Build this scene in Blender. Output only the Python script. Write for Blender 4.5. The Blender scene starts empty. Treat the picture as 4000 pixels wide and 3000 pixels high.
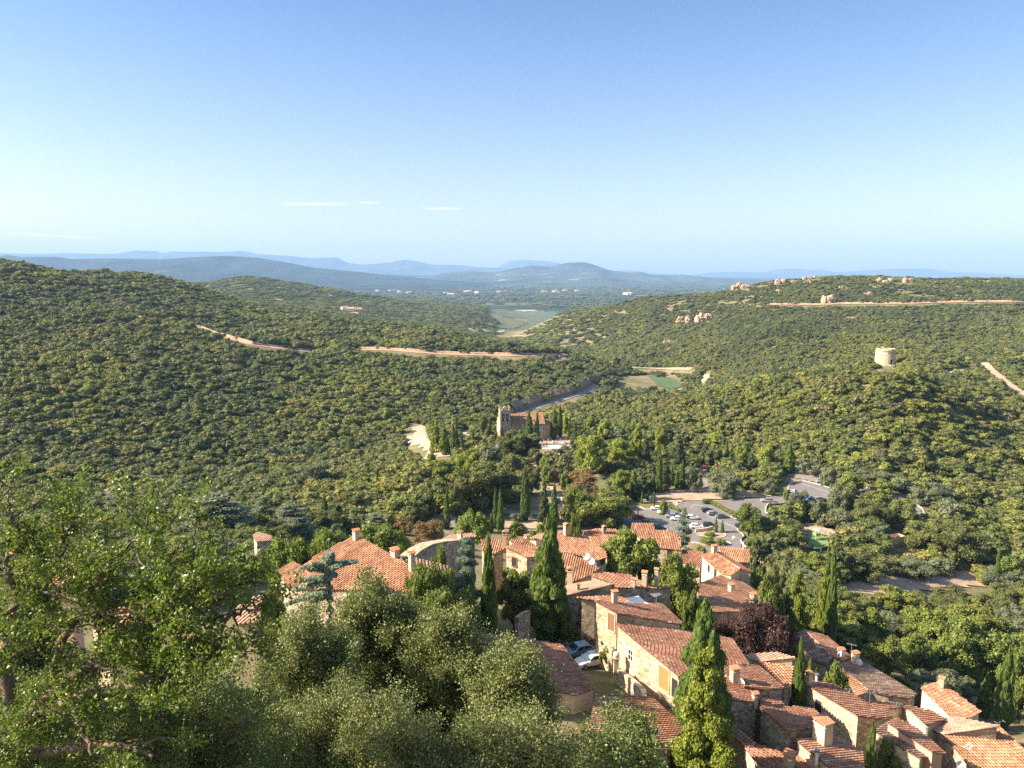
import bpy, math, random
import numpy as np
from mathutils import Vector, Matrix
sc = bpy.context.scene
COL = sc.collection
RNG = np.random.default_rng(7)
random.seed(5)
# ------------------------------------------------------------------ camera
FPX = 3000.0
PITCH = math.radians(8.25)
cd = bpy.data.cameras.new("camera")
cam = bpy.data.objects.new("camera", cd)
COL.objects.link(cam)
cam.location = (0, 0, 0)
cam.rotation_euler = (math.pi / 2 - PITCH, 0, 0)
cd.sensor_width = 36.0
cd.lens = 36.0 * FPX / 4000.0
cd.clip_start = 0.2
cd.clip_end = 120000
sc.camera = cam
# ------------------------------------------------------------------ sky, sun, exposure
SUN_EL, SUN_AZ = math.radians(33), math.radians(266)
w = bpy.data.worlds.new("World")
sc.world = w
w.use_nodes = True
wn = w.node_tree
bg = wn.nodes["Background"]
sky = wn.nodes.new("ShaderNodeTexSky")
sky.sky_type = 'NISHITA'
sky.sun_disc = False
sky.sun_elevation = SUN_EL
sky.sun_rotation = SUN_AZ
sky.altitude = 300
sky.air_density = 1.0
sky.dust_density = 1.4
sky.ozone_density = 1.6
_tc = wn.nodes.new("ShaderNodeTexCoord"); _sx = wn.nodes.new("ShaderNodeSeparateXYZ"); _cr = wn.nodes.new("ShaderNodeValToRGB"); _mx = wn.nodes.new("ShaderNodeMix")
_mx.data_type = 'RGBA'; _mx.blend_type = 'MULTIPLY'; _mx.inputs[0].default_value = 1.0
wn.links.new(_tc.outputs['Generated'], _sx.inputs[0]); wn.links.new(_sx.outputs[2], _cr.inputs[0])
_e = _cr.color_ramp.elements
_e[0].position = 0.0; _e[0].color = (1.22, 1.02, .96, 1); _e[1].position = 0.62; _e[1].color = (1.25, 1.2, 1.12, 1)  # top stop brightens the unseen upper sky, added as fill light for the shadows
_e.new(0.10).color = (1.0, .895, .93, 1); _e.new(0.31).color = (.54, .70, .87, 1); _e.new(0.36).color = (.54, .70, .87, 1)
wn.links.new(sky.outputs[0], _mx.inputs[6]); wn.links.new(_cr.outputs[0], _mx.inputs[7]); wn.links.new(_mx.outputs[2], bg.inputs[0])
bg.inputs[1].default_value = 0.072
sd = bpy.data.lights.new("sun", 'SUN')
sd.energy = 5.0
sd.angle = math.radians(0.5)
sd.color = (1.0, 0.86, 0.68)
sun = bpy.data.objects.new("sun", sd)
COL.objects.link(sun)
tosun = Vector((math.sin(SUN_AZ) * math.cos(SUN_EL), math.cos(SUN_AZ) * math.cos(SUN_EL), math.sin(SUN_EL)))
sun.rotation_euler = tosun.to_track_quat('Z', 'Y').to_euler()
sc.view_settings.view_transform = 'Standard'
sc.view_settings.look = 'None'
sc.view_settings.exposure = 1.68
sc.view_settings.gamma = 1
sc.cycles.use_adaptive_sampling = False
sc.cycles.use_denoising = False
sc.cycles.max_bounces = 5
sc.cycles.diffuse_bounces = 3
sc.cycles.transparent_max_bounces = 8
sc.cycles.volume_bounces = 0
# ------------------------------------------------------------------ pixel <-> world
CP, SP = math.cos(PITCH), math.sin(PITCH)
def ray(px, py):
    a = (px - 2000.0) / FPX; b = (1500.0 - py) / FPX
    return a, CP + b * SP, -SP + b * CP
def slope(py):
    b = (1500.0 - py) / FPX
    return (-SP + b * CP) / (CP + b * SP)
def atY(px, py, Y):
    a, y, z = ray(px, py)
    return Vector((a / y * Y, Y, z / y * Y))
def atZ(px, py, Z):
    a, y, z = ray(px, py)
    t = Z / z
    return Vector((a * t, y * t, Z))
def proj(x, y, z):
    d = y * CP - z * SP
    up = y * SP + z * CP
    return 2000 + FPX * x / d, 1500 - FPX * up / d
ZO = {'A': (1900, 2000, 2.765), 'B': (2500, 2000, 2.765), 'C': (2400, 2400, 2.765), 'D': (3000, 2400, 2.212),
      'E': (1000, 1800, 2.212), 'F': (1900, 1500, 2.765), 'G': (2500, 1700, 2.765), 'H': (3200, 1700, 2.765),
      'I': (1600, 2400, 2.212), 'J': (0, 1900, 1.5085), 'K': (900, 2000, 2.212), 'L': (0, 900, 1.58),
      'M': (1300, 900, 1.58), 'N': (2600, 900, 1.58), 'Z': (0, 0, 1.0)}
def zc(k, x, y):
    o = ZO[k]
    return o[0] + x / o[2], o[1] + y / o[2]
def zl(k, pts):
    return [zc(k, *p) for p in pts]
# ------------------------------------------------------------------ noise
def _hash(ix, iy, s):
    h = (ix.astype(np.int64) * 374761393 + iy.astype(np.int64) * 668265263 + s * 974634777) & 0xFFFFFFFF
    h = ((h ^ (h >> 13)) * 1274126177) & 0xFFFFFFFF
    h = h ^ (h >> 16)
    return (h & 0xFFFF) / 65535.0
def vnoise(x, y, s=0):
    x = np.asarray(x, float); y = np.asarray(y, float)
    ix = np.floor(x); iy = np.floor(y)
    fx = x - ix; fy = y - iy
    fx = fx * fx * (3 - 2 * fx); fy = fy * fy * (3 - 2 * fy)
    ix = ix.astype(np.int64); iy = iy.astype(np.int64)
    a = _hash(ix, iy, s); b = _hash(ix + 1, iy, s); c = _hash(ix, iy + 1, s); d = _hash(ix + 1, iy + 1, s)
    return (a * (1 - fx) + b * fx) * (1 - fy) + (c * (1 - fx) + d * fx) * fy * 1.0
def fbm(x, y, o=4, s=0, gain=0.5):
    t = 0; a = 1.0; n = 0
    for i in range(o):
        t = t + a * (vnoise(x * 2 ** i + 17 * i, y * 2 ** i - 9 * i, s + i) - 0.5)
        n += a; a *= gain
    return t / n * 2
# ------------------------------------------------------------------ terrain heights
ROWS = [
 (3, [(0, -12)]),
 (20, [(0, -20), (1000, -20), (2000, -23), (4000, -26)]),
 (40, [(0, -27), (1000, -28), (2000, -32), (3000, -37), (4000, -39)]),
 (55, [(0, -30), (900, -31), (2000, -39), (3000, -45), (4000, -48)]),
 (80, [(0, -37), (900, -39), (1500, -42), (2000, -45), (2600, -46), (3000, -51), (3500, -58), (4000, -63)]),
 (100, [(0, -43), (1000, -45), (1500, -47), (2000, -48), (2600, -50), (3000, -56), (3500, -65), (4000, -72)]),
 (120, [(0, -49), (1000, -50), (2000, -51.5), (2600, -53.5), (3000, -61), (3500, -70), (4000, -77)]),
 (150, [(0, -58), (1000, -58), (2000, -61), (2500, -62.5), (3000, -69), (3500, -79), (4000, -84)]),
 (190, [(0, -68), (1000, -67), (1500, -69), (2000, -75), (2500, -78), (3000, -80), (3500, -84), (4000, -88)]),
 (225, [(0, -77), (1000, -74), (1500, -76), (2000, -81), (2400, -82), (3000, -82), (3500, -86), (4000, -90)]),
 (300, [(0, -90), (500, -90), (1000, -86), (1500, -83), (1700, -82), (2000, -82), (3400, -82), (3700, -85), (4000, -90)]),
 (360, [(0, -82), (500, -93), (1000, -97), (1400, -93), (1600, -86), (1750, -84), (2200, -84), (2700, -83), (3000, -79), (3300, -72), (3500, -66), (3700, -74), (4000, -88)]),
 (400, [(0, -69), (500, -86), (1000, -97), (1400, -99), (1560, -91), (1650, -84), (1850, -84), (2200, -85), (2500, -84), (2700, -77), (3000, -68), (3300, -57), (3460, -51), (3600, -56), (3750, -67), (4000, -87)]),
 (430, [(0, -62), (500, -78), (1000, -94), (1500, -100), (1700, -95), (1900, -92), (2100, -91), (2500, -83), (2700, -73), (3000, -61), (3250, -55), (3460, -51.5), (3600, -57), (3750, -69), (4000, -89)]),
 (480, [(0, 1440), (500, 1500), (1000, 1610), (1500, 1680), (1800, -99), (2100, -99), (2500, -90), (2700, -84), (3000, -72), (3460, -62), (3750, -75), (4000, -88)]),
 (560, [(0, 1320), (500, 1390), (1000, 1490), (1500, 1570), (2000, 1590), (2300, -101), (2600, -104), (3000, -84), (3460, -74), (4000, 1500)]),
 (650, [(0, 1230), (500, 1310), (1000, 1410), (1500, 1480), (2000, 1500), (2300, 1510), (2450, -105), (2700, -104), (3000, -86), (3500, -71), (4000, 1410)]),
 (750, [(0, 1170), (500, 1250), (1000, 1345), (1500, 1390), (2000, 1400), (2200, 1420), (2400, -104), (2600, -106), (2800, 1470), (3000, 1370), (3500, 1325), (4000, 1330)]),
 (850, [(0, 1100), (500, 1200), (1000, 1300), (1500, 1340), (2000, 1345), (2200, -86), (2400, -106), (2600, 1440), (3000, 1300), (3500, 1262), (4000, 1262)]),
 (1000, [(0, 1018), (100, 1030), (221, 1064), (380, 1106), (500, 1135), (1000, 1245), (1300, 1270), (1500, 1280), (1700, 1300), (2000, -100), (2400, -118), (2600, 1350), (3000, 1230), (3500, 1203), (4000, 1200)]),
 (1150, [(0, -10), (250, -14), (316, 1067), (405, 1063), (506, 1070), (633, 1088), (750, 1125), (1000, 1215), (1300, 1250), (1500, 1262), (1650, -80), (2000, -118), (2300, -128), (2600, 1295), (3000, 1170), (3500, 1135), (4000, 1140)]),
 (1350, [(0, -40), (400, -40), (700, 1112), (854, 1160), (1000, 1195), (1300, 1235), (1500, -95), (2000, -132), (2300, -140), (2500, 1225), (2650, 1180), (2800, 1145), (2900, 1112), (3000, 1094), (3075, 1084), (3200, 1073), (3423, 1073), (3676, 1084), (4000, 1091)]),
 (1550, [(0, -60), (700, -60), (1000, 1180), (1300, 1222), (1500, -108), (2000, -142), (2200, 1270), (2300, 1230), (2407, 1192), (2470, 1165), (2534, 1153), (2629, 1155), (2700, 1145), (2850, -45), (3200, -38), (4000, -34)]),
 (1800, [(0, -70), (1000, -80), (1500, 1240), (2000, -152), (2120, 1245), (2186, 1220), (2250, 1196), (2344, 1196), (2450, -80), (3200, -70), (4000, -70)]),
 (2200, [(0, -80), (700, -80), (900, 1125), (1100, 1140), (1300, 1170), (1500, 1200), (1800, 1230), (2000, -162), (2200, -165), (2500, -130), (4000, -120)]),
 (2600, [(0, -100), (600, -70), (700, 1099), (880, 1099), (937, 1072), (1013, 1077), (1139, 1101), (1266, 1120), (1392, 1143), (1500, 1165), (1680, 1190), (1850, 1215), (2000, -168), (2300, -174), (4000, -160)]),
 (3200, [(0, -130), (1000, -130), (1400, 1168), (1509, 1170), (1680, 1174), (1825, 1184), (1933, 1212), (1990, -175), (2300, -182), (4000, -185)]),
 (3800, [(0, -180), (1900, -184), (4000, -188)]),
 (5000, [(0, -190)]),
 (70000, [(0, -190)]),
]
GP = np.arange(-2400, 6401, 50.0)
LY = np.linspace(math.log(3), math.log(70000), 900)
def _rowz(Y, pts):
    return np.interp(GP, [p[0] for p in pts], [(p[1] if p[1] < 900 else slope(p[1]) * Y) for p in pts])
_tab = np.array([_rowz(Y, p) for Y, p in ROWS])
_ly = np.log([r[0] for r in ROWS])
HG = np.array([np.interp(LY, _ly, _tab[:, j]) for j in range(len(GP))]).T
def _blur(a, ax, k):
    ker = np.hanning(2 * k + 3)[1:-1]; ker /= ker.sum()
    a = np.moveaxis(a, ax, 0)
    p = np.concatenate([np.repeat(a[:1], k, 0), a, np.repeat(a[-1:], k, 0)])
    o = sum(ker[i] * p[i:i + a.shape[0]] for i in range(2 * k + 1))
    return np.moveaxis(o, 0, ax)
HG = _blur(_blur(HG, 0, 4), 1, 1)
def height(x, y):
    x = np.asarray(x, float); y = np.maximum(np.asarray(y, float), 3.01)
    g = (2000 + FPX * x / y - GP[0]) / 50.0
    g = np.clip(g, 0, len(GP) - 1.001)
    l = np.clip((np.log(y) - LY[0]) / (LY[1] - LY[0]), 0, len(LY) - 1.001)
    i = l.astype(int); j = g.astype(int); fi = l - i; fj = g - j
    z = (HG[i, j] * (1 - fj) + HG[i, j + 1] * fj) * (1 - fi) + (HG[i + 1, j] * (1 - fj) + HG[i + 1, j + 1] * fj) * fi
    m = np.clip((y - 330) / 400, 0, 1) * np.clip((5500 - y) / 2000, 0, 1)
    lot = np.clip((y - 130) / 60, 0, 1) * np.where((y < 420) & (x > -30), 0.0, 1.0)
    am = np.where(y < 900, np.minimum(11, .017 * y), np.maximum(6, 11 - (y - 900) * .03))
    z = z + m * am * (fbm(x / 165, y / 165, 4, 3) + 0.35 * np.abs(fbm(x / 60, y / 60, 3, 11))) + 0.5 * lot * (1 - m) * fbm(x / 18, y / 18, 3, 5)
    return z
def hgt(x, y):
    return float(height(x, y))
_YS = np.exp(np.linspace(math.log(8), math.log(30000), 2600))
def hit(px, py):
    a, yy, z = ray(px, py)
    X = _YS * a / yy; Z = _YS * z / yy
    H = height(X, _YS)
    b = np.nonzero(Z < H)[0]
    if len(b) == 0:
        return None
    k = b[0]
    if k == 0:
        return Vector((X[0], _YS[0], H[0]))
    d0 = Z[k - 1] - H[k - 1]; d1 = H[k] - Z[k]
    t = d0 / (d0 + d1 + 1e-9)
    Y = _YS[k - 1] * (1 - t) + _YS[k] * t
    return Vector((Y * a / yy, Y, Y * z / yy))
# ------------------------------------------------------------------ mesh + object helpers
def np_mesh(name, V, F, mat=None, fattr=None, smooth=False, mats=None, midx=None):
    """V (n,3); F (m,k) with one k, or list of arrays of differing k"""
    me = bpy.data.meshes.new(name)
    V = np.asarray(V, np.float32)
    if not isinstance(F, list):
        F = [F]
    F = [np.asarray(f, np.int32) for f in F if len(f)]
    nl = sum(f.size for f in F); nf = sum(len(f) for f in F)
    me.vertices.add(len(V)); me.vertices.foreach_set("co", V.ravel())
    me.loops.add(nl); me.loops.foreach_set("vertex_index", np.concatenate([f.ravel() for f in F]))
    me.polygons.add(nf)
    st = []; c = 0
    for f in F:
        st.append(c + np.arange(len(f)) * f.shape[1]); c += f.size
    me.polygons.foreach_set("loop_start", np.concatenate(st).astype(np.int32))
    if smooth:
        me.polygons.foreach_set("use_smooth", np.ones(nf, bool))
    else:
        me.polygons.foreach_set("use_smooth", np.zeros(nf, bool))
    if fattr is not None:
        at = me.attributes.new("v", 'FLOAT', 'FACE')
        at.data.foreach_set("value", np.asarray(fattr, np.float32))
    if midx is not None:
        me.polygons.foreach_set("material_index", np.asarray(midx, np.int32))
    me.update(calc_edges=True)
    for m in (mats or ([mat] if mat else [])):
        me.materials.append(m)
    return me
class MB:
    """collects geometry for ONE mesh"""
    def __init__(s):
        s.v = []; s.f = []; s.a = []; s.mi = []; s.m = 0; s.n = 0
    def add(s, V, F, a=None, mi=None):
        V = [tuple(p) for p in V]
        s.v += V
        for i, f in enumerate(F):
            s.f.append([k + s.n for k in f]); s.a.append(random.random() if a is None else a); s.mi.append(s.m if mi is None else mi)
        s.n += len(V)
    def box(s, c, d, rz=0, a=None, M=None, taper=1.0, mi=None):
        c = Vector(c); hx, hy, hz = d[0] / 2, d[1] / 2, d[2] / 2
        R = Matrix.Rotation(rz, 3, 'Z')
        V = []
        for z in (-hz, hz):
            k = taper if z > 0 else 1
            for x, y in ((-hx, -hy), (hx, -hy), (hx, hy), (-hx, hy)):
                p = R @ Vector((x * k, y * k, z)) + c
                V.append(M @ p if M else p)
        s.add(V, [(3, 2, 1, 0), (4, 5, 6, 7), (0, 1, 5, 4), (1, 2, 6, 5), (2, 3, 7, 6), (3, 0, 4, 7)], a, mi)
    def tube(s, p0, p1, r0, r1=None, n=8, cap=True, a=None, mi=None):
        r1 = r0 if r1 is None else r1
        p0 = Vector(p0); p1 = Vector(p1)
        d = (p1 - p0)
        if d.length < 1e-6: return
        q = d.to_track_quat('Z', 'Y')
        V = []
        for p, r in ((p0, r0), (p1, r1)):
            for k in range(n):
                t = 2 * math.pi * k / n
                V.append(p + q @ Vector((r * math.cos(t), r * math.sin(t), 0)))
        F = [(k, (k + 1) % n, n + (k + 1) % n, n + k) for k in range(n)]
        if cap: F += [tuple(range(n))[::-1], tuple(range(n, 2 * n))]
        s.add(V, F, a, mi)
    def path(s, pts, r, n=6, a=None, mi=None):
        for i in range(len(pts) - 1):
            ra = r[i] if isinstance(r, (list, tuple)) else r
            rb = r[i + 1] if isinstance(r, (list, tuple)) else r
            s.tube(pts[i], pts[i + 1], ra, rb, n, True, a, mi)
    def lathe(s, prof, n=20, c=(0, 0, 0), a=None, mi=None):
        V = []
        for r, z in prof:
            for k in range(n):
                t = 2 * math.pi * k / n
                V.append((c[0] + r * math.cos(t), c[1] + r * math.sin(t), c[2] + z))
        F = []
        for i in range(len(prof) - 1):
            for k in range(n):
                F.append((i * n + k, i * n + (k + 1) % n, (i + 1) * n + (k + 1) % n, (i + 1) * n + k))
        F.append(tuple(range(n))[::-1]); F.append(tuple(range((len(prof) - 1) * n, len(prof) * n)))
        s.add(V, F, a, mi)
    def prism(s, poly, z0, z1, a=None, mi=None):
        """poly list of (x,y); z0,z1 scalars or per-vertex lists"""
        n = len(poly)
        Z0 = z0 if isinstance(z0, (list, tuple)) else [z0] * n
        Z1 = z1 if isinstance(z1, (list, tuple)) else [z1] * n
        ar = sum(poly[i][0] * poly[(i + 1) % n][1] - poly[(i + 1) % n][0] * poly[i][1] for i in range(n))
        idx = list(range(n)) if ar > 0 else list(range(n))[::-1]
        V = [(poly[i][0], poly[i][1], Z0[i]) for i in idx] + [(poly[i][0], poly[i][1], Z1[i]) for i in idx]
        F = [tuple(range(n))[::-1], tuple(range(n, 2 * n))] + [(i, (i + 1) % n, n + (i + 1) % n, n + i) for i in range(n)]
        s.add(V, F, a, mi)
    def mesh(s, name, mat=None, smooth=False, mats=None):
        me = bpy.data.meshes.new(name)
        me.from_pydata(s.v, [], s.f)
        at = me.attributes.new("v", 'FLOAT', 'FACE')
        at.data.foreach_set("value", np.asarray(s.a, np.float32))
        for m in (mats or [mat]):
            me.materials.append(m)
        if mats: me.polygons.foreach_set("material_index", np.asarray(s.mi, np.int32))
        if smooth: me.polygons.foreach_set("use_smooth", np.ones(len(me.polygons), bool))
        me.update()
        return me
    def build(s, name, mat=None, parent=None, smooth=False, mats=None, loc=None):
        o = bpy.data.objects.new(name, s.mesh(name, mat, smooth, mats))
        COL.objects.link(o)
        if loc is not None: o.location = loc
        if parent: o.parent = parent
        return o
def tag(o, label=None, cat=None, group=None, kind=None):
    if label: o["label"] = label
    if cat: o["category"] = cat
    if group: o["group"] = group
    if kind: o["kind"] = kind
    return o
def empty(name, loc=(0, 0, 0), rz=0, label=None, cat=None, group=None, scale=None):
    o = bpy.data.objects.new(name, None); COL.objects.link(o)
    o.location = loc; o.rotation_euler = (0, 0, rz); o.empty_display_size = 0.3
    if scale is not None: o.scale = scale
    return tag(o, label, cat, group)
def link(name, me, parent=None, loc=None):
    o = bpy.data.objects.new(name, me); COL.objects.link(o)
    if parent: o.parent = parent
    if loc is not None: o.location = loc
    return o
def copy_tree(o, parent=None, kids=None):
    c = o.copy(); COL.objects.link(c); c.parent = parent
    for ch in list(o.children): copy_tree(ch, c)
    return c
# ------------------------------------------------------------------ materials
def newmat(name):
    m = bpy.data.materials.new(name); m.use_nodes = True
    nt = m.node_tree
    return m, nt, nt.nodes["Principled BSDF"]
def N(nt, t, **kw):
    n = nt.nodes.new(t)
    for k, v in kw.items():
        if k.startswith('i_'):
            key = k[2:]
            n.inputs[int(key) if key.isdigit() else key.replace('_', ' ')].default_value = v
        else: setattr(n, k, v)
    return n
def ramp(nt, fac, stops):
    r = N(nt, "ShaderNodeValToRGB")
    e = r.color_ramp.elements
    while len(e) < len(stops): e.new(0.5)
    for k, (p, c) in enumerate(stops):
        e[k].position = p; e[k].color = (*c, 1)
    nt.links.new(fac, r.inputs[0])
    return r.outputs[0]
def mixc(nt, fac, a, b, mode='MIX'):
    m = N(nt, "ShaderNodeMix", data_type='RGBA', blend_type=mode)
    for s, v in ((0, fac), (6, a), (7, b)):
        if hasattr(v, 'is_output'): nt.links.new(v, m.inputs[s])
        else: m.inputs[s].default_value = v if s == 0 else (*v, 1) if len(v) == 3 else v
    return m.outputs[2]
def noise(nt, scale, detail=3, vec=None, rough=0.6):
    n = N(nt, "ShaderNodeTexNoise"); n.inputs['Scale'].default_value = scale
    n.inputs['Detail'].default_value = detail; n.inputs['Roughness'].default_value = rough
    if vec is not None: nt.links.new(vec, n.inputs['Vector'])
    return n.outputs['Fac']
def geopos(nt):
    return N(nt, "ShaderNodeNewGeometry").outputs['Position']
def attr(nt, name="v"):
    return N(nt, "ShaderNodeAttribute", attribute_name=name).outputs['Fac']
def bump(nt, h, bsdf, strength=0.3, dist=0.05):
    b = N(nt, "ShaderNodeBump"); b.inputs['Strength'].default_value = strength; b.inputs['Distance'].default_value = dist
    nt.links.new(h, b.inputs['Height']); nt.links.new(b.outputs[0], bsdf.inputs['Normal'])
def plain(name, c, rough=0.7, metal=0.0, var=0.25, scale=3.0, spec=None):
    m, nt, b = newmat(name)
    f = noise(nt, scale, 4, geopos(nt))
    d = [x * (1 - var) for x in c]; l = [min(1, x * (1 + var)) for x in c]
    nt.links.new(ramp(nt, f, [(0.3, d), (0.7, l)]), b.inputs['Base Color'])
    b.inputs['Roughness'].default_value = rough; b.inputs['Metallic'].default_value = metal
    if spec is not None: b.inputs['Specular IOR Level'].default_value = spec
    return m
def leafmat(name, dark, mid, light, trans=0.22, hue=0.35, loc_scale=None, extra=None, rough=0.6):
    m, nt, b = newmat(name)
    v = attr(nt)
    oi = N(nt, "ShaderNodeObjectInfo")
    c = ramp(nt, v, [(0.0, dark), (0.5, mid), (1.0, light)])
    stops = [(0.0, (0.70, 0.78, 0.68)), (0.35, (0.95, 1.0, 0.9)), (0.7, (1.2, 1.2, 1.0)), (1.0, (1.42, 1.35, 0.95))]
    k = ramp(nt, oi.outputs['Random'], [(p, tuple(x for x in q)) for p, q in stops])
    c2 = mixc(nt, 1.0, c, k, 'MULTIPLY')
    c = mixc(nt, hue, c, c2)
    if loc_scale:
        ln = N(nt, "ShaderNodeTexNoise"); ln.inputs['Scale'].default_value = loc_scale; ln.inputs['Detail'].default_value = 3
        nt.links.new(oi.outputs['Location'], ln.inputs['Vector'])
        k2 = ramp(nt, ln.outputs['Fac'], [(0.36, (0.72, 0.82, 0.80)), (0.5, (1, 1, 1)), (0.64, extra or (1.4, 1.36, 0.95))])
        c = mixc(nt, 1.0, c, k2, 'MULTIPLY')
    nt.links.new(c, b.inputs['Base Color'])
    b.inputs['Roughness'].default_value = rough
    b.inputs['Specular IOR Level'].default_value = 0.25
    t = N(nt, "ShaderNodeBsdfTranslucent")
    nt.links.new(mixc(nt, 1.0, c, (1.3, 1.35, 0.6), 'MULTIPLY'), t.inputs[0])
    mx = N(nt, "ShaderNodeMixShader"); mx.inputs[0].default_value = trans
    nt.links.new(b.outputs[0], mx.inputs[1]); nt.links.new(t.outputs[0], mx.inputs[2])
    nt.links.new(mx.outputs[0], nt.nodes["Material Output"].inputs[0])
    return m
# ------------------------------------------------------------------ ground sheet
def ground_mat():
    m, nt, b = newmat("ground")
    p = geopos(nt)
    n1 = noise(nt, 0.25, 6, p, 0.7)
    earth = ramp(nt, n1, [(0.3, (0.13, 0.115, 0.055)), (0.5, (0.22, 0.175, 0.10)), (0.7, (0.34, 0.26, 0.165))])
    grass = ramp(nt, noise(nt, 0.6, 5, p), [(0.3, (0.09, 0.105, 0.04)), (0.7, (0.19, 0.18, 0.08))])
    near = mixc(nt, ramp(nt, noise(nt, 0.035, 4, p), [(0.42, (0, 0, 0)), (0.6, (1, 1, 1))]), earth, grass)
    # far plain: fields and tree belts
    vo = N(nt, "ShaderNodeTexVoronoi", feature='F1'); vo.inputs['Scale'].default_value = 1.0
    mp = N(nt, "ShaderNodeMapping"); mp.inputs['Scale'].default_value = (0.0022, 0.006, 0); mp.inputs['Rotation'].default_value = (0, 0, 0.12)
    nt.links.new(p, mp.inputs[0]); nt.links.new(mp.outputs[0], vo.inputs['Vector'])
    sv = N(nt, "ShaderNodeSeparateColor"); nt.links.new(vo.outputs['Color'], sv.inputs[0])
    fields = ramp(nt, sv.outputs[0], [(0.0, (0.02, 0.035, 0.015)), (0.45, (0.035, 0.055, 0.02)), (0.6, (0.07, 0.10, 0.035)), (0.8, (0.12, 0.13, 0.05)), (1.0, (0.24, 0.20, 0.12))])
    sx = N(nt, "ShaderNodeSeparateXYZ"); nt.links.new(p, sx.inputs[0])
    mr = N(nt, "ShaderNodeMapRange"); mr.inputs[1].default_value = -150; mr.inputs[2].default_value = -172
    nt.links.new(sx.outputs[2], mr.inputs[0])
    c = mixc(nt, mr.outputs[0], near, fields)
    nt.links.new(c, b.inputs['Base Color']); b.inputs['Roughness'].default_value = 0.95
    b.inputs['Specular IOR Level'].default_value = 0.1
    bump(nt, n1, b, 0.6, 0.3)
    return m
M_GROUND = ground_mat()
def build_ground():
    ly = np.concatenate([np.linspace(math.log(4), math.log(450), 330), np.linspace(math.log(450), math.log(4500), 300)[1:], np.linspace(math.log(4500), math.log(70000), 40)[1:]])
    u = np.linspace(-1.35, 1.35, 360)
    Y = np.exp(ly)[:, None] * np.ones(len(u))[None]
    X = Y * u[None]
    Z = height(X, Y)
    # close the sheet behind the camera
    yb = np.array([-60, -30, -8.0])[:, None] * np.ones(len(u))[None]
    xb = np.linspace(-90, 90, len(u))[None] * np.ones(3)[:, None]
    zb = np.ones_like(xb) * -12
    X = np.vstack([xb, X]); Y = np.vstack([yb, Y]); Z = np.vstack([zb, Z])
    n, m = X.shape
    V = np.stack([X, Y, Z], -1).reshape(-1, 3)
    i = np.arange((n - 1) * m).reshape(n - 1, m)[:, :-1].ravel()
    F = np.stack([i, i + 1, i + m + 1, i + m], 1)
    o = link("ground", np_mesh("ground", V, F, M_GROUND, smooth=True))
    tag(o, kind="structure")
build_ground()
# ------------------------------------------------------------------ distant mountains
def mountain_mat(name, base, dry, dark):
    m, nt, b = newmat(name)
    p = geopos(nt)
    mp = N(nt, "ShaderNodeMapping"); mp.inputs['Scale'].default_value = (0.0016, 0.0016, 0.012)
    nt.links.new(p, mp.inputs[0])
    f = noise(nt, 1.0, 6, mp.outputs[0], 0.65)
    c = ramp(nt, f, [(0.35, dark), (0.52, base), (0.62, base), (0.72, dry)])
    nt.links.new(c, b.inputs['Base Color']); b.inputs['Roughness'].default_value = 1
    b.inputs['Specular IOR Level'].default_value = 0
    return m
def mountains(name, prof, Y, front, back, mat, rough=1.0, base=-191, seed=0, nx=420):
    prof = [(prof[0][0] - 900, 1085)] + prof + [(prof[-1][0] + 900, 1085)] if False else prof
    px = np.linspace(prof[0][0], prof[-1][0], nx)
    py = np.interp(px, [p[0] for p in prof], [p[1] for p in prof])
    u = (px - 2000) / FPX
    crest = np.array([slope(v) for v in py]) * Y
    ts = np.concatenate([np.linspace(-1, 0, 22), np.linspace(0, 1, 8)[1:]])
    X = []; 
    for t in ts:
        yy = Y + (front * t if t < 0 else back * t)
        x = u / (CP + (1500 - 1060) / FPX * SP) * Y * np.ones(nx)
        h = crest - base
        k = (1 - abs(t)) ** 1.25
        rid = np.abs(fbm(x / (900 * rough) + 3, np.full(nx, yy) / (2600 * rough), 5, seed))
        d = 1 - 0.75 * rid * min(1, abs(t) * 4) * (1 if t < 0 else 0.4)
        X.append(np.stack([x, np.full(nx, yy) , base + h * k * d], -1))
    V = np.array(X); n, m = V.shape[:2]
    # keep the sideways scale so crest pixels are kept
    i = np.arange((n - 1) * m).reshape(n - 1, m)[:, :-1].ravel()
    F = np.stack([i, i + 1, i + m + 1, i + m], 1)
    o = link(name, np_mesh(name, V.reshape(-1, 3), F, mat, smooth=True))
    tag(o, kind="structure")
    return o
MM1 = mountain_mat("mountain_scrub", (0.06, 0.075, 0.06), (0.40, 0.30, 0.22), (0.025, 0.035, 0.03))
MM2 = mountain_mat("mountain_wood", (0.035, 0.048, 0.04), (0.09, 0.10, 0.07), (0.015, 0.022, 0.02))
MM3 = mountain_mat("mountain_rock", (0.06, 0.07, 0.07), (0.22, 0.22, 0.20), (0.02, 0.03, 0.03))
mountains("mountain_ridge", [(-1500, 1010), (-300, 1000), (0, 1001), (38, 996), (82, 1003), (221, 1003), (285, 1012), (443, 1009), (633, 1013), (760, 1004), (886, 999), (1013, 1007), (1139, 1028), (1234, 1047), (1392, 1061), (1500, 1073), (1700, 1092), (1900, 1105), (2100, 1120)], 11000, 4500, 2500, MM2, 1.0, seed=21)
mountains("hills", [(900, 1120), (1200, 1090), (1400, 1078), (1490, 1071), (1680, 1077), (1743, 1067), (1838, 1057), (1933, 1065), (1996, 1051), (2078, 1037), (2154, 1041), (2218, 1025), (2240, 1026), (2281, 1023), (2325, 1036), (2376, 1054), (2410, 1060), (2471, 1066), (2496, 1060), (2540, 1073), (2616, 1076), (2648, 1070), (2700, 1078), (2800, 1085), (3000, 1088), (3400, 1085), (4000, 1090), (5200, 1095)], 14000, 4800, 2500, MM1, 1.0, seed=4)
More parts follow.
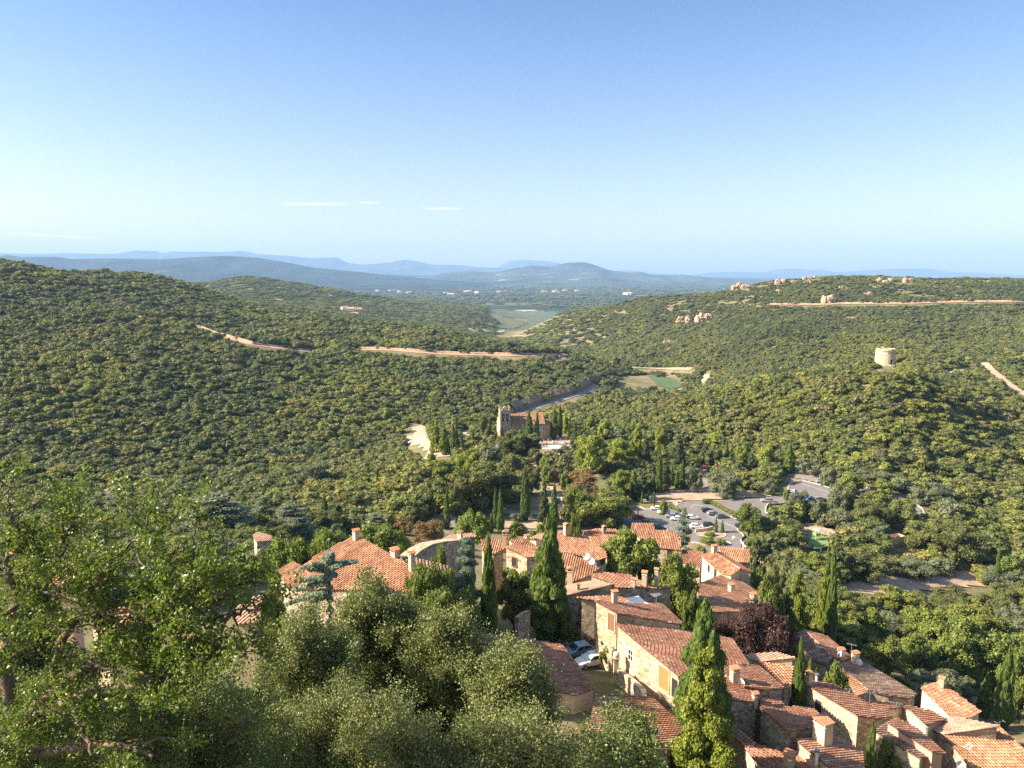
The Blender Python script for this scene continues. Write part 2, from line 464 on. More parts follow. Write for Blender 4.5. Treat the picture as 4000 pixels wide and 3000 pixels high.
mountains("far_mountains", [(-1500, 985), (0, 988), (127, 992), (253, 989), (443, 992), (500, 985), (538, 978), (620, 981), (633, 989), (684, 982), (873, 985), (937, 979), (1013, 992), (1139, 1000), (1203, 1008), (1316, 1005), (1363, 1027), (1414, 1034), (1540, 1024), (1547, 1019), (1585, 1015), (1629, 1020), (1680, 1033), (1806, 1036), (1870, 1044), (1946, 1046), (1990, 1052), (2200, 1066), (2500, 1078)], 24000, 5000, 3000, MM3, 1.6, seed=8)
mountains("far_mountains", [(1700, 1078), (1880, 1066), (1946, 1044), (1971, 1030), (2002, 1016), (2060, 1015), (2123, 1019), (2186, 1027), (2250, 1045), (2330, 1060), (2395, 1058), (2471, 1056), (2560, 1068), (2640, 1072), (2701, 1074), (2765, 1066), (2878, 1061), (2980, 1063), (3043, 1052), (3106, 1049), (3160, 1053), (3201, 1052), (3264, 1063), (3360, 1057), (3486, 1050), (3625, 1049), (3680, 1057), (3714, 1066), (3834, 1065), (3929, 1074), (4000, 1077), (4700, 1080), (5600, 1084)], 28000, 5000, 3000, MM3, 1.6, seed=13)
# ------------------------------------------------------------------ foliage meshes
def ico(level=1):
    t = (1 + 5 ** .5) / 2
    v = [(-1, t, 0), (1, t, 0), (-1, -t, 0), (1, -t, 0), (0, -1, t), (0, 1, t), (0, -1, -t), (0, 1, -t), (t, 0, -1), (t, 0, 1), (-t, 0, -1), (-t, 0, 1)]
    f = [(0, 11, 5), (0, 5, 1), (0, 1, 7), (0, 7, 10), (0, 10, 11), (1, 5, 9), (5, 11, 4), (11, 10, 2), (10, 7, 6), (7, 1, 8), (3, 9, 4), (3, 4, 2), (3, 2, 6), (3, 6, 8), (3, 8, 9), (4, 9, 5), (2, 4, 11), (6, 2, 10), (8, 6, 7), (9, 8, 1)]
    v = [np.array(p) / np.linalg.norm(p) for p in v]
    for _ in range(level):
        mid = {}; nf = []
        def gm(a, b):
            k = (min(a, b), max(a, b))
            if k not in mid:
                p = v[a] + v[b]; v.append(p / np.linalg.norm(p)); mid[k] = len(v) - 1
            return mid[k]
        for a, b, c in f:
            x, y, z = gm(a, b), gm(b, c), gm(c, a)
            nf += [(a, x, z), (b, y, x), (c, z, y), (x, y, z)]
        f = nf
    return np.array(v), np.array(f)
ICO0, ICO1 = ico(0), ico(1)
def unit(a):
    return a / (np.linalg.norm(a, axis=-1, keepdims=True) + 1e-9)
def crown(name, lobes, n, s, mat, seed=0, jit=0.55, aspect=1.0, core=0.8, flat=0.0, zmin=-0.7, skin=0.22, vert=0.0, core_ico=None):
    """leaf clumps spread over lumpy lobes; flat>0 turns clumps horizontal, vert>0 stretches them upright"""
    r = np.random.default_rng(seed)
    L = np.array(lobes, float)
    wgt = (L[:, 3] * L[:, 4] + L[:, 4] * L[:, 5] + L[:, 3] * L[:, 5]); wgt /= wgt.sum()
    k = r.choice(len(L), int(n * 1.9), p=wgt)
    d = unit(r.normal(size=(len(k), 3)))
    keep = d[:, 2] > zmin; k = k[keep]; d = d[keep]
    rad = 1.0 - skin + skin * 1.5 * r.random((len(k), 1))
    P = L[k, :3] + L[k, 3:6] * d * rad
    ok = np.ones(len(P), bool)
    for j in range(len(L)):
        q = np.linalg.norm((P - L[j, :3]) / L[j, 3:6], axis=1)
        ok &= ~((q < 0.72) & (k != j))
    P = P[ok][:n]; k = k[ok][:n]; d = d[ok][:n]
    nr = unit(d / L[k, 3:6] * L[k, 3:6].mean(1, keepdims=True) + jit * r.normal(size=d.shape) + np.array([0, 0, flat]))
    up = np.array([0, 0, 1.0])
    t = unit(np.cross(nr, r.normal(size=nr.shape)))
    if vert > 0:
        tv = unit(up - nr * nr[:, 2:3]); t = unit(tv + (1 - vert) * t)
    b = np.cross(nr, t)
    sz = s * (0.55 + 0.9 * r.random((len(P), 1)))
    a1 = sz * (0.7 + 0.6 * r.random((len(P), 1))) * aspect; a2 = sz * (0.5 + 0.5 * r.random((len(P), 1)))
    c0 = P - t * a1; c1 = P + b * a2 * (0.6 + .8 * r.random((len(P), 1))) + nr * sz * .2; c2 = P + t * a1; c3 = P - b * a2 * (0.6 + .8 * r.random((len(P), 1))) + nr * sz * .15
    V = np.stack([c0, c1, c2, c3], 1).reshape(-1, 3)
    F = np.arange(len(P) * 4).reshape(-1, 4)
    vv = np.clip(r.random(len(P)) * 0.75 + 0.25 * r.random(len(L))[k], 0, 1)
    Fs = [F]; off = len(V); Vs = [V]; vs = [vv]
    if core:
        iv, if_ = core_ico or ICO1
        tri = []
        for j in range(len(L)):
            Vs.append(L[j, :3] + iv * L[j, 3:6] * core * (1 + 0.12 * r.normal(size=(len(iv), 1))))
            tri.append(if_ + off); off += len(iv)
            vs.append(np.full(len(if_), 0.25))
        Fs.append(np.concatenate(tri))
    return np_mesh(name, np.concatenate(Vs), Fs, mat, fattr=np.concatenate(vs))
def lobes_round(seed, n=9, h=1.0, low=0.18, wob=0.22):
    r = np.random.default_rng(seed)
    L = [(0, 0, .58, .3, .3, .3)]
    for i in range(n):
        a = i * 2.4 + r.random(); z = low + (0.86 - low) * ((i + .5) / n)
        rr = 0.33 * math.sqrt(max(0.05, 1 - ((z - .48) / .5) ** 2)) * (0.8 + .4 * r.random())
        s = wob * (0.75 + .5 * r.random())
        L.append((rr * math.cos(a), rr * math.sin(a), z, s, s, s * .85))
    return L
def lobes_pine(seed, n=12):
    r = np.random.default_rng(seed)
    L = []
    for i in range(n):
        a = i * 2.4 + r.random(); z = 0.3 + .62 * i / n
        rr = 0.32 * math.sqrt(max(0.05, 1 - ((z - .5) / .5) ** 2)) * (.6 + .5 * r.random())
        s = .13 + .08 * r.random()
        L.append((rr * math.cos(a), rr * math.sin(a), z, s * 1.15, s * 1.15, s * .8))
    L.append((0, 0, .6, .22, .22, .3))
    return L
def lobes_umbrella(seed, n=14):
    r = np.random.default_rng(seed)
    L = []
    for i in range(n):
        a = i * 2.4; q = math.sqrt((i + .5) / n) * .38
        s = .12 + .05 * r.random()
        L.append((q * math.cos(a) * 1.1, q * math.sin(a) * 1.1, .8 - q * q * 1.6, s * 1.15, s * 1.15, s * 1.3))
    return L
def lobes_cedar(seed, n=26):
    r = np.random.default_rng(seed)
    L = []
    for i in range(n):
        a = i * 2.4 + r.random() * .6; z = .12 + .84 * i / n
        rmax = .48 * (1 - (i / n)) ** .8 + .03
        q = rmax * (.45 + .5 * r.random()); s = .09 + .09 * (1 - i / n)
        L.append((q * math.cos(a), q * math.sin(a), z, s * 1.5, s * 1.5, s * .28))
    return L
def lobes_cypress(seed, n=16):
    r = np.random.default_rng(seed)
    L = []
    for i in range(n):
        z = .04 + .9 * i / n
        rr = .5 * (min(1, (z + .04) / .22) ** .5) * (1 - z) ** .62
        for k in range(3 if z < .75 else 1):
            a = r.random() * 6.28; q = rr * .35 if z < .85 else 0
            L.append((q * math.cos(a), q * math.sin(a), z + .03, rr * .72 + .02, rr * .72 + .02, .13))
    return L
def lobes_cone(seed, n=22):
    r = np.random.default_rng(seed)
    L = []
    for i in range(n):
        z = .08 + .86 * i / n; a = i * 2.4 + r.random()
        rr = .4 * (1 - z) + .02; q = rr * (.5 + .5 * r.random()); s = .06 + .14 * (1 - z)
        L.append((q * math.cos(a), q * math.sin(a), z, s, s, s * .7))
    return L
def sublobes(L, k, f, seed):
    r = np.random.default_rng(seed); out = []
    for l in L:
        l = np.array(l, float); out.append((l[0], l[1], l[2], l[3] * .8, l[4] * .8, l[5] * .8))
        for i in range(k):
            d = unit(r.normal(size=3)); d[2] = abs(d[2]) * .9 - .15
            c = l[:3] + l[3:6] * d * .78; q = f * (.7 + .6 * r.random())
            out.append((c[0], c[1], c[2], l[3] * q, l[4] * q, l[5] * q))
    return out
BARK = plain("bark", (0.10, 0.08, 0.06), 0.9, var=0.4, scale=6)
LM = {
 'oak': leafmat("holm_oak_leaves", (0.062, 0.074, 0.025), (0.125, 0.138, 0.043), (0.225, 0.228, 0.08)),
 'green': leafmat("green_leaves", (0.072, 0.095, 0.020), (0.15, 0.185, 0.038), (0.28, 0.315, 0.076)),
 'olive': leafmat("olive_leaves", (0.068, 0.084, 0.047), (0.149, 0.169, 0.095), (0.257, 0.270, 0.162)),
 'yellow': leafmat("yellow_green_leaves", (0.081, 0.095, 0.020), (0.176, 0.196, 0.041), (0.311, 0.311, 0.081)),
 'pine': leafmat("pine_needles", (0.10, 0.125, 0.018), (0.21, 0.245, 0.034), (0.36, 0.38, 0.065)),
 'umbrella': leafmat("stone_pine_needles", (0.07, 0.10, 0.02), (0.15, 0.195, 0.036), (0.26, 0.30, 0.06)),
 'cypress': leafmat("cypress_leaves", (0.045, 0.078, 0.015), (0.10, 0.15, 0.027), (0.19, 0.24, 0.05), hue=0.2),
 'cedar': leafmat("cedar_needles", (0.085, 0.11, 0.065), (0.17, 0.20, 0.12), (0.29, 0.31, 0.20)),
 'blue': leafmat("blue_needles", (0.081, 0.121, 0.088), (0.189, 0.257, 0.189), (0.351, 0.419, 0.324)),
 'dark': leafmat("dark_needles", (0.04, 0.058, 0.026), (0.085, 0.11, 0.045), (0.16, 0.185, 0.075)),
 'rust': leafmat("russet_leaves", (0.095, 0.074, 0.027), (0.230, 0.149, 0.061), (0.378, 0.230, 0.095)),
 'brown': leafmat("bare_twigs", (0.081, 0.061, 0.041), (0.176, 0.128, 0.081), (0.270, 0.203, 0.135)),
 'purple': leafmat("plum_leaves", (0.035, 0.020, 0.018), (0.065, 0.034, 0.032), (0.12, 0.072, 0.06)),
}
HILL = [leafmat("scrub_oak", (0.076, 0.085, 0.028), (0.118, 0.128, 0.042), (0.175, 0.18, 0.062), hue=0.75, loc_scale=0.011),
        leafmat("scrub_green", (0.088, 0.10, 0.028), (0.138, 0.152, 0.045), (0.205, 0.212, 0.07), hue=0.75, loc_scale=0.007),
        leafmat("scrub_dry", (0.10, 0.092, 0.04), (0.158, 0.145, 0.062), (0.225, 0.205, 0.092), hue=0.75, loc_scale=0.013),
        leafmat("garrigue", (0.074, 0.083, 0.038), (0.106, 0.118, 0.054), (0.152, 0.16, 0.074), hue=0.7, loc_scale=0.006)]
LM['oleander'] = leafmat('oleander_leaves', (0.06, 0.09, 0.03), (0.17, 0.15, 0.07), (0.62, 0.22, 0.26))
PROTO = {}; PARAM = {}; HIP = {}
def protos(kind, fn, n, nl, s, matk, **kw):
    tn = kw.pop('trunk', (0.035, 0.35))
    PARAM[kind] = (fn, nl, s, matk, kw)
    PROTO[kind] = []
    for i in range(n):
        me = crown(kind + "_crown", fn(i * 7 + 3), nl, s, LM[matk], seed=i * 11 + 1, **kw)
        b = MB()
        r0, ht = tn
        b.path([(0, 0, -0.12), (0.01, 0, ht * .5), (-.01, .01, ht), (0, 0, min(.9, ht * 1.7))], [r0 * 1.3, r0, r0 * .8, r0 * .3], 6)
        for k in range(5):
            a = k * 2.4 + i
            b.tube((0, 0, ht * (.8 + .08 * k)), (.26 * math.cos(a), .26 * math.sin(a), ht * .8 + .22 + .05 * k), r0 * .5, r0 * .15, 5)
        PROTO[kind].append((me, b.mesh(kind + "_trunk", BARK)))
protos('oak', lambda s: lobes_round(s, 11), 4, 1500, .032, 'oak')
protos('green', lambda s: lobes_round(s, 12), 4, 1500, .034, 'green')
protos('olive', lambda s: lobes_round(s, 9), 3, 1300, .030, 'olive', core=.7)
protos('yellow', lambda s: lobes_round(s, 11), 3, 1500, .034, 'yellow')
protos('rust', lambda s: lobes_round(s, 9), 2, 1000, .032, 'rust', core=.6)
protos('brown', lambda s: lobes_round(s, 9), 2, 1000, .028, 'brown', core=.55, aspect=2.2)
protos('pine', lobes_pine, 3, 1600, .032, 'pine', flat=.5)
protos('umbrella', lobes_umbrella, 2, 1500, .028, 'umbrella', flat=.6, trunk=(.025, .6))
protos('cypress', lobes_cypress, 3, 2200, .030, 'cypress', vert=.85, aspect=1.9, zmin=-.5, skin=.12, core=.86, trunk=(.05, .1), jit=.4)
protos('cedar', lobes_cedar, 2, 1700, .032, 'cedar', flat=1.2, core=.6, trunk=(.025, .55))
protos('blue', lobes_cedar, 2, 2600, .026, 'blue', flat=.3, core=.7, trunk=(.03, .55))
protos('conifer', lobes_cone, 3, 1700, .034, 'dark', flat=.3, trunk=(.025, .5))
protos('conegreen', lobes_cone, 2, 1700, .034, 'pine', flat=.2, trunk=(.025, .5))
protos('purple', lambda s: lobes_round(s, 12), 1, 3600, .018, 'purple', core=.55, aspect=1.8)
protos('oleander', lambda s: lobes_round(s, 9), 1, 2200, .026, 'oleander', core=.6)
SPECIES = {'oleander': ('oleander_bush', 'shrub'), 'oak': ('holm_oak', 'tree'), 'green': ('leafy_tree', 'tree'), 'olive': ('olive_tree', 'olive tree'), 'yellow': ('bushy_tree', 'tree'), 'rust': ('russet_tree', 'tree'),
           'brown': ('bare_shrub', 'shrub'), 'pine': ('pine_tree', 'pine'), 'umbrella': ('umbrella_pine', 'pine'), 'cypress': ('cypress_tree', 'cypress'), 'cedar': ('cedar_tree', 'cedar'),
           'blue': ('blue_cedar', 'cedar'), 'conifer': ('conifer_tree', 'conifer'), 'conegreen': ('conifer_tree', 'conifer'), 'purple': ('plum_tree', 'plum tree')}
_tc = [0]
def put_tree(kind, x, y, z, w_, h, label, group=None, trunk=True):
    nm, cat = SPECIES[kind]
    _tc[0] += 1
    me, tr = PROTO[kind][_tc[0] % len(PROTO[kind])]
    pix = max(w_, h) / y * FPX
    if pix > 120:
        key = (kind, _tc[0] % 2, pix > 420)
        if key not in HIP:
            fn, nl, s, matk, kw = PARAM[kind]
            f = 12 if key[2] else 4
            kw = dict(kw); kw['jit'] = kw.get('jit', .55) + .25
            if kind != 'cypress': kw['core'] = kw.get('core', .8) * .85
            HIP[key] = crown(kind + "_crown", sublobes(fn(key[1] * 5 + 31), 9 if key[2] else 6, .42, 5), nl * f, s * f ** -.45, LM[matk], seed=key[1] + 201, **kw)
        me = HIP[key]
    e = empty(nm, (x, y, z), random.random() * 6.28, label, cat, group, (w_, w_, h))
    link("crown", me, e)
    if trunk: link("trunk", tr, e)
    return e
def tree(kind, k, zx, ztop, zbase, zw, label, Y=None, group=None):
    """a tree read off the photograph: top, base and width in pixels, standing on the ground where its base is seen"""
    s = ZO[k][2]
    bx, by = zc(k, zx, zbase); _, ty = zc(k, zx, ztop)
    if Y is None:
        p = hit(bx, by)
        if p is None: return None
    else:
        p = atY(bx, by, Y); p.z = hgt(p.x, p.y)
    top = atY(bx, ty, p.y)
    h = max(0.6, top.z - p.z)
    dep = p.y * CP - p.z * SP
    w_ = zw / s / FPX * dep
    return put_tree(kind, p.x, p.y, p.z - .1, w_, h * 1.03, label, group)
# ------------------------------------------------------------------ exclusion masks (by where the base is seen)
EXCL = [
 zl('G', [(-320, 1060), (-180, 760), (100, 620), (390, 560), (780, 560), (1400, 600), (1600, 420), (1450, 300), (1650, 330), (2212, 480), (2400, 560), (2400, 720), (1620, 900), (1450, 960), (1200, 960), (1250, 1250), (560, 1250)]),
 zl('G', [(1650, 1000), (1850, 960), (2150, 1020), (2200, 1150), (2160, 1420), (1700, 1400)]),
 zl('H', [(0, 430), (690, 560), (900, 640), (1200, 760), (1290, 900), (1100, 1000), (950, 900), (950, 740), (600, 660), (0, 640)]),
 zl('H', [(640, 1020), (960, 1020), (980, 1420), (640, 1420)]),
 zl('H', [(230, 1590), (700, 1530), (1180, 1530), (1480, 1430), (1560, 1440), (1900, 1600), (1900, 1780), (1500, 1860), (600, 1930), (230, 1900)]),
 zl('M', [(390, 1290), (480, 1190), (600, 1200), (610, 1280), (740, 1380), (760, 1440), (560, 1480), (470, 1400)]),
 zl('M', [(780, 1230), (870, 1230), (870, 1340), (760, 1320)]),
 zl('F', [(60, 300), (330, 330), (680, 380), (900, 560), (950, 700), (960, 800), (600, 820), (560, 900), (620, 1000), (900, 1100), (900, 1300), (830, 1560), (560, 1600), (180, 1600), (180, 1420), (-60, 1400), (-60, 1310), (350, 1320), (420, 1000), (350, 800), (140, 700), (80, 620)]),
 zl('F', [(900, 1000), (1350, 950), (1330, 1200), (950, 1250)]),
 zl('M', [(1720, 1010), (1740, 900), (1930, 890), (2180, 940), (2150, 1010), (1990, 1000), (1950, 990)]),
 zl('N', [(0, 880), (90, 900), (110, 990), (0, 1000)]),
 # village: only hand-placed trees
 [(-400, 2420), (700, 2400), (1000, 2250), (1150, 2110), (1380, 2080), (1560, 2060), (1720, 2010), (1900, 2020), (2350, 2060), (2900, 2140), (3080, 2240), (3060, 2440), (3340, 2560), (3800, 2650), (4300, 2900), (4300, 3400), (-400, 3400)],
]
EXCL.append(zl('N', [(1270, 810), (1300, 780), (1420, 780), (1450, 860), (1440, 905), (1290, 905)]))
RK = [((470, 362), 110, 42, "long ochre rock outcrop at the left end of the right hilltop"), ((705, 330), 50, 34, "squarish pale outcrop just right of the longest hilltop crag"), ((700, 385), 55, 24, "low outcrop on the slope below the squarish hilltop rock"), ((795, 322), 35, 18, "small ochre rock between the squarish crag and the summit cliff"),
      ((905, 300), 110, 20, "flat topped cliff right on the summit skyline"), ((875, 328), 45, 18, "grey outcrop under the summit cliff"), ((1310, 318), 30, 26, "twin ochre rock left of the ragged summit rocks"), ((1375, 322), 55, 32, "ragged ochre rocks below the summit"), ((1500, 320), 60, 28, "pale slanting rocks below the flat summit"),
      ((1000, 450), 70, 55, "large orange grey boulder directly on the hillside track"), ((1255, 395), 60, 18, "broken ochre rocks above the hillside track"), ((115, 570), 70, 48, "orange and grey crag on the lower spur"), ((232, 565), 90, 62, "split grey crag beside the orange one on the spur"), ((1815, 358), 40, 16, "small ochre rock below the right skyline"), ((1690, 378), 22, 12, "tiny yellow rock on the right slope"),
      ((20, 700), 60, 24, "grey rock band above the valley road"), ((1100, 360), 60, 16, "faint rock ledge above the boulder"), ((1970, 318), 60, 10, "rock ledge at the far right of the skyline")]
for (_c, _w, _h, _l) in RK:
    EXCL.append(zl('N', [(_c[0] - _w * .5, _c[1] - _h * .1), (_c[0] + _w * .5, _c[1] - _h * .1), (_c[0] + _w * .5, _c[1] + 14), (_c[0] - _w * .5, _c[1] + 14)]))
EXCL.append(zl('G', [(560, 270), (800, 290), (830, 620), (620, 620), (600, 420)]))
def inpoly(px, py, poly):
    px = np.asarray(px); py = np.asarray(py)
    c = np.zeros(px.shape, bool); n = len(poly)
    for i in range(n):
        x1, y1 = poly[i]; x2, y2 = poly[(i + 1) % n]
        if y1 == y2: continue
        c ^= ((y1 > py) != (y2 > py)) & (px < (x2 - x1) * (py - y1) / (y2 - y1) + x1)
    return c
# tracks: pixel polylines draped on the ground, width in metres
def poly_hits(pts, step=14.0):
    out = []
    for (a, b) in zip(pts[:-1], pts[1:]):
        n = max(1, int(math.hypot(b[0] - a[0], b[1] - a[1]) / step))
        for i in range(n):
            h = hit(a[0] + (b[0] - a[0]) * i / n, a[1] + (b[1] - a[1]) * i / n)
            if h: out.append(h)
    h = hit(*pts[-1])
    if h: out.append(h)
    # drop jumps behind ridges
    res = [out[0]]
    for p in out[1:]:
        if (p - res[-1]).length < max(60, 0.12 * p.y): res.append(p)
    # smooth
    for _ in range(2):
        res = [res[0]] + [(res[i - 1] + res[i] * 2 + res[i + 1]) / 4 for i in range(1, len(res) - 1)] + [res[-1]]
    return res
TRACKS = {
 'dirt_track': [(zl('L', [(0, 485), (120, 495), (300, 503), (520, 512)]), 8), (zl('L', [(740, 525), (900, 555), (1080, 578), (1210, 605), (1300, 640), (1420, 672), (1540, 705), (1700, 725), (1920, 748)]), 6),
                (zl('M', [(150, 735), (320, 738), (500, 750), (680, 762), (860, 768), (1080, 772), (1200, 775), (1340, 772), (1440, 775), (1445, 795), (1370, 818), (1300, 820)]), 6)],
 'road': [(zl('M', [(1150, 1130), (1220, 1105), (1340, 1065), (1460, 1030), (1560, 1000), (1640, 955), (1600, 940)]), 6)],
 'hill_track': [(zl('N', [(640, 461), (700, 460), (960, 463), (1100, 455), (1250, 455), (1450, 455), (1600, 450), (1800, 445), (2000, 443), (2212, 442)]), 5)],
 'footpath': [(zl('N', [(2300, 1060), (2180, 990), (2090, 930), (2010, 860), (1960, 815)]), 6), (zl('N', [(2212, 775), (2130, 790)]), 5), (zl('N', [(1870, 850), (1760, 880)]), 5), (zl('N', [(250, 890), (248, 940)]), 8)],
 'stony_track': [(zl('M', [(1100, 655), (1180, 655), (1230, 640)]), 6), (zl('M', [(1740, 830), (1850, 850), (2000, 855), (2212, 860)]), 6)],
}
TRK = []
for nm, lst in TRACKS.items():
    for pts, wd in lst:
        P = poly_hits(pts)
        TRK.append((nm, P, wd))
def track_dist(x, y):
    d = np.full(np.shape(x), 1e9)
    for nm, P, wd in TRK:
        for a, b in zip(P[:-1], P[1:]):
            dx, dy = b.x - a.x, b.y - a.y
            L = dx * dx + dy * dy + 1e-6
            t = np.clip(((x - a.x) * dx + (y - a.y) * dy) / L, 0, 1)
            # the downhill side is cleared a little
            ddx = x - a.x - t * dx; ddy = y - a.y - t * dy
            rl = math.hypot(a.x, a.y); rx, ry = a.x / rl, a.y / rl
            al = ddx * rx + ddy * ry; pe = -ddx * ry + ddy * rx
            al = np.where(al < 0, al * 0.17, al)
            d = np.minimum(d, np.hypot(al, pe) - wd * .5)
    return d
M_DIRT = plain("ochre_dirt", (0.42, 0.26, 0.165), 0.95, var=0.25, scale=0.6)
M_DIRT2 = plain("pale_sand", (0.42, 0.32, 0.22), 0.95, var=0.2, scale=0.8)
M_ASPH = plain("asphalt", (0.165, 0.15, 0.14), 0.9, var=0.18, scale=0.5)
M_ASPH2 = plain("old_asphalt", (0.22, 0.20, 0.18), 0.9, var=0.2, scale=0.4)
def ribbon(name, P, wd, mat, dz=.25, kind="structure", cut=None):
    V = []; F = []
    nseg = 5
    for i, p in enumerate(P):
        d = (P[min(i + 1, len(P) - 1)] - P[max(i - 1, 0)]); d.z = 0
        if d.length < 1e-6: d = Vector((1, 0, 0))
        d.normalize(); n = Vector((-d.y, d.x, 0))
        for k in range(nseg):
            q = p + n * wd * (k / (nseg - 1) - .5) * (1 + .25 * math.sin(i * 1.7) * 0.5)
            V.append((q.x, q.y, hgt(q.x, q.y) + dz))
    for i in range(len(P) - 1):
        for k in range(nseg - 1):
            a = i * nseg + k
            F.append((a, a + 1, a + nseg + 1, a + nseg))
    o = link(name, np_mesh(name, V, np.array(F), mat, smooth=True))
    tag(o, kind=kind)
    return o
def bank(P, wd, h, mat, dz):
    V = []; F = []
    r = np.random.default_rng(int(P[0].y))
    for i, p in enumerate(P):
        d = (P[min(i + 1, len(P) - 1)] - P[max(i - 1, 0)]); d.z = 0; d.normalize(); n = Vector((-d.y, d.x, 0))
        if n.y < 0: n = -n
        hh = h * (.85 + .25 * r.random())
        for k, (o_, z_) in enumerate(((wd * .45, -.5), (wd * .5 + .3, hh * .5), (wd * .5 + h * .7, hh), (wd * .5 + h * 1.6, .2))):
            q = p + n * o_; V.append((q.x, q.y, (hgt(p.x, p.y) if k < 3 else hgt(q.x, q.y)) + dz + z_))
    for i in range(len(P) - 1):
        for k in range(3): F.append((i * 4 + k, i * 4 + k + 1, i * 4 + k + 5, i * 4 + k + 4))
    tag(link("road_bank", np_mesh("road_bank", V, np.array(F), mat)), kind="structure")
M_BANK = plain("red_earth_bank", (0.37, 0.225, 0.15), 0.95, var=0.4, scale=0.3)
M_BANK2 = plain("brown_earth_bank", (0.22, 0.15, 0.10), 0.95, var=0.3, scale=0.4)
for nm, P, wd in TRK:
    if nm in ('dirt_track', 'hill_track'): bank(P, wd, 2.3, M_BANK, .3)
    if nm == 'road': bank(P, wd, 7.0, M_BANK2, .3)
    ribbon(nm, P, wd, M_ASPH2 if nm == 'road' else M_DIRT if nm != 'footpath' else M_DIRT2, dz=.3 if P[0].y < 900 else .8)
# ------------------------------------------------------------------ woodland scatter
def scatter():
    r = np.random.default_rng(42)
    lo, hi = math.log(64), math.log(4300)
    n = 1500000
    ly = r.uniform(lo, hi, n); u = r.uniform(-.86, .86, n)
    Y = np.exp(ly); X = u * Y
    s = np.maximum(4.6, .0078 * Y)
    s = np.where(Y < 330, 5.6, s)
    px0 = 2000 + u * FPX
    smallr = np.clip((px0 - 2350) / 500, 0, 1) * np.clip((Y - 520) / 200, 0, 1)
    s = s * (1 - .42 * smallr)
    dens = Y ** 2 / (s ** 2 * .50)
    gaps = fbm(X / 38, Y / 38, 3, 31)
    bare = fbm(X / 120, Y / 120, 3, 37)
    dens = dens * np.clip(1.05 + 1.1 * gaps + .9 * bare * smallr - .25 * smallr, .05, 1.25) * 1.3
    q = dens * (hi - lo) * 1.72 / n
    k = r.random(n) < q
    X, Y, s = X[k], Y[k], s[k]
    Z = height(X, Y)
    px, py = proj(X, Y, Z)
    ok = np.ones(len(X), bool)
    for p in EXCL: ok &= ~inpoly(px, py, p)
    ok &= ~((Y > 2450) & (px > 1900))
    ok &= ~((Y > 1700) & (py > 1210) & (px > 1930) & (px < 2190))
    # hidden behind ridges?
    us = np.linspace(-.9, .9, 361); ls = np.linspace(math.log(60), math.log(5000), 500)
    GY = np.exp(ls)[:, None] * np.ones(361)[None]; GX = GY * us[None]
    S = (height(GX, GY)) / GY
    RM = np.maximum.accumulate(S, 0)
    iu = np.clip(((X / Y + .9) / 1.8 * 360).round().astype(int), 0, 360)
    il = np.clip(((np.log(Y * .97) - ls[0]) / (ls[1] - ls[0])).astype(int), 0, 499)
    ok &= (Z + 1.5 * s) / Y > RM[il, iu] - .004
    X, Y, Z, s, px, py = (a[ok] for a in (X, Y, Z, s, px, py))
    sc_ = s * np.clip(np.exp(r.normal(0, .4, len(X))), .4, 2.0)
    sc_ = np.where(r.random(len(X)) < .42, sc_ * .45, sc_)
    sc_ = np.minimum(sc_, 6.8 + np.maximum(0, Y - 420) * .012)
    ok = track_dist(X, Y) > sc_ * .42
    X, Y, Z, sc_, px, py = (a[ok] for a in (X, Y, Z, sc_, px, py))
    return X, Y, Z, sc_, px, py, r
SX, SY, SZ, SS, SPX, SPY, SR = scatter()
ang = SS / SY * ((SPX > -60) & (SPX < 4060) & (SPY > 1050) & (SPY < 2600))
order = np.argsort(-ang)
NIND = 290
ind = order[:NIND]; rest = np.setdiff1d(np.arange(len(SX)), ind)
print("scatter", len(SX), "individual to Y", SY[ind].max())
HILLP = []
for i in range(9):
    me = crown("scrub_crown", lobes_round(50 + i, 8, wob=.24), 330, .058, HILL[[0, 0, 1, 1, 2, 0, 3, 3, 3][i]], seed=70 + i, core=.86, core_ico=ICO0, jit=.38)
    HILLP.append(bpy.data.objects.new("scrub_crown", me))
TALLP = []
for i in range(3):
    me = crown("tree_crown", lobes_round(150 + i, 7, wob=.25), 260, .07, HILL[i % 2], seed=90 + i, core=.82, core_ico=ICO0)
    TALLP.append(bpy.data.objects.new("tree_crown", me))
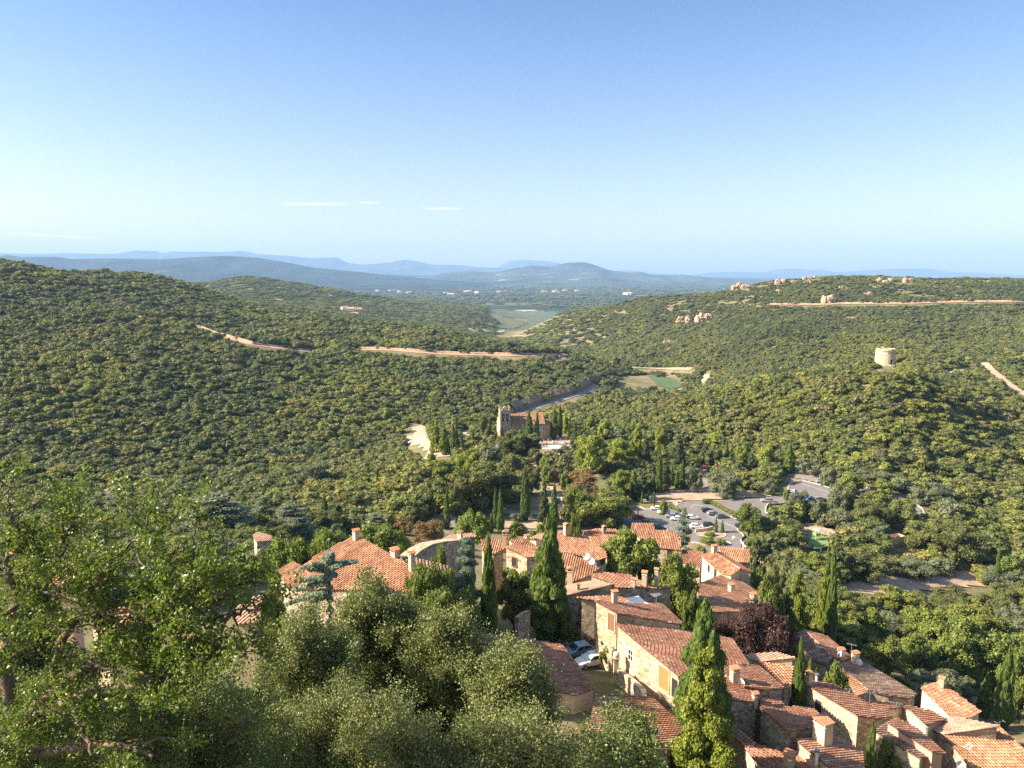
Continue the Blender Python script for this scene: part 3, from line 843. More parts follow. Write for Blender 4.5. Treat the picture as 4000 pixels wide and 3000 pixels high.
def gn_scatter(name, X, Y, Z, S, H, idx, rz, sources, label=None):
    me = bpy.data.meshes.new(name)
    me.vertices.add(len(X)); me.vertices.foreach_set("co", np.stack([X, Y, Z], 1).astype(np.float32).ravel())
    for an, val in (("sw", S), ("sh", H), ("rz", rz)):
        a = me.attributes.new(an, 'FLOAT', 'POINT'); a.data.foreach_set("value", np.asarray(val, np.float32))
    a = me.attributes.new("pick", 'INT', 'POINT'); a.data.foreach_set("value", np.asarray(idx, np.int32))
    o = link(name, me)
    ng = bpy.data.node_groups.new(name, 'GeometryNodeTree')
    ng.interface.new_socket("Geometry", in_out='INPUT', socket_type='NodeSocketGeometry')
    ng.interface.new_socket("Geometry", in_out='OUTPUT', socket_type='NodeSocketGeometry')
    nd = ng.nodes; L = ng.links
    gi = nd.new("NodeGroupInput"); go = nd.new("NodeGroupOutput")
    iop = nd.new("GeometryNodeInstanceOnPoints"); jn = nd.new("GeometryNodeJoinGeometry")
    for s_ in reversed(sources):
        oi = nd.new("GeometryNodeObjectInfo"); oi.inputs[0].default_value = s_; oi.transform_space = 'ORIGINAL'
        g2 = nd.new("GeometryNodeGeometryToInstance")
        L.new(oi.outputs['Geometry'], g2.inputs[0]); L.new(g2.outputs[0], jn.inputs[0])
    L.new(gi.outputs[0], iop.inputs['Points']); L.new(jn.outputs[0], iop.inputs['Instance'])
    iop.inputs['Pick Instance'].default_value = True
    def na(nm, t):
        n = nd.new("GeometryNodeInputNamedAttribute"); n.data_type = t; n.inputs[0].default_value = nm; return n.outputs['Attribute']
    L.new(na("pick", 'INT'), iop.inputs['Instance Index'])
    cx = nd.new("ShaderNodeCombineXYZ"); L.new(na("sw", 'FLOAT'), cx.inputs[0]); L.new(na("sw", 'FLOAT'), cx.inputs[1]); L.new(na("sh", 'FLOAT'), cx.inputs[2])
    cr = nd.new("ShaderNodeCombineXYZ"); L.new(na("rz", 'FLOAT'), cr.inputs[2])
    L.new(cr.outputs[0], iop.inputs['Rotation']); L.new(cx.outputs[0], iop.inputs['Scale'])
    L.new(iop.outputs[0], go.inputs[0])
    md = o.modifiers.new("scatter", 'NODES'); md.node_group = ng
    tag(o, label, None, None, "stuff")
    return o
rr = SR
X, Y, Z, S = SX[rest], SY[rest], SZ[rest], SS[rest]
idx = (rr.random(len(X)) * 6.4).astype(int)
_g = np.clip((2000 + FPX * X / Y - 2250) / 300, 0, 1) * np.clip((Y - 560) / 250, 0, 1) * .8
idx = np.where(rr.random(len(X)) < _g, 6 + (rr.random(len(X)) * 3).astype(int), idx)
hs = S * rr.uniform(.7, 1.05, len(X)) * np.clip(1.0 - (Y - 650) / 1400, .28, 1)
gn_scatter("woodland", X, Y, Z - S * .12, S * 1.25, hs, idx, rr.uniform(0, 6.28, len(X)), HILLP, "dense green scrub oak woodland covering the hills")
for i in ind:
    k = ['oak', 'green', 'oak', 'olive', 'oak', 'yellow'][int(RNG.random() * 6)]
    s_ = float(SS[i])
    put_tree(k, float(SX[i]), float(SY[i]), float(SZ[i]) - .3, s_ * 1.3, s_ * (0.75 + .35 * RNG.random()), "round crowned tree among the dense natural woodland below the village", "trees of the wooded slopes")
# tree belts on the plain
def plain_trees():
    r = np.random.default_rng(9)
    n = 9000
    Y = np.exp(r.uniform(math.log(3500), math.log(10500), n)); u = r.uniform(-.3, .32, n); X = u * Y
    f = fbm(X / 500, Y / 160, 4, 77)
    px, py = proj(X, Y, np.full(n, -190.0))
    ok = (f > .02) & ~((py > 1206) & (px > 1880) & (px < 2300))
    X, Y = X[ok], Y[ok]
    s = r.uniform(12, 26, len(X)) * np.clip(Y / 5000, 1, 2)
    gn_scatter("forest", X, Y, height(X, Y) - 2, s * 2.2, s * .62, (r.random(len(X)) * 3).astype(int), r.uniform(0, 6, len(X)), TALLP, "belts of dark trees across the far plain")
plain_trees()
# ------------------------------------------------------------------ haze
def haze():
    b = MB(); b.box((0, 16400, 430), (80000, 33200, 1244))
    m = bpy.data.materials.new("haze"); m.use_nodes = True; nt = m.node_tree
    nt.nodes.remove(nt.nodes["Principled BSDF"])
    v = nt.nodes.new("ShaderNodeVolumePrincipled")
    v.inputs['Color'].default_value = (0.38, 0.63, 1.0, 1); v.inputs['Density'].default_value = 5.0e-5; v.inputs['Anisotropy'].default_value = 0.0
    nt.links.new(v.outputs[0], nt.nodes["Material Output"].inputs['Volume'])
    o = b.build("haze", m); tag(o, "pale blue haze fading the far hills", None, None, "stuff")
# ------------------------------------------------------------------ building materials
def tile_mat(name, stops, lichen=(0.42, 0.36, 0.22), la=0.35):
    m, nt, b = newmat(name)
    p = geopos(nt)
    c = ramp(nt, attr(nt), stops)
    f = ramp(nt, noise(nt, 0.9, 5, p, 0.7), [(0.5, (0, 0, 0)), (0.72, (la, la, la))])
    c = mixc(nt, f, c, lichen)
    k = ramp(nt, noise(nt, 0.35, 3, p), [(0.35, (0.78, 0.75, 0.75)), (0.65, (1.15, 1.12, 1.1))])
    c = mixc(nt, 1.0, c, k, 'MULTIPLY')
    nt.links.new(c, b.inputs['Base Color']); b.inputs['Roughness'].default_value = 0.85
    b.inputs['Specular IOR Level'].default_value = 0.2
    return m
T_ORANGE = tile_mat("orange_roof_tiles", [(0, (0.18, 0.09, 0.055)), (0.3, (0.34, 0.165, 0.09)), (0.6, (0.42, 0.22, 0.125)), (0.85, (0.48, 0.30, 0.185)), (1, (0.54, 0.41, 0.30))])
T_RED = tile_mat("red_brown_roof_tiles", [(0, (0.16, 0.08, 0.055)), (0.35, (0.31, 0.145, 0.085)), (0.65, (0.38, 0.19, 0.12)), (0.9, (0.42, 0.27, 0.185)), (1, (0.50, 0.41, 0.31))])
T_PALE = tile_mat("pale_salmon_roof_tiles", [(0, (0.36, 0.21, 0.14)), (0.4, (0.47, 0.30, 0.21)), (1, (0.56, 0.41, 0.31))])
T_OLD = tile_mat("old_dark_roof_tiles", [(0, (0.11, 0.08, 0.062)), (0.4, (0.23, 0.145, 0.105)), (0.8, (0.31, 0.22, 0.165)), (1, (0.44, 0.36, 0.28))], la=.5)
def stone_mat(name, cols, mortar=(0.42, 0.35, 0.25), scale=2.2, b_=1.0):
    m, nt, b = newmat(name)
    p = geopos(nt)
    mp = N(nt, "ShaderNodeMapping"); mp.inputs['Scale'].default_value = (1, 1, 1.5); nt.links.new(p, mp.inputs[0])
    nz = N(nt, "ShaderNodeTexNoise"); nz.inputs['Scale'].default_value = 2.5; nt.links.new(mp.outputs[0], nz.inputs['Vector'])
    ad = N(nt, "ShaderNodeMix", data_type='VECTOR'); ad.inputs[0].default_value = 0.12
    nt.links.new(mp.outputs[0], ad.inputs[4]); nt.links.new(nz.outputs['Color'], ad.inputs[5])
    vo = N(nt, "ShaderNodeTexVoronoi", feature='F1'); vo.inputs['Scale'].default_value = scale; nt.links.new(ad.outputs[1], vo.inputs['Vector'])
    ve = N(nt, "ShaderNodeTexVoronoi", feature='DISTANCE_TO_EDGE'); ve.inputs['Scale'].default_value = scale; nt.links.new(ad.outputs[1], ve.inputs['Vector'])
    sv = N(nt, "ShaderNodeSeparateColor"); nt.links.new(vo.outputs['Color'], sv.inputs[0])
    c = ramp(nt, sv.outputs[0], [(i / (len(cols) - 1), q) for i, q in enumerate(cols)])
    e = ramp(nt, ve.outputs[0], [(0.02, (0, 0, 0)), (0.09, (1, 1, 1))])
    c = mixc(nt, e, mortar, c)
    k = ramp(nt, noise(nt, 0.5, 4, p), [(0.3, (0.75, 0.73, 0.7)), (0.7, (1.12, 1.1, 1.08))])
    c = mixc(nt, 1.0, c, k, 'MULTIPLY')
    nt.links.new(c, b.inputs['Base Color']); b.inputs['Roughness'].default_value = 0.95; b.inputs['Specular IOR Level'].default_value = 0.1
    bump(nt, e, b, b_, 0.06)
    return m
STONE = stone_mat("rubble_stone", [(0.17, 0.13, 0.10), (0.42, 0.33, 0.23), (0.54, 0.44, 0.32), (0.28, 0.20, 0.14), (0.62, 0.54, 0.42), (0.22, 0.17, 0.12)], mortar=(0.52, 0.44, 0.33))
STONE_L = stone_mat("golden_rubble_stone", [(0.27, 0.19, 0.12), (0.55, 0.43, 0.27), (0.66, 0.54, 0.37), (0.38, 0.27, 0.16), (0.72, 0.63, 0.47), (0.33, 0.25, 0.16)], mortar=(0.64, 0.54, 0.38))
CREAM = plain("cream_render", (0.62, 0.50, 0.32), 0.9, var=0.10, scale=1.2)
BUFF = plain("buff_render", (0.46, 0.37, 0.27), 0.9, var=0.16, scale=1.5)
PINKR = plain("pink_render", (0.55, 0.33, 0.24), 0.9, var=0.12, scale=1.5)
TERRA = plain("terracotta", (0.48, 0.20, 0.10), 0.85, var=0.2, scale=4)
WHITE = plain("white_paint", (0.78, 0.76, 0.72), 0.6, var=0.06)
KERB = plain("pale_kerb_stone", (0.58, 0.52, 0.44), 0.9, var=0.12)
WOODB = plain("brown_wood", (0.22, 0.11, 0.05), 0.7, var=0.2, scale=8)
WOODO = plain("orange_wood", (0.42, 0.18, 0.06), 0.6, var=0.15, scale=6)
WOODP = plain("pale_wood", (0.45, 0.31, 0.2), 0.8, var=0.15, scale=6)
DARK = plain("dark_opening", (0.02, 0.018, 0.016), 0.8)
METAL = plain("grey_metal", (0.35, 0.36, 0.37), 0.45, metal=0.7, var=0.1)
GREYP = plain("grey_paint", (0.5, 0.5, 0.5), 0.5, var=0.05)
def glassmat(name, c=(0.02, 0.025, 0.03)):
    m, nt, b = newmat(name); b.inputs['Base Color'].default_value = (*c, 1); b.inputs['Roughness'].default_value = 0.08
    return m
GLASS = glassmat("window_glass")
# ------------------------------------------------------------------ roof planes
class Pl:
    """a sloping roof plane anchored at a seen point a known distance away"""
    def __init__(s, k, anchor, Y, down, pitch):
        s.P = atY(*zc(k, *anchor), Y)
        if isinstance(down[0], (tuple, list)):      # ((x,y) other point of a level line, 'up' letter)
            q = atZ(*zc(k, *down[0]), s.P.z)
            e = Vector((q.x - s.P.x, q.y - s.P.y, 0)).normalized()
            n = Vector((-e.y, e.x, 0))
            t = {'N': (0, 1), 'S': (0, -1), 'E': (1, 0), 'W': (-1, 0)}[down[1]]
            if n.x * t[0] + n.y * t[1] < 0: n = -n
            d = -n
        else:
            d = Vector((down[0], down[1], 0)).normalized()
        s.d = d; s.t = math.tan(math.radians(pitch))
        s.e = Vector((d.y, -d.x, 0))
        c = math.cos(math.radians(pitch))
        s.up = Vector((-d.x * c, -d.y * c, math.sin(math.radians(pitch))))
        s.n = s.e.cross(s.up)
        if s.n.z < 0: s.n = -s.n
    def z(s, x, y):
        return s.P.z - ((x - s.P.x) * s.d.x + (y - s.P.y) * s.d.y) * s.t
    def hit(s, k, p):
        a, y, z = ray(*zc(k, *p)); r = Vector((a, y, z))
        t = s.P.dot(s.n) / r.dot(s.n)
        return r * t
def tile_roof(mb, pl, W, sp=0.35, ln=0.42, base=True):
    """barrel tiles in courses over polygon W (world points on plane pl)"""
    uv = [((p - pl.P).dot(pl.e), (p - pl.P).dot(pl.up)) for p in W]
    u0 = min(a for a, b in uv); u1 = max(a for a, b in uv)
    n = len(uv)
    prof = [(math.cos(t) * .135, math.sin(t) * .12) for t in (math.pi, math.pi * .7, math.pi * .3, 0)]
    u = u0 + sp * .5
    while u < u1:
        vs = []
        for i in range(n):
            (a, b), (c, d) = uv[i], uv[(i + 1) % n]
            if (a > u) != (c > u): vs.append(b + (d - b) * (u - a) / (c - a))
        vs.sort()
        colr = random.random() * .3
        for j in range(0, len(vs) - 1, 2):
            v = vs[j] - .08
            while v < vs[j + 1] - .12:
                v2 = min(v + ln + .05, vs[j + 1] + .05)
                du = random.uniform(-.012, .012)
                V = []
                for (vv, sc2, lift) in ((v, 1.0, .055), (v2, .82, .018)):
                    for (a, h) in prof:
                        V.append(pl.P + pl.e * (u + du + a * sc2) + pl.up * vv + pl.n * (h * sc2 + lift))
                F = [(k, k + 1, k + 5, k + 4) for k in range(3)] + [(0, 1, 2, 3)]
                mb.add(V, F, min(1, max(0, .12 + colr + random.random() * .58)))
                v += ln
        u += sp
    if base:
        lo = [p - pl.n * .10 for p in W]; hi = [p + pl.n * .015 for p in W]
        m = len(W)
        # orientation
        ar = sum(uv[i][0] * uv[(i + 1) % m][1] - uv[(i + 1) % m][0] * uv[i][1] for i in range(m))
        idx = list(range(m)) if ar > 0 else list(range(m))[::-1]
        V = [lo[i] for i in idx] + [hi[i] for i in idx]
        F = [tuple(range(m))[::-1], tuple(range(m, 2 * m))] + [(i, (i + 1) % m, m + (i + 1) % m, m + i) for i in range(m)]
        mb.add(V, F, 0.1)
def inset(poly, dist):
    """inset plan polygon edges by per-edge distances"""
    n = len(poly)
    ar = sum(poly[i][0] * poly[(i + 1) % n][1] - poly[(i + 1) % n][0] * poly[i][1] for i in range(n))
    s = 1 if ar > 0 else -1
    L = []
    for i in range(n):
        a, b = poly[i], poly[(i + 1) % n]
        dx, dy = b[0] - a[0], b[1] - a[1]; l = math.hypot(dx, dy) + 1e-9
        nx, ny = -dy / l * s, dx / l * s
        L.append(((a[0] + nx * dist[i], a[1] + ny * dist[i]), (dx / l, dy / l)))
    out = []
    for i in range(n):
        (p, d), (q, e) = L[i - 1], L[i]
        cr = d[0] * e[1] - d[1] * e[0]
        if abs(cr) < 0.12: out.append(q if abs(dist[i - 1] - dist[i]) < 1e-6 else q)
        else:
            t = ((q[0] - p[0]) * e[1] - (q[1] - p[1]) * e[0]) / cr
            out.append((p[0] + d[0] * t, p[1] + d[1] * t))
    return out
def chimney_mesh(w_, d_, h, style='cap'):
    b = MB(); b.m = 0
    if style == 'pipe':
        b.tube((0, 0, -.6), (0, 0, h), w_ / 2, n=8, mi=0); b.tube((0, 0, h), (0, 0, h + .1), w_ * .8, n=8, mi=2); b.tube((0, 0, h + .16), (0, 0, h + .22), w_ * .8, n=8, mi=2)
        b.tube((0, 0, h), (0, 0, h + .2), w_ * .3, n=6, mi=1)
        return b
    b.box((0, 0, (h - .9) / 2), (w_, d_, h + .9), mi=0)
    b.box((0, 0, h + .04), (w_ + .1, d_ + .1, .08), mi=0)
    b.box((0, 0, h + .2), (w_ * .72, d_ * .72, .26), mi=1)
    for x in (-1, 1):
        b.box((x * (w_ / 2 - .08), 0, h + .21), (.14, d_ * .96, .27), mi=0)
    b.box((0, 0, h + .38), (w_ + .12, d_ + .12, .07), mi=2)
    for x in (-1, 1):
        V = [(x * (w_ / 2 + .1), -d_ / 2 - .1, h + .4), (x * (w_ / 2 + .1), d_ / 2 + .1, h + .4), (0, d_ / 2 + .1, h + .56), (0, -d_ / 2 - .1, h + .56)]
        V += [(p[0], p[1], p[2] + .05) for p in V]
        b.add(V, [(3, 2, 1, 0), (4, 5, 6, 7), (0, 1, 5, 4), (1, 2, 6, 5), (2, 3, 7, 6), (3, 0, 4, 7)], mi=2)
    return b
HLIST = []
def house(name, label, k, planes, chims=(), wins=(), cat="house", group="houses of the hill village", wallmats=None, gz=None, trim=True):
    """planes: (poly, anchor, Y, down, pitch, tiles, wallmat); chims: (plane, base px, w, d, h, wallmat, style); wins: (plane, edge, px, w, h, kind)"""
    PL = []; 
    for (poly, anc, Y, down, pitch, tm, wm) in planes:
        pl = Pl(k, anc, Y, down, pitch); W = [pl.hit(k, p) for p in poly]
        PL.append((pl, W, tm, wm, poly))
    allp = [p for q in PL for p in q[1]]
    c = Vector((sum(p.x for p in allp) / len(allp), sum(p.y for p in allp) / len(allp), 0))
    g = min(hgt(p.x, p.y) for p in allp) - .6 if gz is None else gz
    c.z = g
    root = empty(name, c, 0, label, cat, group)
    rparts = []; WI = []
    for qi, (pl, W, tm, wm, poly) in enumerate(PL):
        n = len(W); dist = []
        for i in range(n):
            e = {poly[i], poly[(i + 1) % n]}
            sh = any(qj != qi and poly[i] in q[4] and poly[(i + 1) % n] in q[4] for qj, q in enumerate(PL))
            dist.append(0.0 if sh else .16)
        pts = inset([(p.x, p.y) for p in W], dist)
        b = MB()
        b.prism([(x - c.x, y - c.y) for x, y in pts], 0.0, [pl.z(x, y) - .13 - g for x, y in pts], a=.5)
        b.build("wall", wm, root)
        WI.append(pts)
        b = MB(); tile_roof(b, pl, W)
        # ridge or verge row of tiles on the highest edges
        for i in range(n):
            A_, B_ = W[i], W[(i + 1) % n]
            if dist[i] == 0.0 and abs(A_.z - B_.z) < .25 * (A_ - B_).length:
                L_ = (B_ - A_).length; m_ = int(L_ / .4); dd = (B_ - A_) / max(1, m_)
                if qi == 0:
                    for j in range(m_):
                        b.tube(A_ + dd * j + Vector((0, 0, .05)), A_ + dd * (j + 1.08) + Vector((0, 0, .07)), .14, .12, 7, False)
        b.v = [(p[0] - c.x, p[1] - c.y, p[2] - g) for p in b.v]
        rparts.append(b.build("roof", tm, root))
    for (pi, base, w_, d_, h, wm, st) in chims:
        pl = PL[pi][0]; p = pl.hit(k, base)
        b = chimney_mesh(w_ * .82, d_ * .82, h * .92, st)
        o = b.build("chimney", None, rparts[pi], mats=[wm, DARK, TERRA if st != 'pipe' else METAL])
        o.location = (p.x - c.x, p.y - c.y, p.z - g); o.rotation_euler[2] = math.atan2(PL[pi][0].e.y, PL[pi][0].e.x)
    for (pi, ei, pp, w_, h, kind) in wins:
        pts = WI[pi]; n = len(pts); A_ = Vector((*pts[ei], 0)); B_ = Vector((*pts[(ei + 1) % n], 0))
        e = (B_ - A_).normalized(); nn = Vector((e.y, -e.x, 0))
        if nn.dot(Vector((A_.x, A_.y, 0))) > 0: nn = -nn
        a, y, z = ray(*zc(k, *pp)); r = Vector((a, y, z))
        t = A_.dot(nn) / r.dot(nn); q = r * t
        q = q + nn * .012
        rz = math.atan2(e.y, e.x)
        if Matrix.Rotation(rz, 3, 'Z') @ Vector((0, -1, 0)) @ nn < 0: rz += math.pi
        nm = 'door' if kind.startswith('door') else 'window'
        fm = {'window': WHITE, 'windowdark': WOODB, 'door': BUFF, 'dooropen': BUFF, 'doorgarage': BUFF, 'windowplain': BUFF}[kind]
        pm = {'window': GLASS, 'windowdark': DARK, 'door': WOODB, 'dooropen': DARK, 'doorgarage': WOODO, 'windowplain': DARK}[kind]
        b = MB(); fw = .12
        for x in (-1, 1): b.box((x * (w_ / 2 + fw / 2), 0, 0), (fw, .12, h + 2 * fw))
        b.box((0, 0, h / 2 + fw / 2), (w_, .12, fw)); b.box((0, -.02, -h / 2 - fw / 2), (w_, .18, fw))
        if kind == 'window':
            b.box((0, 0, 0), (.05, .06, h)); b.box((0, .001, 0), (w_, .055, .05))
        o = b.build(nm, fm, root); o.location = (q.x - c.x, q.y - c.y, q.z - g); o.rotation_euler[2] = rz
        b = MB(); b.box((0, 0, 0), (w_, .03, h))
        if kind == 'doorgarage':
            for j in range(-2, 3): b.box((0, -.02, j * h / 5.5), (w_ * .98, .02, h / 6))
        b.build('pane' if nm == 'window' else 'door_panel', pm, o)
    return root
O, R_, P_, D_ = T_ORANGE, T_RED, T_PALE, T_OLD
house("stone_house", "stone house with a stepped orange roof right beside the car park", 'A',
      [([(1568, 120), (1800, 120), (1825, 197), (2040, 203), (2115, 415), (1805, 382), (1690, 332), (1568, 190)], (1805, 382), 150, ((2115, 415), 'N'), 19, O, STONE)],
      [(0, (2085, 345), .7, .6, .9, PINKR, 'cap'), (0, (1957, 208), .3, .3, .9, PINKR, 'pipe')],
      [(0, 4, (1980, 435), .9, 1.0, 'windowdark'), (0, 4, (1822, 408), .8, .9, 'windowdark')])
house("lean_to", "low outbuilding with dark shaded tile roof between two stone houses below the car park", 'B',
      [([(455, 408), (690, 432), (655, 600), (600, 572), (455, 545)], (455, 545), 146, ((655, 600), 'N'), 16, R_, STONE)])
house("cream_house", "tall house with pale yellow sunlit side wall and brick chimney on its ridge", 'B',
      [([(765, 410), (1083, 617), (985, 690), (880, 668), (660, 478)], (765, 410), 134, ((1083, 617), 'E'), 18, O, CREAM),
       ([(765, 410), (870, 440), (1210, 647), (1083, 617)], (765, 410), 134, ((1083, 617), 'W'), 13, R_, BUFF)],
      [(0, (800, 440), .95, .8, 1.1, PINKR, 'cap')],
      [(0, 3, (745, 610), .8, 1.3, 'windowplain'), (0, 3, (815, 668), .7, 1.5, 'windowdark')])
house("stone_house", "stone house with ribbed orange roof and tall dark loft opening behind the yellow house", 'B',
      [([(850, 380), (1180, 400), (1340, 552), (1060, 545), (868, 434)], (1060, 545), 139, ((1340, 552), 'N'), 18, O, STONE)],
      [(0, (1113, 400), .22, .22, 1.6, WHITE, 'pipe')], [(0, 2, (1213, 630), 1.3, 2.6, 'windowdark')])
house("stone_house", "long stone house with two stepped red roofs and a skylight above the purple plum tree", 'B',
      [([(615, 785), (895, 672), (985, 682), (1330, 905), (1210, 925), (1080, 850), (705, 935), (640, 960)], (985, 682), 127, ((1330, 905), 'W'), 14, O, STONE_L),
       ([(705, 935), (1080, 850), (1383, 1022), (1300, 1045), (1100, 1078), (760, 1085)], (1080, 850), 116, ((1383, 1022), 'W'), 12, O, STONE_L)],
      [(0, (985, 868), 1.0, .9, 1.1, CREAM, 'cap'), (1, (1218, 1062), .95, .8, 2.4, BUFF, 'cap'), (1, (1285, 1055), .35, .35, 1.4, PINKR, 'pipe'), (0, (905, 690), .6, .6, .5, BUFF, 'cap')])
house("stone_house", "orange roofed house with a wide pinkish chimney right behind the tallest cypress tip", 'A',
      [([(725, 270), (855, 228), (945, 262), (1050, 242), (1290, 420), (1302, 490), (1190, 525), (870, 432), (750, 425), (735, 380)], (1190, 525), 118, (.5, -.85), 17, O, STONE)],
      [(0, (862, 252), .95, .8, 1.7, PINKR, 'cap')], [(0, 5, (1248, 535), .8, .9, 'windowdark')])
house("stone_house", "orange roofed house with a square chimney beyond the satellite dishes", 'A',
      [([(1055, 215), (1190, 180), (1400, 185), (1472, 300), (1400, 420), (1302, 470), (1052, 242)], (1302, 470), 126, (.3, -.95), 16, O, STONE_L)],
      [(0, (1272, 228), .8, .7, .9, STONE, 'cap')])
house("cream_house", "cream walled house under a pale salmon roof left of the wide pink chimney", 'A',
      [([(448, 290), (610, 225), (838, 222), (728, 268), (600, 300)], (600, 300), 124, (-.8, -.5), 12, P_, CREAM),
       ([(225, 290), (410, 282), (560, 385), (300, 350)], (300, 350), 114, (-.3, -.9), 12, O, STONE)],
      [(0, (437, 325), .85, .8, .9, CREAM, 'cap')])
house("stone_house", "stone house with a tall slim pink chimney at its corner left of the walled yard", 'A',
      [([(-60, 300), (60, 292), (180, 312), (192, 400), (80, 458), (-40, 430)], (80, 458), 114, (-.15, -1), 14, O, STONE)],
      [(0, (196, 380), .75, .7, 2.3, PINKR, 'cap')])
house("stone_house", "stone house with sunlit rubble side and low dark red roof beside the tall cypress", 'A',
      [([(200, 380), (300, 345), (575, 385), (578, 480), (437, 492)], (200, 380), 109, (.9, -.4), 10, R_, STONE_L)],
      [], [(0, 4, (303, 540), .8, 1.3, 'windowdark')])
house("large_house", "large house with broad striped orange roof directly right of the tallest cypress", 'A',
      [([(370, 588), (560, 480), (600, 440), (875, 432), (1222, 608), (1110, 690), (935, 755), (830, 800)], (830, 800), 104, (-.24, -1), 17, O, BUFF)],
      [(0, (903, 786), .95, .8, 2.2, CREAM, 'cap')])
house("stone_house", "low house under a bleached salmon roof in front of the broad striped roof", 'A',
      [([(815, 800), (1115, 742), (1385, 780), (1065, 850), (850, 905)], (1065, 850), 99, (-.9, -.1), 8, P_, STONE)],
      [(0, (990, 850), .5, .45, .6, BUFF, 'cap')])
house("stone_house", "tall dark stone house with flat red roof carrying three tall chimneys", 'A',
      [([(1110, 677), (1300, 655), (1540, 680), (1760, 790), (2000, 812), (1990, 828), (1385, 815), (1385, 780)], (1385, 815), 99, (.9, -.35), 10, R_, STONE)],
      [(0, (1708, 790), .95, .8, 1.7, BUFF, 'cap'), (0, (1835, 800), .65, .6, 2.3, BUFF, 'cap'), (0, (1588, 812), .62, .6, .9, BUFF, 'cap')])
house("stone_house", "small red roofed house whose roof meets the white sun sail", 'A',
      [([(968, 925), (1360, 903), (1490, 930), (1560, 985), (1172, 957)], (1172, 957), 92, (.9, -.3), 9, R_, STONE_L)])
house("stone_house", "red roofed house with brown wooden door and one capped chimney beside the pink oleander", 'A',
      [([(1165, 957), (1560, 985), (1890, 995), (2105, 1197), (2090, 1215), (1405, 1095)], (1890, 995), 91, ((2105, 1197), 'W'), 14, R_, STONE_L)],
      [(0, (1383, 990), .75, .7, 1.3, BUFF, 'cap')], [(0, 5, (1352, 1190), .95, 2.1, 'door')])
house("long_house", "long house with orange garage door and white barred window along the lane", 'C',
      [([(12, 105), (420, 150), (700, 168), (840, 188), (1040, 228), (1265, 265), (1450, 545), (1110, 542), (690, 665), (450, 470), (248, 305)], (1265, 265), 86, ((1450, 545), 'W'), 13, R_, STONE_L)],
      [], [(0, 10, (178, 440), .8, 1.2, 'window'), (0, 8, (538, 695), 1.5, 2.5, 'doorgarage'), (0, 8, (655, 800), .9, 2.1, 'dooropen')])
house("stone_house", "red roofed house joined to the end of the long lane house", 'C',
      [([(1110, 542), (1450, 547), (1550, 557), (1830, 800), (1640, 812), (1400, 782), (1150, 600)], (1550, 557), 80.5, ((1830, 800), 'W'), 12, R_, STONE)])
house("stone_house", "shaded stone house with a square chimney next to one satellite dish", 'C',
      [([(1150, 700), (1230, 680), (1345, 700), (1552, 925), (1480, 945), (1235, 930), (1200, 800)], (1345, 700), 76.6, ((1552, 925), 'W'), 13, R_, STONE)],
      [(0, (1295, 735), 1.0, .9, 1.4, BUFF, 'cap'), (0, (1518, 925), .6, .55, .4, BUFF, 'cap')])
house("stone_house", "narrow red roof squeezed between the chimney house and the pink wall", 'C',
      [([(1400, 787), (1640, 815), (1830, 980), (1600, 960), (1500, 870)], (1640, 815), 77, ((1830, 980), 'W'), 11, R_, BUFF)])
house("stone_house", "house with one bleached salmon roof slope and one striped slope below the purple tree", 'C',
      [([(1418, 442), (1480, 428), (1760, 410), (1948, 468), (1582, 507), (1470, 495)], (1582, 507), 84, (-.95, -.3), 12, P_, CREAM),
       ([(1582, 507), (1948, 468), (1900, 800), (1835, 802), (1548, 515)], (1582, 507), 84, (.35, -.94), 15, O, STONE)])
house("stone_house", "dark red hipped roof house beside bright green creeper and the dense trees", 'D',
      [([(165, 187), (315, 135), (560, 370), (500, 440), (400, 400), (330, 400), (240, 290)], (315, 135), 106, ((560, 370), 'E'), 15, D_, STONE),
       ([(315, 135), (500, 185), (720, 372), (640, 400), (560, 370)], (315, 135), 106, ((560, 370), 'W'), 14, R_, STONE)])
house("stone_house", "long weathered roof with two white chimneys and a hedge along its eave", 'D',
      [([(560, 372), (740, 400), (860, 440), (1000, 520), (1285, 690), (1225, 728), (1050, 705), (870, 660), (640, 470)], (1000, 520), 95.7, ((1285, 690), 'W'), 10, D_, STONE),
       ([(640, 470), (870, 660), (760, 712), (700, 640), (620, 520)], (640, 470), 95.0, ((870, 660), 'E'), 12, O, STONE)],
      [(0, (628, 382), .95, .85, 1.1, WHITE, 'cap'), (0, (750, 428), .95, .85, 1.4, CREAM, 'cap')])
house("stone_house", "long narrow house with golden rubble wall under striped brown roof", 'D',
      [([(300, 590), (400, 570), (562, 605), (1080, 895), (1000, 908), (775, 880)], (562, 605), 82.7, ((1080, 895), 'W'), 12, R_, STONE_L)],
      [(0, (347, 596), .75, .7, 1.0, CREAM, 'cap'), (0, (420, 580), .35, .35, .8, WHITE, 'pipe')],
      [(0, 5, (437, 800), .9, 1.6, 'windowplain')])
house("stone_house", "roof with old brown tiles descending to the lower right of the golden rubble house", 'D',
      [([(1020, 930), (1110, 900), (1280, 985), (1530, 1205), (1420, 1190)], (1110, 900), 74, ((1530, 1205), 'W'), 12, R_, PINKR),
       ([(920, 1010), (1020, 935), (1420, 1195), (1320, 1250), (1180, 1170)], (1020, 935), 74.8, ((1420, 1195), 'W'), 12, D_, STONE_L)])
house("stone_house", "red roofed house wrapped around the cream walled roof terrace", 'D',
      [([(850, 745), (1090, 770), (1400, 830), (1535, 910), (1350, 962), (1170, 800), (1040, 820), (1030, 860)], (1400, 830), 81.5, ((1535, 910), 'W'), 9, R_, BUFF)])
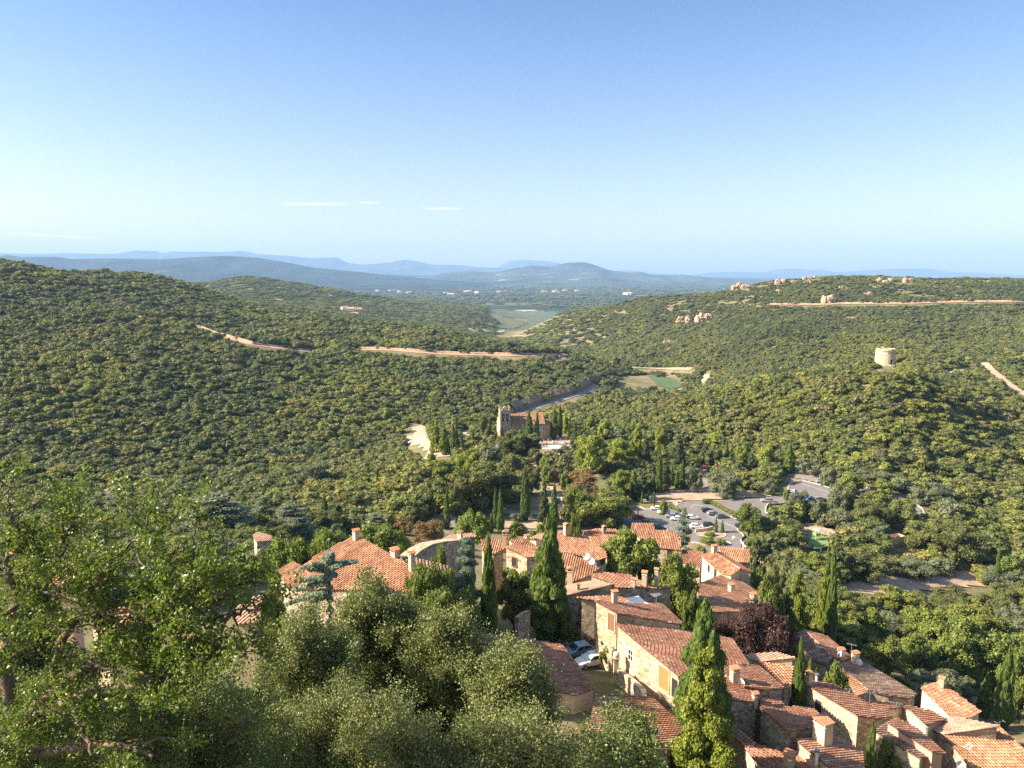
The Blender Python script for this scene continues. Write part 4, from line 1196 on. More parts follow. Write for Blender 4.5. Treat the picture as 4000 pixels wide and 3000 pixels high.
house("stone_house", "freestanding house with one orange striped slope nearest the two dark cypresses", 'D',
      [([(1318, 632), (1470, 580), (1540, 620), (1840, 838), (1740, 892), (1597, 902)], (1597, 902), 82, (.75, -.65), 15, O, CREAM)],
      [(0, (1497, 625), .8, .7, .9, PINKR, 'cap')])
house("large_house", "large house with bleached salmon slope and wide mottled orange slope in the bottom corner", 'D',
      [([(1375, 962), (1530, 905), (1625, 885), (2000, 965), (1500, 1037)], (1500, 1037), 77.7, (-.9, .1), 11, P_, STONE),
       ([(1500, 1037), (2000, 965), (2212, 1160), (2360, 1400), (1800, 1400), (1650, 1200)], (1500, 1037), 77.7, (.3, -.95), 15, O, STONE)])
house("stone_house", "wide red roof edged by a pink coping behind the large pale chimney", 'C',
      [([(1575, 962), (2140, 1022), (2215, 1090), (2300, 1220), (1875, 1262), (1570, 1010)], (2140, 1022), 73.5, ((2300, 1220), 'W'), 11, R_, STONE_L)])
house("stone_house", "dark red roof with toothed tile edge carrying the large pale chimney and a pipe vent", 'D',
      [([(235, 1085), (380, 1060), (545, 1000), (760, 1165), (812, 1185), (830, 1400), (620, 1400), (470, 1275)], (545, 1000), 70.7, ((812, 1185), 'W'), 11, R_, STONE_L)],
      [(0, (468, 1110), 1.75, 1.3, 2.1, CREAM, 'cap'), (0, (422, 1245), .35, .35, .7, WHITE, 'pipe')])
house("stone_house", "dark red roof at the bottom edge with a squat grey topped chimney", 'C',
      [([(1380, 1400), (1530, 1395), (1820, 1495), (2100, 1570), (2350, 1640), (2450, 1800), (1800, 1800), (1500, 1560)], (1820, 1495), 67, (.8, -.6), 12, R_, BUFF),
       ([(1240, 1170), (1530, 1395), (1430, 1440), (1225, 1265)], (1530, 1395), 67.5, (-.8, -.5), 12, O, CREAM)],
      [(0, (1888, 1640), 1.25, 1.0, 1.0, BUFF, 'cap')])
house("stone_house", "red roofed house below the grassy rock bank and the lane", 'C',
      [([(-200, 880), (0, 868), (385, 888), (560, 1055), (745, 1195), (590, 1485), (0, 1455), (-330, 1440)], (385, 888), 74, ((745, 1195), 'W'), 12, R_, STONE)])
house("stone_house", "red roofed house half hidden by the near holm oaks beside the two parked cars", 'I',
      [([(520, 150), (700, 170), (900, 200), (1140, 235), (1310, 265), (1600, 640), (1430, 700), (1150, 640), (900, 520), (640, 340)], (1310, 265), 83.3, ((1600, 640), 'W'), 12, R_, CREAM)])
house("large_house", "large tiled roof with three chimneys among the pines", 'K',
      [([(415, 500), (545, 430), (620, 470), (760, 370), (860, 322), (1060, 208), (1118, 215), (1690, 545), (1565, 685), (505, 665)], (1118, 215), 86, (-.79, -.62), 20, O, STONE)],
      [(0, (1087, 242), .8, .7, .9, BUFF, 'cap'), (0, (1420, 385), 1.2, .7, .5, PINKR, 'cap'), (0, (1568, 508), .65, .6, 1.7, BUFF, 'cap')])
house("stone_house", "low roof of dark old tiles right behind the large roof with three chimneys", 'K',
      [([(1480, 395), (1560, 390), (1890, 470), (1880, 492), (1715, 530), (1640, 500)], (1715, 530), 77, (.2, -1), 12, D_, STONE)])
house("stone_house", "house with bleached rounded roof at the end of the ruined wall", 'K',
      [([(1822, 245), (1895, 200), (2085, 185), (2128, 212), (1960, 245)], (1822, 245), 104, (-.5, -.8), 10, P_, STONE)],
      [(0, (1985, 245), .7, .6, .9, CREAM, 'cap')])
house("stone_house", "coral walled house seen between the branches of the near oak at the left edge", 'J',
      [([(60, 480), (290, 415), (390, 430), (480, 510), (420, 640), (100, 640)], (100, 560), 50, (-.3, -.95), 16, O, PINKR)])
house("stone_house", "orange roof glimpsed low down through the leaves of the near oak", 'J',
      [([(520, 760), (830, 690), (960, 700), (1190, 880), (1150, 950), (620, 950)], (620, 950), 45, (-.2, -1), 17, O, STONE)])
house("stone_house", "pale gabled wall and tile roof glimpsed at the edge of the near oak leaves", 'J',
      [([(1400, 715), (1500, 650), (1572, 640), (1535, 800), (1390, 815)], (1390, 815), 58, (-.5, -.85), 17, P_, CREAM)])
house("stone_hut", "small sandy stone hut with slim cypresses between the cedars", 'E',
      [([(-30, 640), (20, 618), (150, 655), (140, 690), (0, 700)], (0, 700), 118, (-.3, -1), 10, P_, BUFF)], cat="hut")
# ------------------------------------------------------------------ free walls
def wall_run(name, label, pts, h, th, mat, cat="wall", coping=None, dn=1.0, ztop=None):
    """pts world points of the top centre line"""
    c = sum(pts, Vector()) / len(pts)
    root = MB(); cp = MB()
    for a, b in zip(pts[:-1], pts[1:]):
        d = (b - a); d.z = 0; L = d.length
        if L < .05: continue
        n = Vector((-d.y, d.x, 0)).normalized() * th / 2
        e = d.normalized() * .02
        P = [a - e + n, b + e + n, b + e - n, a - e - n]
        bot = min(hgt(a.x, a.y), hgt(b.x, b.y)) - dn if h is None else None
        V = [Vector((p.x, p.y, (bot if bot is not None else p.z - h))) for p in P] + [Vector(p) for p in P]
        root.add([v - c for v in V], [(0, 1, 2, 3), (7, 6, 5, 4), (4, 5, 1, 0), (5, 6, 2, 1), (6, 7, 3, 2), (7, 4, 0, 3)], .5)
        if coping:
            P = [p + Vector((0, 0, .003)) + (p - (a if i in (0, 3) else b)).normalized() * .05 for i, p in enumerate(P)]
            V = P + [p + Vector((0, 0, .1)) for p in P]
            cp.add([v - c for v in V], [(0, 1, 2, 3), (7, 6, 5, 4), (4, 5, 1, 0), (5, 6, 2, 1), (6, 7, 3, 2), (7, 4, 0, 3)], .5)
    if coping:
        e = empty(name, c, 0, label, cat); root.build("wall_body", mat, e); cp.build("coping", coping, e); return e
    o = root.build(name, mat); o.location = c
    return tag(o, label, cat)
def wline(k, pts, Ys):
    return [atY(*zc(k, *p), Y) for p, Y in zip(pts, Ys)]
wall_run("ruined_wall", "curved grey ruined stone wall behind the dark roof", wline('K', [(1525, 385), (1600, 325), (1700, 275), (1830, 252), (1950, 240)], [84, 87, 91, 97, 101]), None, 1.6, STONE, coping=STONE_L)
wall_run("garden_wall", "buff garden wall with orange coping behind the purple plum tree", wline('B', [(1385, 1030), (1450, 1110), (1480, 1210), (1575, 1195)], [106, 104, 101, 103]), None, .4, BUFF, coping=TERRA)
wall_run("retaining_wall", "curved stone retaining wall beside the lane and grassy bank", wline('C', [(30, 575), (90, 620), (160, 670), (250, 745), (310, 810), (325, 880)], [81.5, 80, 78.3, 76.5, 75, 73.5]), None, .55, STONE_L)
def onground(P, h):
    for p in P: p.z = hgt(p.x, p.y) + h
    return P
wall_run("low_wall", "low stone wall above the two parked cars", onground(wline('A', [(790, 1290), (900, 1330), (1050, 1400), (1200, 1490), (1330, 1590)], [94.5, 93.5, 92, 90.5, 89]), .55), None, .6, STONE_L)
wall_run("yard_wall", "old stone wall of the yard left of the tallest cypress", wline('A', [(325, 1140), (390, 1085), (455, 1060)], [88, 90.5, 92]), None, .45, STONE)
wall_run("terrace_wall", "cream parapet wall of the small roof terrace", wline('D', [(1035, 815), (1172, 795), (1372, 985)], [80.5, 82, 76]), 1.5, .22, CREAM, coping=PINKR)
# stone gate pillar with ball
pb = atY(*zc('C', 18, 600), 81.0); b = MB()
b.box((0, 0, .3), (.55, .55, 2.2)); b.box((0, 0, 1.45), (.75, .75, .12))
e = empty("gate_pillar", pb, 0, "stone pillar topped by a grey ball at the end of the low wall", "pillar"); b.build("shaft", STONE_L, e)
b = MB(); b.lathe([(0.08, 1.5), (.3, 1.6), (.38, 1.85), (.3, 2.1), (.05, 2.2)], 12); b.build("ball", KERB, e, smooth=True)
# sun sail
q = [atY(*zc('A', *p), Y) for p, Y in (((1490, 930), 96), ((1640, 905), 98), ((1755, 995), 93.5), ((1560, 985), 93))]
c = sum(q, Vector()) / 4
V = []; n = 8
for i in range(n + 1):
    for j in range(n + 1):
        s_, t_ = i / n, j / n
        p = (q[0] * (1 - s_) + q[1] * s_) * (1 - t_) + (q[3] * (1 - s_) + q[2] * s_) * t_
        p = p - Vector((0, 0, 1.2 * s_ * (1 - s_) * t_ * (1 - t_) * 4)) - c; V.append(p)
F = [(i * (n + 1) + j, (i + 1) * (n + 1) + j, (i + 1) * (n + 1) + j + 1, i * (n + 1) + j + 1) for i in range(n) for j in range(n)]
e = empty("sun_sail", c, 0, "white fabric sun sail stretched over a terrace beside the dark stone wall", "sun sail")
b = MB(); b.add(V, F, .5); b.add([v - Vector((0, 0, .02)) for v in V], [f[::-1] for f in F], .5); b.build("sail", WHITE, e, smooth=True)
for p in q:
    b = MB(); b.tube((p.x - c.x, p.y - c.y, hgt(p.x, p.y) - c.z), (p.x - c.x, p.y - c.y, p.z - c.z), .04); b.build("post", METAL, e)
# satellite dishes, antennas
def dish(k, px, Y, r, label, az=-.3):
    p = atY(*zc(k, *px), Y)
    e = empty("satellite_dish", p, az, label, "satellite dish", "satellite dishes on the roofs")
    b = MB(); n = 16; V = [(0, .12, 0)]; 
    for ring in (.5, 1.0):
        for i in range(n):
            t = i * 2 * math.pi / n; V.append((r * ring * math.cos(t), .12 - .12 * ring ** 2, r * 1.08 * ring * math.sin(t)))
    F = [(0, 1 + i, 1 + (i + 1) % n) for i in range(n)] + [(1 + i, 1 + n + i, 1 + n + (i + 1) % n, 1 + (i + 1) % n) for i in range(n)]
    b.add(V, F, .5); b.build("dish", WHITE, e, smooth=True)
    b = MB(); b.tube((0, .12, 0), (0, .3, -.9), .03); b.tube((0, .1, -r), (0, -r * .9, -.05), .015); b.box((0, -r * .9, 0), (.07, .12, .07)); b.build("arm", METAL, e)
dish('A', (1078, 480), 107, .52, "white satellite dish higher of the pair beside the broad striped roof")
dish('A', (1132, 530), 106, .52, "white satellite dish lower of the pair beside the broad striped roof")
dish('C', (1370, 735), 75, .42, "white satellite dish hanging beside the square chimney", -.9)
dish('D', (788, 412), 97, .42, "white satellite dish on the cream chimney near the dense trees", -.8)
dish('D', (1660, 1296), 68, .38, "small white satellite dish on the bottom corner house wall", -.2)
dish('I', (1788, 392), 80.5, .01, "x") if False else None
def antenna(k, top, base, Y, label, n=5, ln=.8):
    p0 = atY(*zc(k, *base), Y); p1 = atY(*zc(k, *top), Y); h = p1.z - p0.z
    e = empty("antenna", p0, random.uniform(-.6, .6), label, "antenna", "television antennas on the roofs")
    b = MB(); b.tube((0, 0, -.5), (0, 0, h), .045, n=5); b.build("mast", METAL, e)
    b = MB(); b.tube((-.6, 0, h * .93), (.6, 0, h * .93), .025, n=4)
    for i in range(n):
        x = -.55 + 1.1 * i / (n - 1); b.tube((x, -ln / 2 * (1 - .08 * i), h * .93), (x, ln / 2 * (1 - .08 * i), h * .93), .018, n=4)
    b.build("boom", METAL, e)
antenna('A', (1838, 870), (1828, 1180), 87, "tall white antenna mast standing over the red roof with the wooden door", 7, 1.0)
antenna('D', (715, 250), (715, 400), 97, "double antenna behind the cream chimney near the dense trees")
antenna('D', (470, 850), (460, 1050), 71, "antenna fixed to the large pale chimney")
antenna('D', (875, 670), (876, 780), 80, "antenna rising over the hedge beside the long weathered roof")
antenna('D', (1112, 765), (1108, 800), 81, "short antenna above the cream roof terrace")
antenna('D', (1722, 1130), (1720, 1270), 71, "antenna in front of the wide mottled orange slope")
antenna('D', (2000, 925), (2000, 970), 82, "small antenna at the ridge end of the bottom corner house", 2, .5)
antenna('D', (690, 650), (690, 690), 84, "white antenna behind the round green tree among the roofs")
antenna('A', (1165, 415), (1160, 500), 112, "thin antenna above the two satellite dishes")
# lane of the village
def sheet(name, pix, mat, kind="structure", z=None, dz=.12, lab=None, cat=None, res=None):
    """flat or draped ground sheet whose outline was read off the photograph"""
    W = [(atZ(*p, z) if z is not None else hit(*p)) for p in pix]
    if z is not None:
        V = [(p.x, p.y, z) for p in W]; m = len(V)
        ar = sum(V[i][0] * V[(i + 1) % m][1] - V[(i + 1) % m][0] * V[i][1] for i in range(m))
        F = [tuple(range(m))] if ar > 0 else [tuple(range(m))[::-1]]
        b = MB(); b.add(V, F, .5); o = b.build(name, mat)
    else:
        xs = [p.x for p in W]; ys = [p.y for p in W]; r = res or max(1.0, (max(ys) - min(ys)) / 40)
        nx = int((max(xs) - min(xs)) / r) + 2; ny = int((max(ys) - min(ys)) / r) + 2
        gx = np.linspace(min(xs), max(xs), nx); gy = np.linspace(min(ys), max(ys), ny)
        GX, GY = np.meshgrid(gx, gy); GZ = height(GX, GY) + dz
        V = np.stack([GX, GY, GZ], -1).reshape(-1, 3)
        i = np.arange((ny - 1) * nx).reshape(ny - 1, nx)[:, :-1].ravel()
        F = np.stack([i, i + 1, i + nx + 1, i + nx], 1)
        cx = V[F].mean(1); ok = inpoly(cx[:, 0], cx[:, 1], [(p.x, p.y) for p in W])
        o = link(name, np_mesh(name, V, F[ok], mat, smooth=True))
    return tag(o, lab, cat, None, kind)
M_LANE = plain("lane_concrete", (0.24, 0.21, 0.18), 0.95, var=0.15, scale=1.5)
sheet("lane", zl('C', [(-420, 180), (-300, 150), (0, 470), (60, 540), (240, 610), (450, 780), (660, 950), (760, 1100), (640, 1120), (330, 880), (240, 720), (30, 600), (-150, 560)]), M_LANE, dz=.14, res=.6)
# ------------------------------------------------------------------ church
def church():
    g = -84.5
    th = math.radians(9)
    root = empty("church", (-5.9, 378, g), th, "stone church with orange tiled roof and a square bell tower with clock", "church")
    H = 8.4; Dp = 12.5; Lx = 23.0; RH = 13.2
    b = MB()
    V = [(0, 0, 0), (Lx, 0, 0), (Lx, Dp, 0), (0, Dp, 0), (0, 0, H), (Lx, 0, H), (Lx, Dp, H), (0, Dp, H), (0, Dp / 2, RH), (Lx, Dp / 2, RH)]
    b.add(V, [(3, 2, 1, 0), (0, 1, 5, 4), (2, 3, 7, 6), (1, 2, 6, 9, 5), (3, 0, 4, 8, 7), (4, 5, 9, 8), (8, 9, 6, 7)])
    b.prism([(23, 1.5), (26, 2.5), (28, 5), (28, 8), (26, 10.5), (23, 11.5)], 0, 8.0)
    b.prism([(-1.6, 1.5), (0, .4), (0, 3.2)], 0, [3, 7, 7])
    b.build("wall", STONE_L, root)
    b = MB()
    for x in (8, 15.6, 22.6): b.box((x, -.25, H / 2 - .6), (.7, .6, H - 1.4))
    b.build("buttress", STONE, root)
    def rp(x0, x1, y0, z0, y1, z1, name="roof", tm=T_ORANGE):
        # slope rising from (y0,z0) to (y1,z1)
        b = MB()
        A = [Vector((x0, y0, z0)), Vector((x1, y0, z0)), Vector((x1, y1, z1)), Vector((x0, y1, z1))]
        class Q: pass
        q = Q(); q.P = A[0]; q.e = Vector((1, 0, 0)); q.up = (A[3] - A[0]).normalized(); q.n = q.e.cross(q.up)
        if q.n.z < 0: q.n = -q.n; 
        tile_roof(b, q, A, sp=.42, ln=.7)
        return b.build(name, tm, root)
    rp(5.2, 16.2, -.3, H - .05, Dp / 2, RH + .12); rp(16.2, 23.1, -.3, H + .5, Dp / 2, RH + .65); rp(-.2, 5.2, 5.0, H + 3.6, Dp / 2, RH + .12)
    b = MB(); b.box((16.2, Dp / 4, 0), (.3, .1, .1)); 
    # back slope plain
    b = MB(); b.add([(-.2, Dp + .3, H - .1), (23.1, Dp + .3, H - .1), (23.1, Dp / 2 + .02, RH + .12), (-.2, Dp / 2 + .02, RH + .12)], [(1, 0, 3, 2)], .4); b.build("roof", T_ORANGE, root)
    b = MB(); cz = 9.6; ring = [(22.9, 1.2), (26.2, 2.2), (28.3, 4.8), (28.3, 8.2), (26.2, 10.8), (22.9, 11.8)]
    V = [(x, y, 8.0) for x, y in ring] + [(23.0, 6.5, 10.4)]
    for i in range(5): b.add([V[i], V[i + 1], V[6]], [(0, 1, 2)], random.random() * .5)
    b.build("roof", T_RED, root)
    b = MB(); b.box((11.5, -.12, H - .12), (23.2, .3, .25)); b.box((16.25, 3.0, H + 2.6), (.35, 7.4, .3), M=None); b.build("cornice", BUFF, root)
    # tower
    tw = MB(); T = 5.3; TH = 16.2
    tw.box((T / 2, T / 2, 5.2), (T + .05, T + .05, 10.4))
    # belfry storey with openings: piers and lintels
    def storey(z0, z1, wins):
        for (ax, sgn) in ((0, 0), (0, 1), (1, 0), (1, 1)):
            xs = [0]; 
            for (a, c_) in wins: xs += [a, c_]
            xs += [T]
            for i in range(0, len(xs), 2):
                w_ = xs[i + 1] - xs[i]; m = (xs[i] + xs[i + 1]) / 2
                if ax == 0: tw.box((m, .35 if sgn == 0 else T - .35, (z0 + z1) / 2), (w_, .7, z1 - z0))
                elif 0 < i < len(xs) - 2 or True:
                    tw.box((.35 if sgn == 0 else T - .35, m, (z0 + z1) / 2 + .002), (.696, w_ - .004 if w_ > .9 else w_, z1 - z0 - .006))
    tw.box((T / 2, T / 2, 10.5), (T + .3, T + .3, .2))
    storey(10.6, 11.9, [(1.0, 2.0), (3.1, 4.1)])
    tw.box((T / 2, T / 2, 12.0), (T, T, .2))
    storey(12.1, 14.4, [(1.0, 2.2), (3.0, 4.2)])
    tw.box((T / 2, T / 2, 15.2), (T, T, 1.6))
    tw.box((T / 2, T / 2, 16.05), (T + .3, T + .3, .22))
    for x in (.3, T - .3):
        for y in (.3, T - .3):
            tw.box((x, y, 17.0), (.7, .7, 1.7), taper=.9); tw.box((x, y, 18.1), (.5, .5, .6), taper=.2)
    tw.add([(1.1, .05, 16.1), (4.2, .05, 16.1), (4.0, .05, 17.4), (3.2, .05, 18.3), (2.1, .05, 18.3), (1.3, .05, 17.4), (1.1, .8, 16.1), (4.2, .8, 16.1), (4.0, .8, 17.4), (3.2, .8, 18.3), (2.1, .8, 18.3), (1.3, .8, 17.4)],
           [(0, 1, 2, 3, 4, 5), (11, 10, 9, 8, 7, 6), (1, 0, 6, 7), (2, 1, 7, 8), (3, 2, 8, 9), (4, 3, 9, 10), (5, 4, 10, 11), (0, 5, 11, 6)])
    tower = tw.build("bell_tower", STONE_L, root)
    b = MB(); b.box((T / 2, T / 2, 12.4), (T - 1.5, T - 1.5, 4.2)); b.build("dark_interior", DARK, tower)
    b = MB()
    b.tube((2.65, -.06, 17.15), (2.65, .04, 17.15), .8, n=28); clock = b.build("clock", WHITE, tower)
    b = MB()
    for i in range(12):
        t = i * math.pi / 6; b.box((2.65 + .64 * math.sin(t), -.08, 17.15 + .64 * math.cos(t)), (.07, .03, .07))
    b.tube((2.65, -.09, 17.15), (2.65, -.09, 17.68), .04, n=4); b.tube((2.65, -.09, 17.15), (3.02, -.09, 17.1), .05, n=4)
    b.build("clock_hands", DARK, tower)
    b = MB()
    for i in range(24):
        t0, t1 = i * math.pi / 12, (i + 1) * math.pi / 12
        b.tube((2.65 + .84 * math.sin(t0), -.02, 17.15 + .84 * math.cos(t0)), (2.65 + .84 * math.sin(t1), -.02, 17.15 + .84 * math.cos(t1)), .09, n=5)
    b.build("clock_surround", PINKR, tower)
    for x in (1.6, 3.6):
        b = MB(); b.lathe([(.12, 13.9), (.2, 13.6), (.28, 13.1), (.45, 12.75)], 12, c=(x, .3, 0)); b.tube((x, .3, 13.8), (x, .3, 14.3), .05, n=5); b.build("bell", METAL, tower)
    for (x, z, w_, h) in ((1.6, 9.0, .35, .8), ):
        b = MB(); b.box((x, -.04, z), (w_, .04, h)); b.build("window", DARK, root)
    # round headed door and arch
    b = MB(); n = 10
    for i in range(n):
        t0, t1 = math.pi * i / n, math.pi * (i + 1) / n
        b.tube((2.7 + .8 * math.cos(t0), -.05, 3.6 + .8 * math.sin(t0)), (2.7 + .8 * math.cos(t1), -.05, 3.6 + .8 * math.sin(t1)), .12, n=5)
    b.tube((1.9, -.05, 1.5), (1.9, -.05, 3.6), .12, n=5); b.tube((3.5, -.05, 1.5), (3.5, -.05, 3.6), .12, n=5)
    f = b.build("window", PINKR, root)
church()
# churchyard
M_YARD = plain("churchyard_gravel", (0.38, 0.28, 0.22), 0.95, var=0.3, scale=1.5)
sheet("churchyard", zl('F', [(560, 610), (700, 590), (880, 560), (930, 620), (925, 705), (610, 712), (560, 690)]), M_YARD, dz=.25, res=2)
Wt = [hit(*zc('F', *p)) for p in ((600, 742), (700, 748), (800, 752), (925, 742))]
wall_run("churchyard_wall", "low stone wall in front of the churchyard graves", [p + Vector((0, 0, 1.9)) for p in Wt], None, .6, STONE, coping=KERB)
GR = [(620, 640), (622, 680), (650, 650), (668, 625), (690, 665), (697, 612), (715, 690), (735, 640), (760, 605), (770, 655), (775, 690), (800, 630), (822, 600), (832, 665), (835, 640), (850, 610), (868, 650), (880, 690), (893, 590), (905, 680), (912, 650), (575, 640), (590, 610), (750, 680), (810, 690)]
gs = None
for i, p in enumerate(GR):
    h = hit(*zc('F', *p))
    if h is None: continue
    if i % 3 == 1:
        e = empty("tomb", h, .15, "low grey stone tomb among the crosses of the churchyard", "tomb", "tombs in the churchyard")
        b = MB(); b.box((0, 0, .3), (1.9, .9, .7)); b.box((0, 0, .7), (2.0, 1.0, .1)); b.box((-.9, 0, 1.1), (.15, .8, .8)); b.build("slab", KERB if i % 2 else GREYP, e)
    else:
        e = empty("grave_cross", h, .1 + .2 * random.random(), "pale stone cross standing in the churchyard beside the church", "grave cross", "crosses in the churchyard")
        b = MB(); b.box((0, 0, .25), (.7, .5, .5)); b.box((0, 0, 1.1), (.17, .15, 1.5)); b.box((0, 0, 1.35), (.75, .145, .16)); b.build("cross", KERB, e)
for i, (p, lab) in enumerate([((728, 795), "white gate pillar left of the churchyard gate"), ((825, 772), "white gate pillar right of the churchyard gate")]):
    h = hit(*zc('F', *p)); b = MB(); b.box((0, 0, 1.2), (.7, .7, 2.6)); b.box((0, 0, 2.6), (.9, .9, .25)); b.box((0, 0, 2.85), (.6, .6, .3), taper=.3)
    o = b.build("gate_pillar", WHITE); o.location = h; tag(o, lab, "pillar")
M_SAND = plain("pale_ground", (0.40, 0.31, 0.22), 0.95, var=0.2, scale=0.7)
sheet("church_path", zl('F', [(390, 765), (720, 755), (930, 770), (940, 800), (720, 800), (560, 800), (540, 870), (610, 960), (640, 1050), (760, 1160), (860, 1300), (840, 1420), (770, 1500), (740, 1440), (720, 1200), (620, 1090), (560, 980), (500, 900), (430, 850)]), M_SAND, dz=.3, res=2)
sheet("esplanade", zl('M', [(470, 1215), (560, 1205), (600, 1240), (640, 1310), (715, 1375), (720, 1400), (660, 1400), (620, 1385), (560, 1450), (545, 1430), (590, 1380), (520, 1330), (430, 1330), (460, 1290), (490, 1250)]), M_SAND, dz=.3, res=3)
sheet("car_bay", zl('M', [(795, 1250), (858, 1240), (866, 1270), (850, 1320), (790, 1300)]), M_SAND, dz=.3, res=3)
# small shelter with grey canvas
hp = atY(*zc('F', 735, 900), 352); hp.z = hgt(hp.x, hp.y)
e = empty("shelter", hp, .2, "open wooden shelter with grey sloping canvas roof below the churchyard", "shelter")
for x in (-2.6, 2.6):
    for y in (-1.6, 1.6):
        b = MB(); b.tube((x, y, 0), (x, y, 2.6 + .3 * (y > 0)), .1, n=6); b.build("post", WOODP, e)
b = MB(); b.add([(-3.2, -2.2, 2.5), (3.2, -2.2, 2.6), (2.9, 2.2, 3.3), (-2.5, 2.2, 3.2), (-3.2, -2.2, 2.6), (3.2, -2.2, 2.7), (2.9, 2.2, 3.4), (-2.5, 2.2, 3.3)], [(3, 2, 1, 0), (4, 5, 6, 7), (0, 1, 5, 4), (1, 2, 6, 5), (2, 3, 7, 6), (3, 0, 4, 7)]); b.build("canvas_roof", GREYP, e)
# ------------------------------------------------------------------ ruined windmill tower
def mill():
    p = hit(*zc('N', 1352, 826))
    d = p.y * CP - p.z * SP
    R = 118 / 1.58 / FPX * d / 2 * .96; Hh = 97 / 1.58 / FPX * d
    e = empty("ruined_tower", p, 0, "round ruined stone tower on the wooded hilltop", "tower")
    n = 40; V = []; F = []
    rs = np.random.default_rng(3); top = [Hh * (1 + .025 * rs.normal()) for _ in range(n)]
    for k, (rr_, zz) in enumerate(((R * 1.04, -1.5), (R, Hh * .5), (R * .95, None), (R * .95 - 1.1, None), (R * .95 - 1.2, Hh * .8))):
        for i in range(n):
            t = i * 2 * math.pi / n; q = rr_ * (1 + .008 * rs.normal()); V.append((q * math.cos(t), q * math.sin(t), top[i] if zz is None else zz))
    for k in range(4):
        for i in range(n): F.append((k * n + i, k * n + (i + 1) % n, (k + 1) * n + (i + 1) % n, (k + 1) * n + i))
    b = MB(); b.add(V, F, .5)
    b.lathe([(R * 1.0, Hh * .86), (R * 1.02, Hh * .9)], n)
    b.lathe([(.1, Hh * .8), (R * .95 - 1.1, Hh * .81)], n)
    b.build("wall", STONE_L, e)
    t = -math.pi / 2 + .22
    x, y = R * 1.02 * math.cos(t), R * 1.02 * math.sin(t)
    b = MB(); b.box((x, y, Hh * .19), (1.5, .35, Hh * .36), rz=t + math.pi / 2); b.build("door", DARK, e)
    b = MB(); b.box((x + .95, y + .1, Hh * .2), (.3, .5, Hh * .4), rz=t + math.pi / 2); b.box((x, y - .02, Hh * .4), (2.1, .45, .3), rz=t + math.pi / 2); b.build("door_frame", KERB, e)
    for (tt, z, w_, h) in ((-2.3, .5, .6, .5), (-1.75, .78, .4, .4)):
        b = MB(); b.box((R * .99 * math.cos(tt), R * .99 * math.sin(tt), Hh * z), (w_, .3, h), rz=tt + math.pi / 2); b.build("window", DARK, e)
    b = MB(); b.box((x, y - 1.2, .1), (4, 2.2, .5), rz=.1); b.build("doorstep", KERB, e)
mill()
# ------------------------------------------------------------------ rock outcrops
ROCK = stone_mat("ochre_rock", [(0.30, 0.24, 0.18), (0.50, 0.36, 0.22), (0.56, 0.40, 0.24), (0.40, 0.33, 0.26)], mortar=(0.28, 0.22, 0.16), scale=.35, b_=1.0)
def rock(k, px, w_, h, label, seed):
    p = hit(*zc(k, *px))
    if p is None: return
    d = p.y; W_ = w_ / ZO[k][2] / FPX * d; H_ = h / ZO[k][2] / FPX * d
    r = np.random.default_rng(seed); iv, fc = ico(3)
    V = []; F = []; off = 0
    nb = max(2, int(W_ / H_) + 2)
    for j in range(nb):
        s = np.array([W_ / nb * r.uniform(.7, 1.2), H_ * .6 * r.uniform(.6, 1.0), H_ * r.uniform(.55, 1.0)])
        q = iv.copy(); q = np.sign(q) * np.abs(q) ** .7
        f = fbm(q[:, 0] * 2.5 + j * 5 + seed, q[:, 2] * 3.5 + q[:, 1] * 2, 4, seed)
        q = q * (1 + .28 * f[:, None]) * s + np.array([(j + .5 - nb / 2) * W_ / nb, r.uniform(-.2, .2) * H_, -.1 * H_ * r.random()])
        V.append(q); F.append(fc + off); off += len(q)
    o = link("rock_outcrop", np_mesh("rock_outcrop", np.concatenate(V), np.concatenate(F), ROCK)); o.location = p
    tag(o, label, "rock", None)
for i, (p, w_, h, lab) in enumerate(RK): rock('N', p, w_, h, lab, 20 + i)
rock('M', (2150, 560), 40, 40, "x", 99) if False else None
# ------------------------------------------------------------------ car park
ZL = -81.45
sheet("car_park", zl('G', [(-250, 1010), (-330, 940), (-60, 800), (0, 770), (60, 800), (120, 805), (300, 740), (390, 775), (440, 735), (560, 718), (780, 712), (1290, 688), (1450, 665), (1600, 650), (1600, 560), (1625, 505), (1750, 488), (2070, 572), (2212, 610), (2440, 680), (2380, 740), (2080, 700), (1850, 680), (1640, 730), (1590, 722), (1380, 735), (1352, 830), (1440, 880), (1330, 895), (1050, 900), (1110, 980), (1060, 1010), (1120, 1090), (1090, 1130), (1100, 1250), (640, 1250), (560, 1150), (560, 1040), (300, 1100)]), M_ASPH, z=ZL)
gp = sheet("access_road", zl('G', [(655, 350), (730, 372), (745, 470), (760, 560), (690, 570), (672, 470), (640, 385)]), M_ASPH2, dz=.3, res=2)
sheet("access_road", zl('G', [(1460, 300), (1500, 325), (1540, 380), (1660, 400), (1980, 470), (2212, 560), (2212, 590), (2070, 560), (1750, 478), (1640, 460), (1500, 400)]), M_ASPH2, dz=.3, res=2)
sheet("access_road", zl('H', [(430, 560), (700, 618), (870, 672), (1030, 745), (1100, 815), (1175, 930), (1100, 1010), (980, 960), (1010, 850), (960, 780), (800, 700), (640, 650), (420, 660)]), M_ASPH2, dz=.3, res=2)
sheet("footpath", zl('G', [(1800, 970), (1860, 960), (2000, 1000), (2110, 1060), (2095, 1120), (1980, 1090), (1850, 1045), (1750, 1060), (1725, 1075)]), M_SAND, dz=.3, res=2)
M_FIELD = plain("trodden_earth", (0.36, 0.26, 0.18), 0.95, var=0.25, scale=0.35)
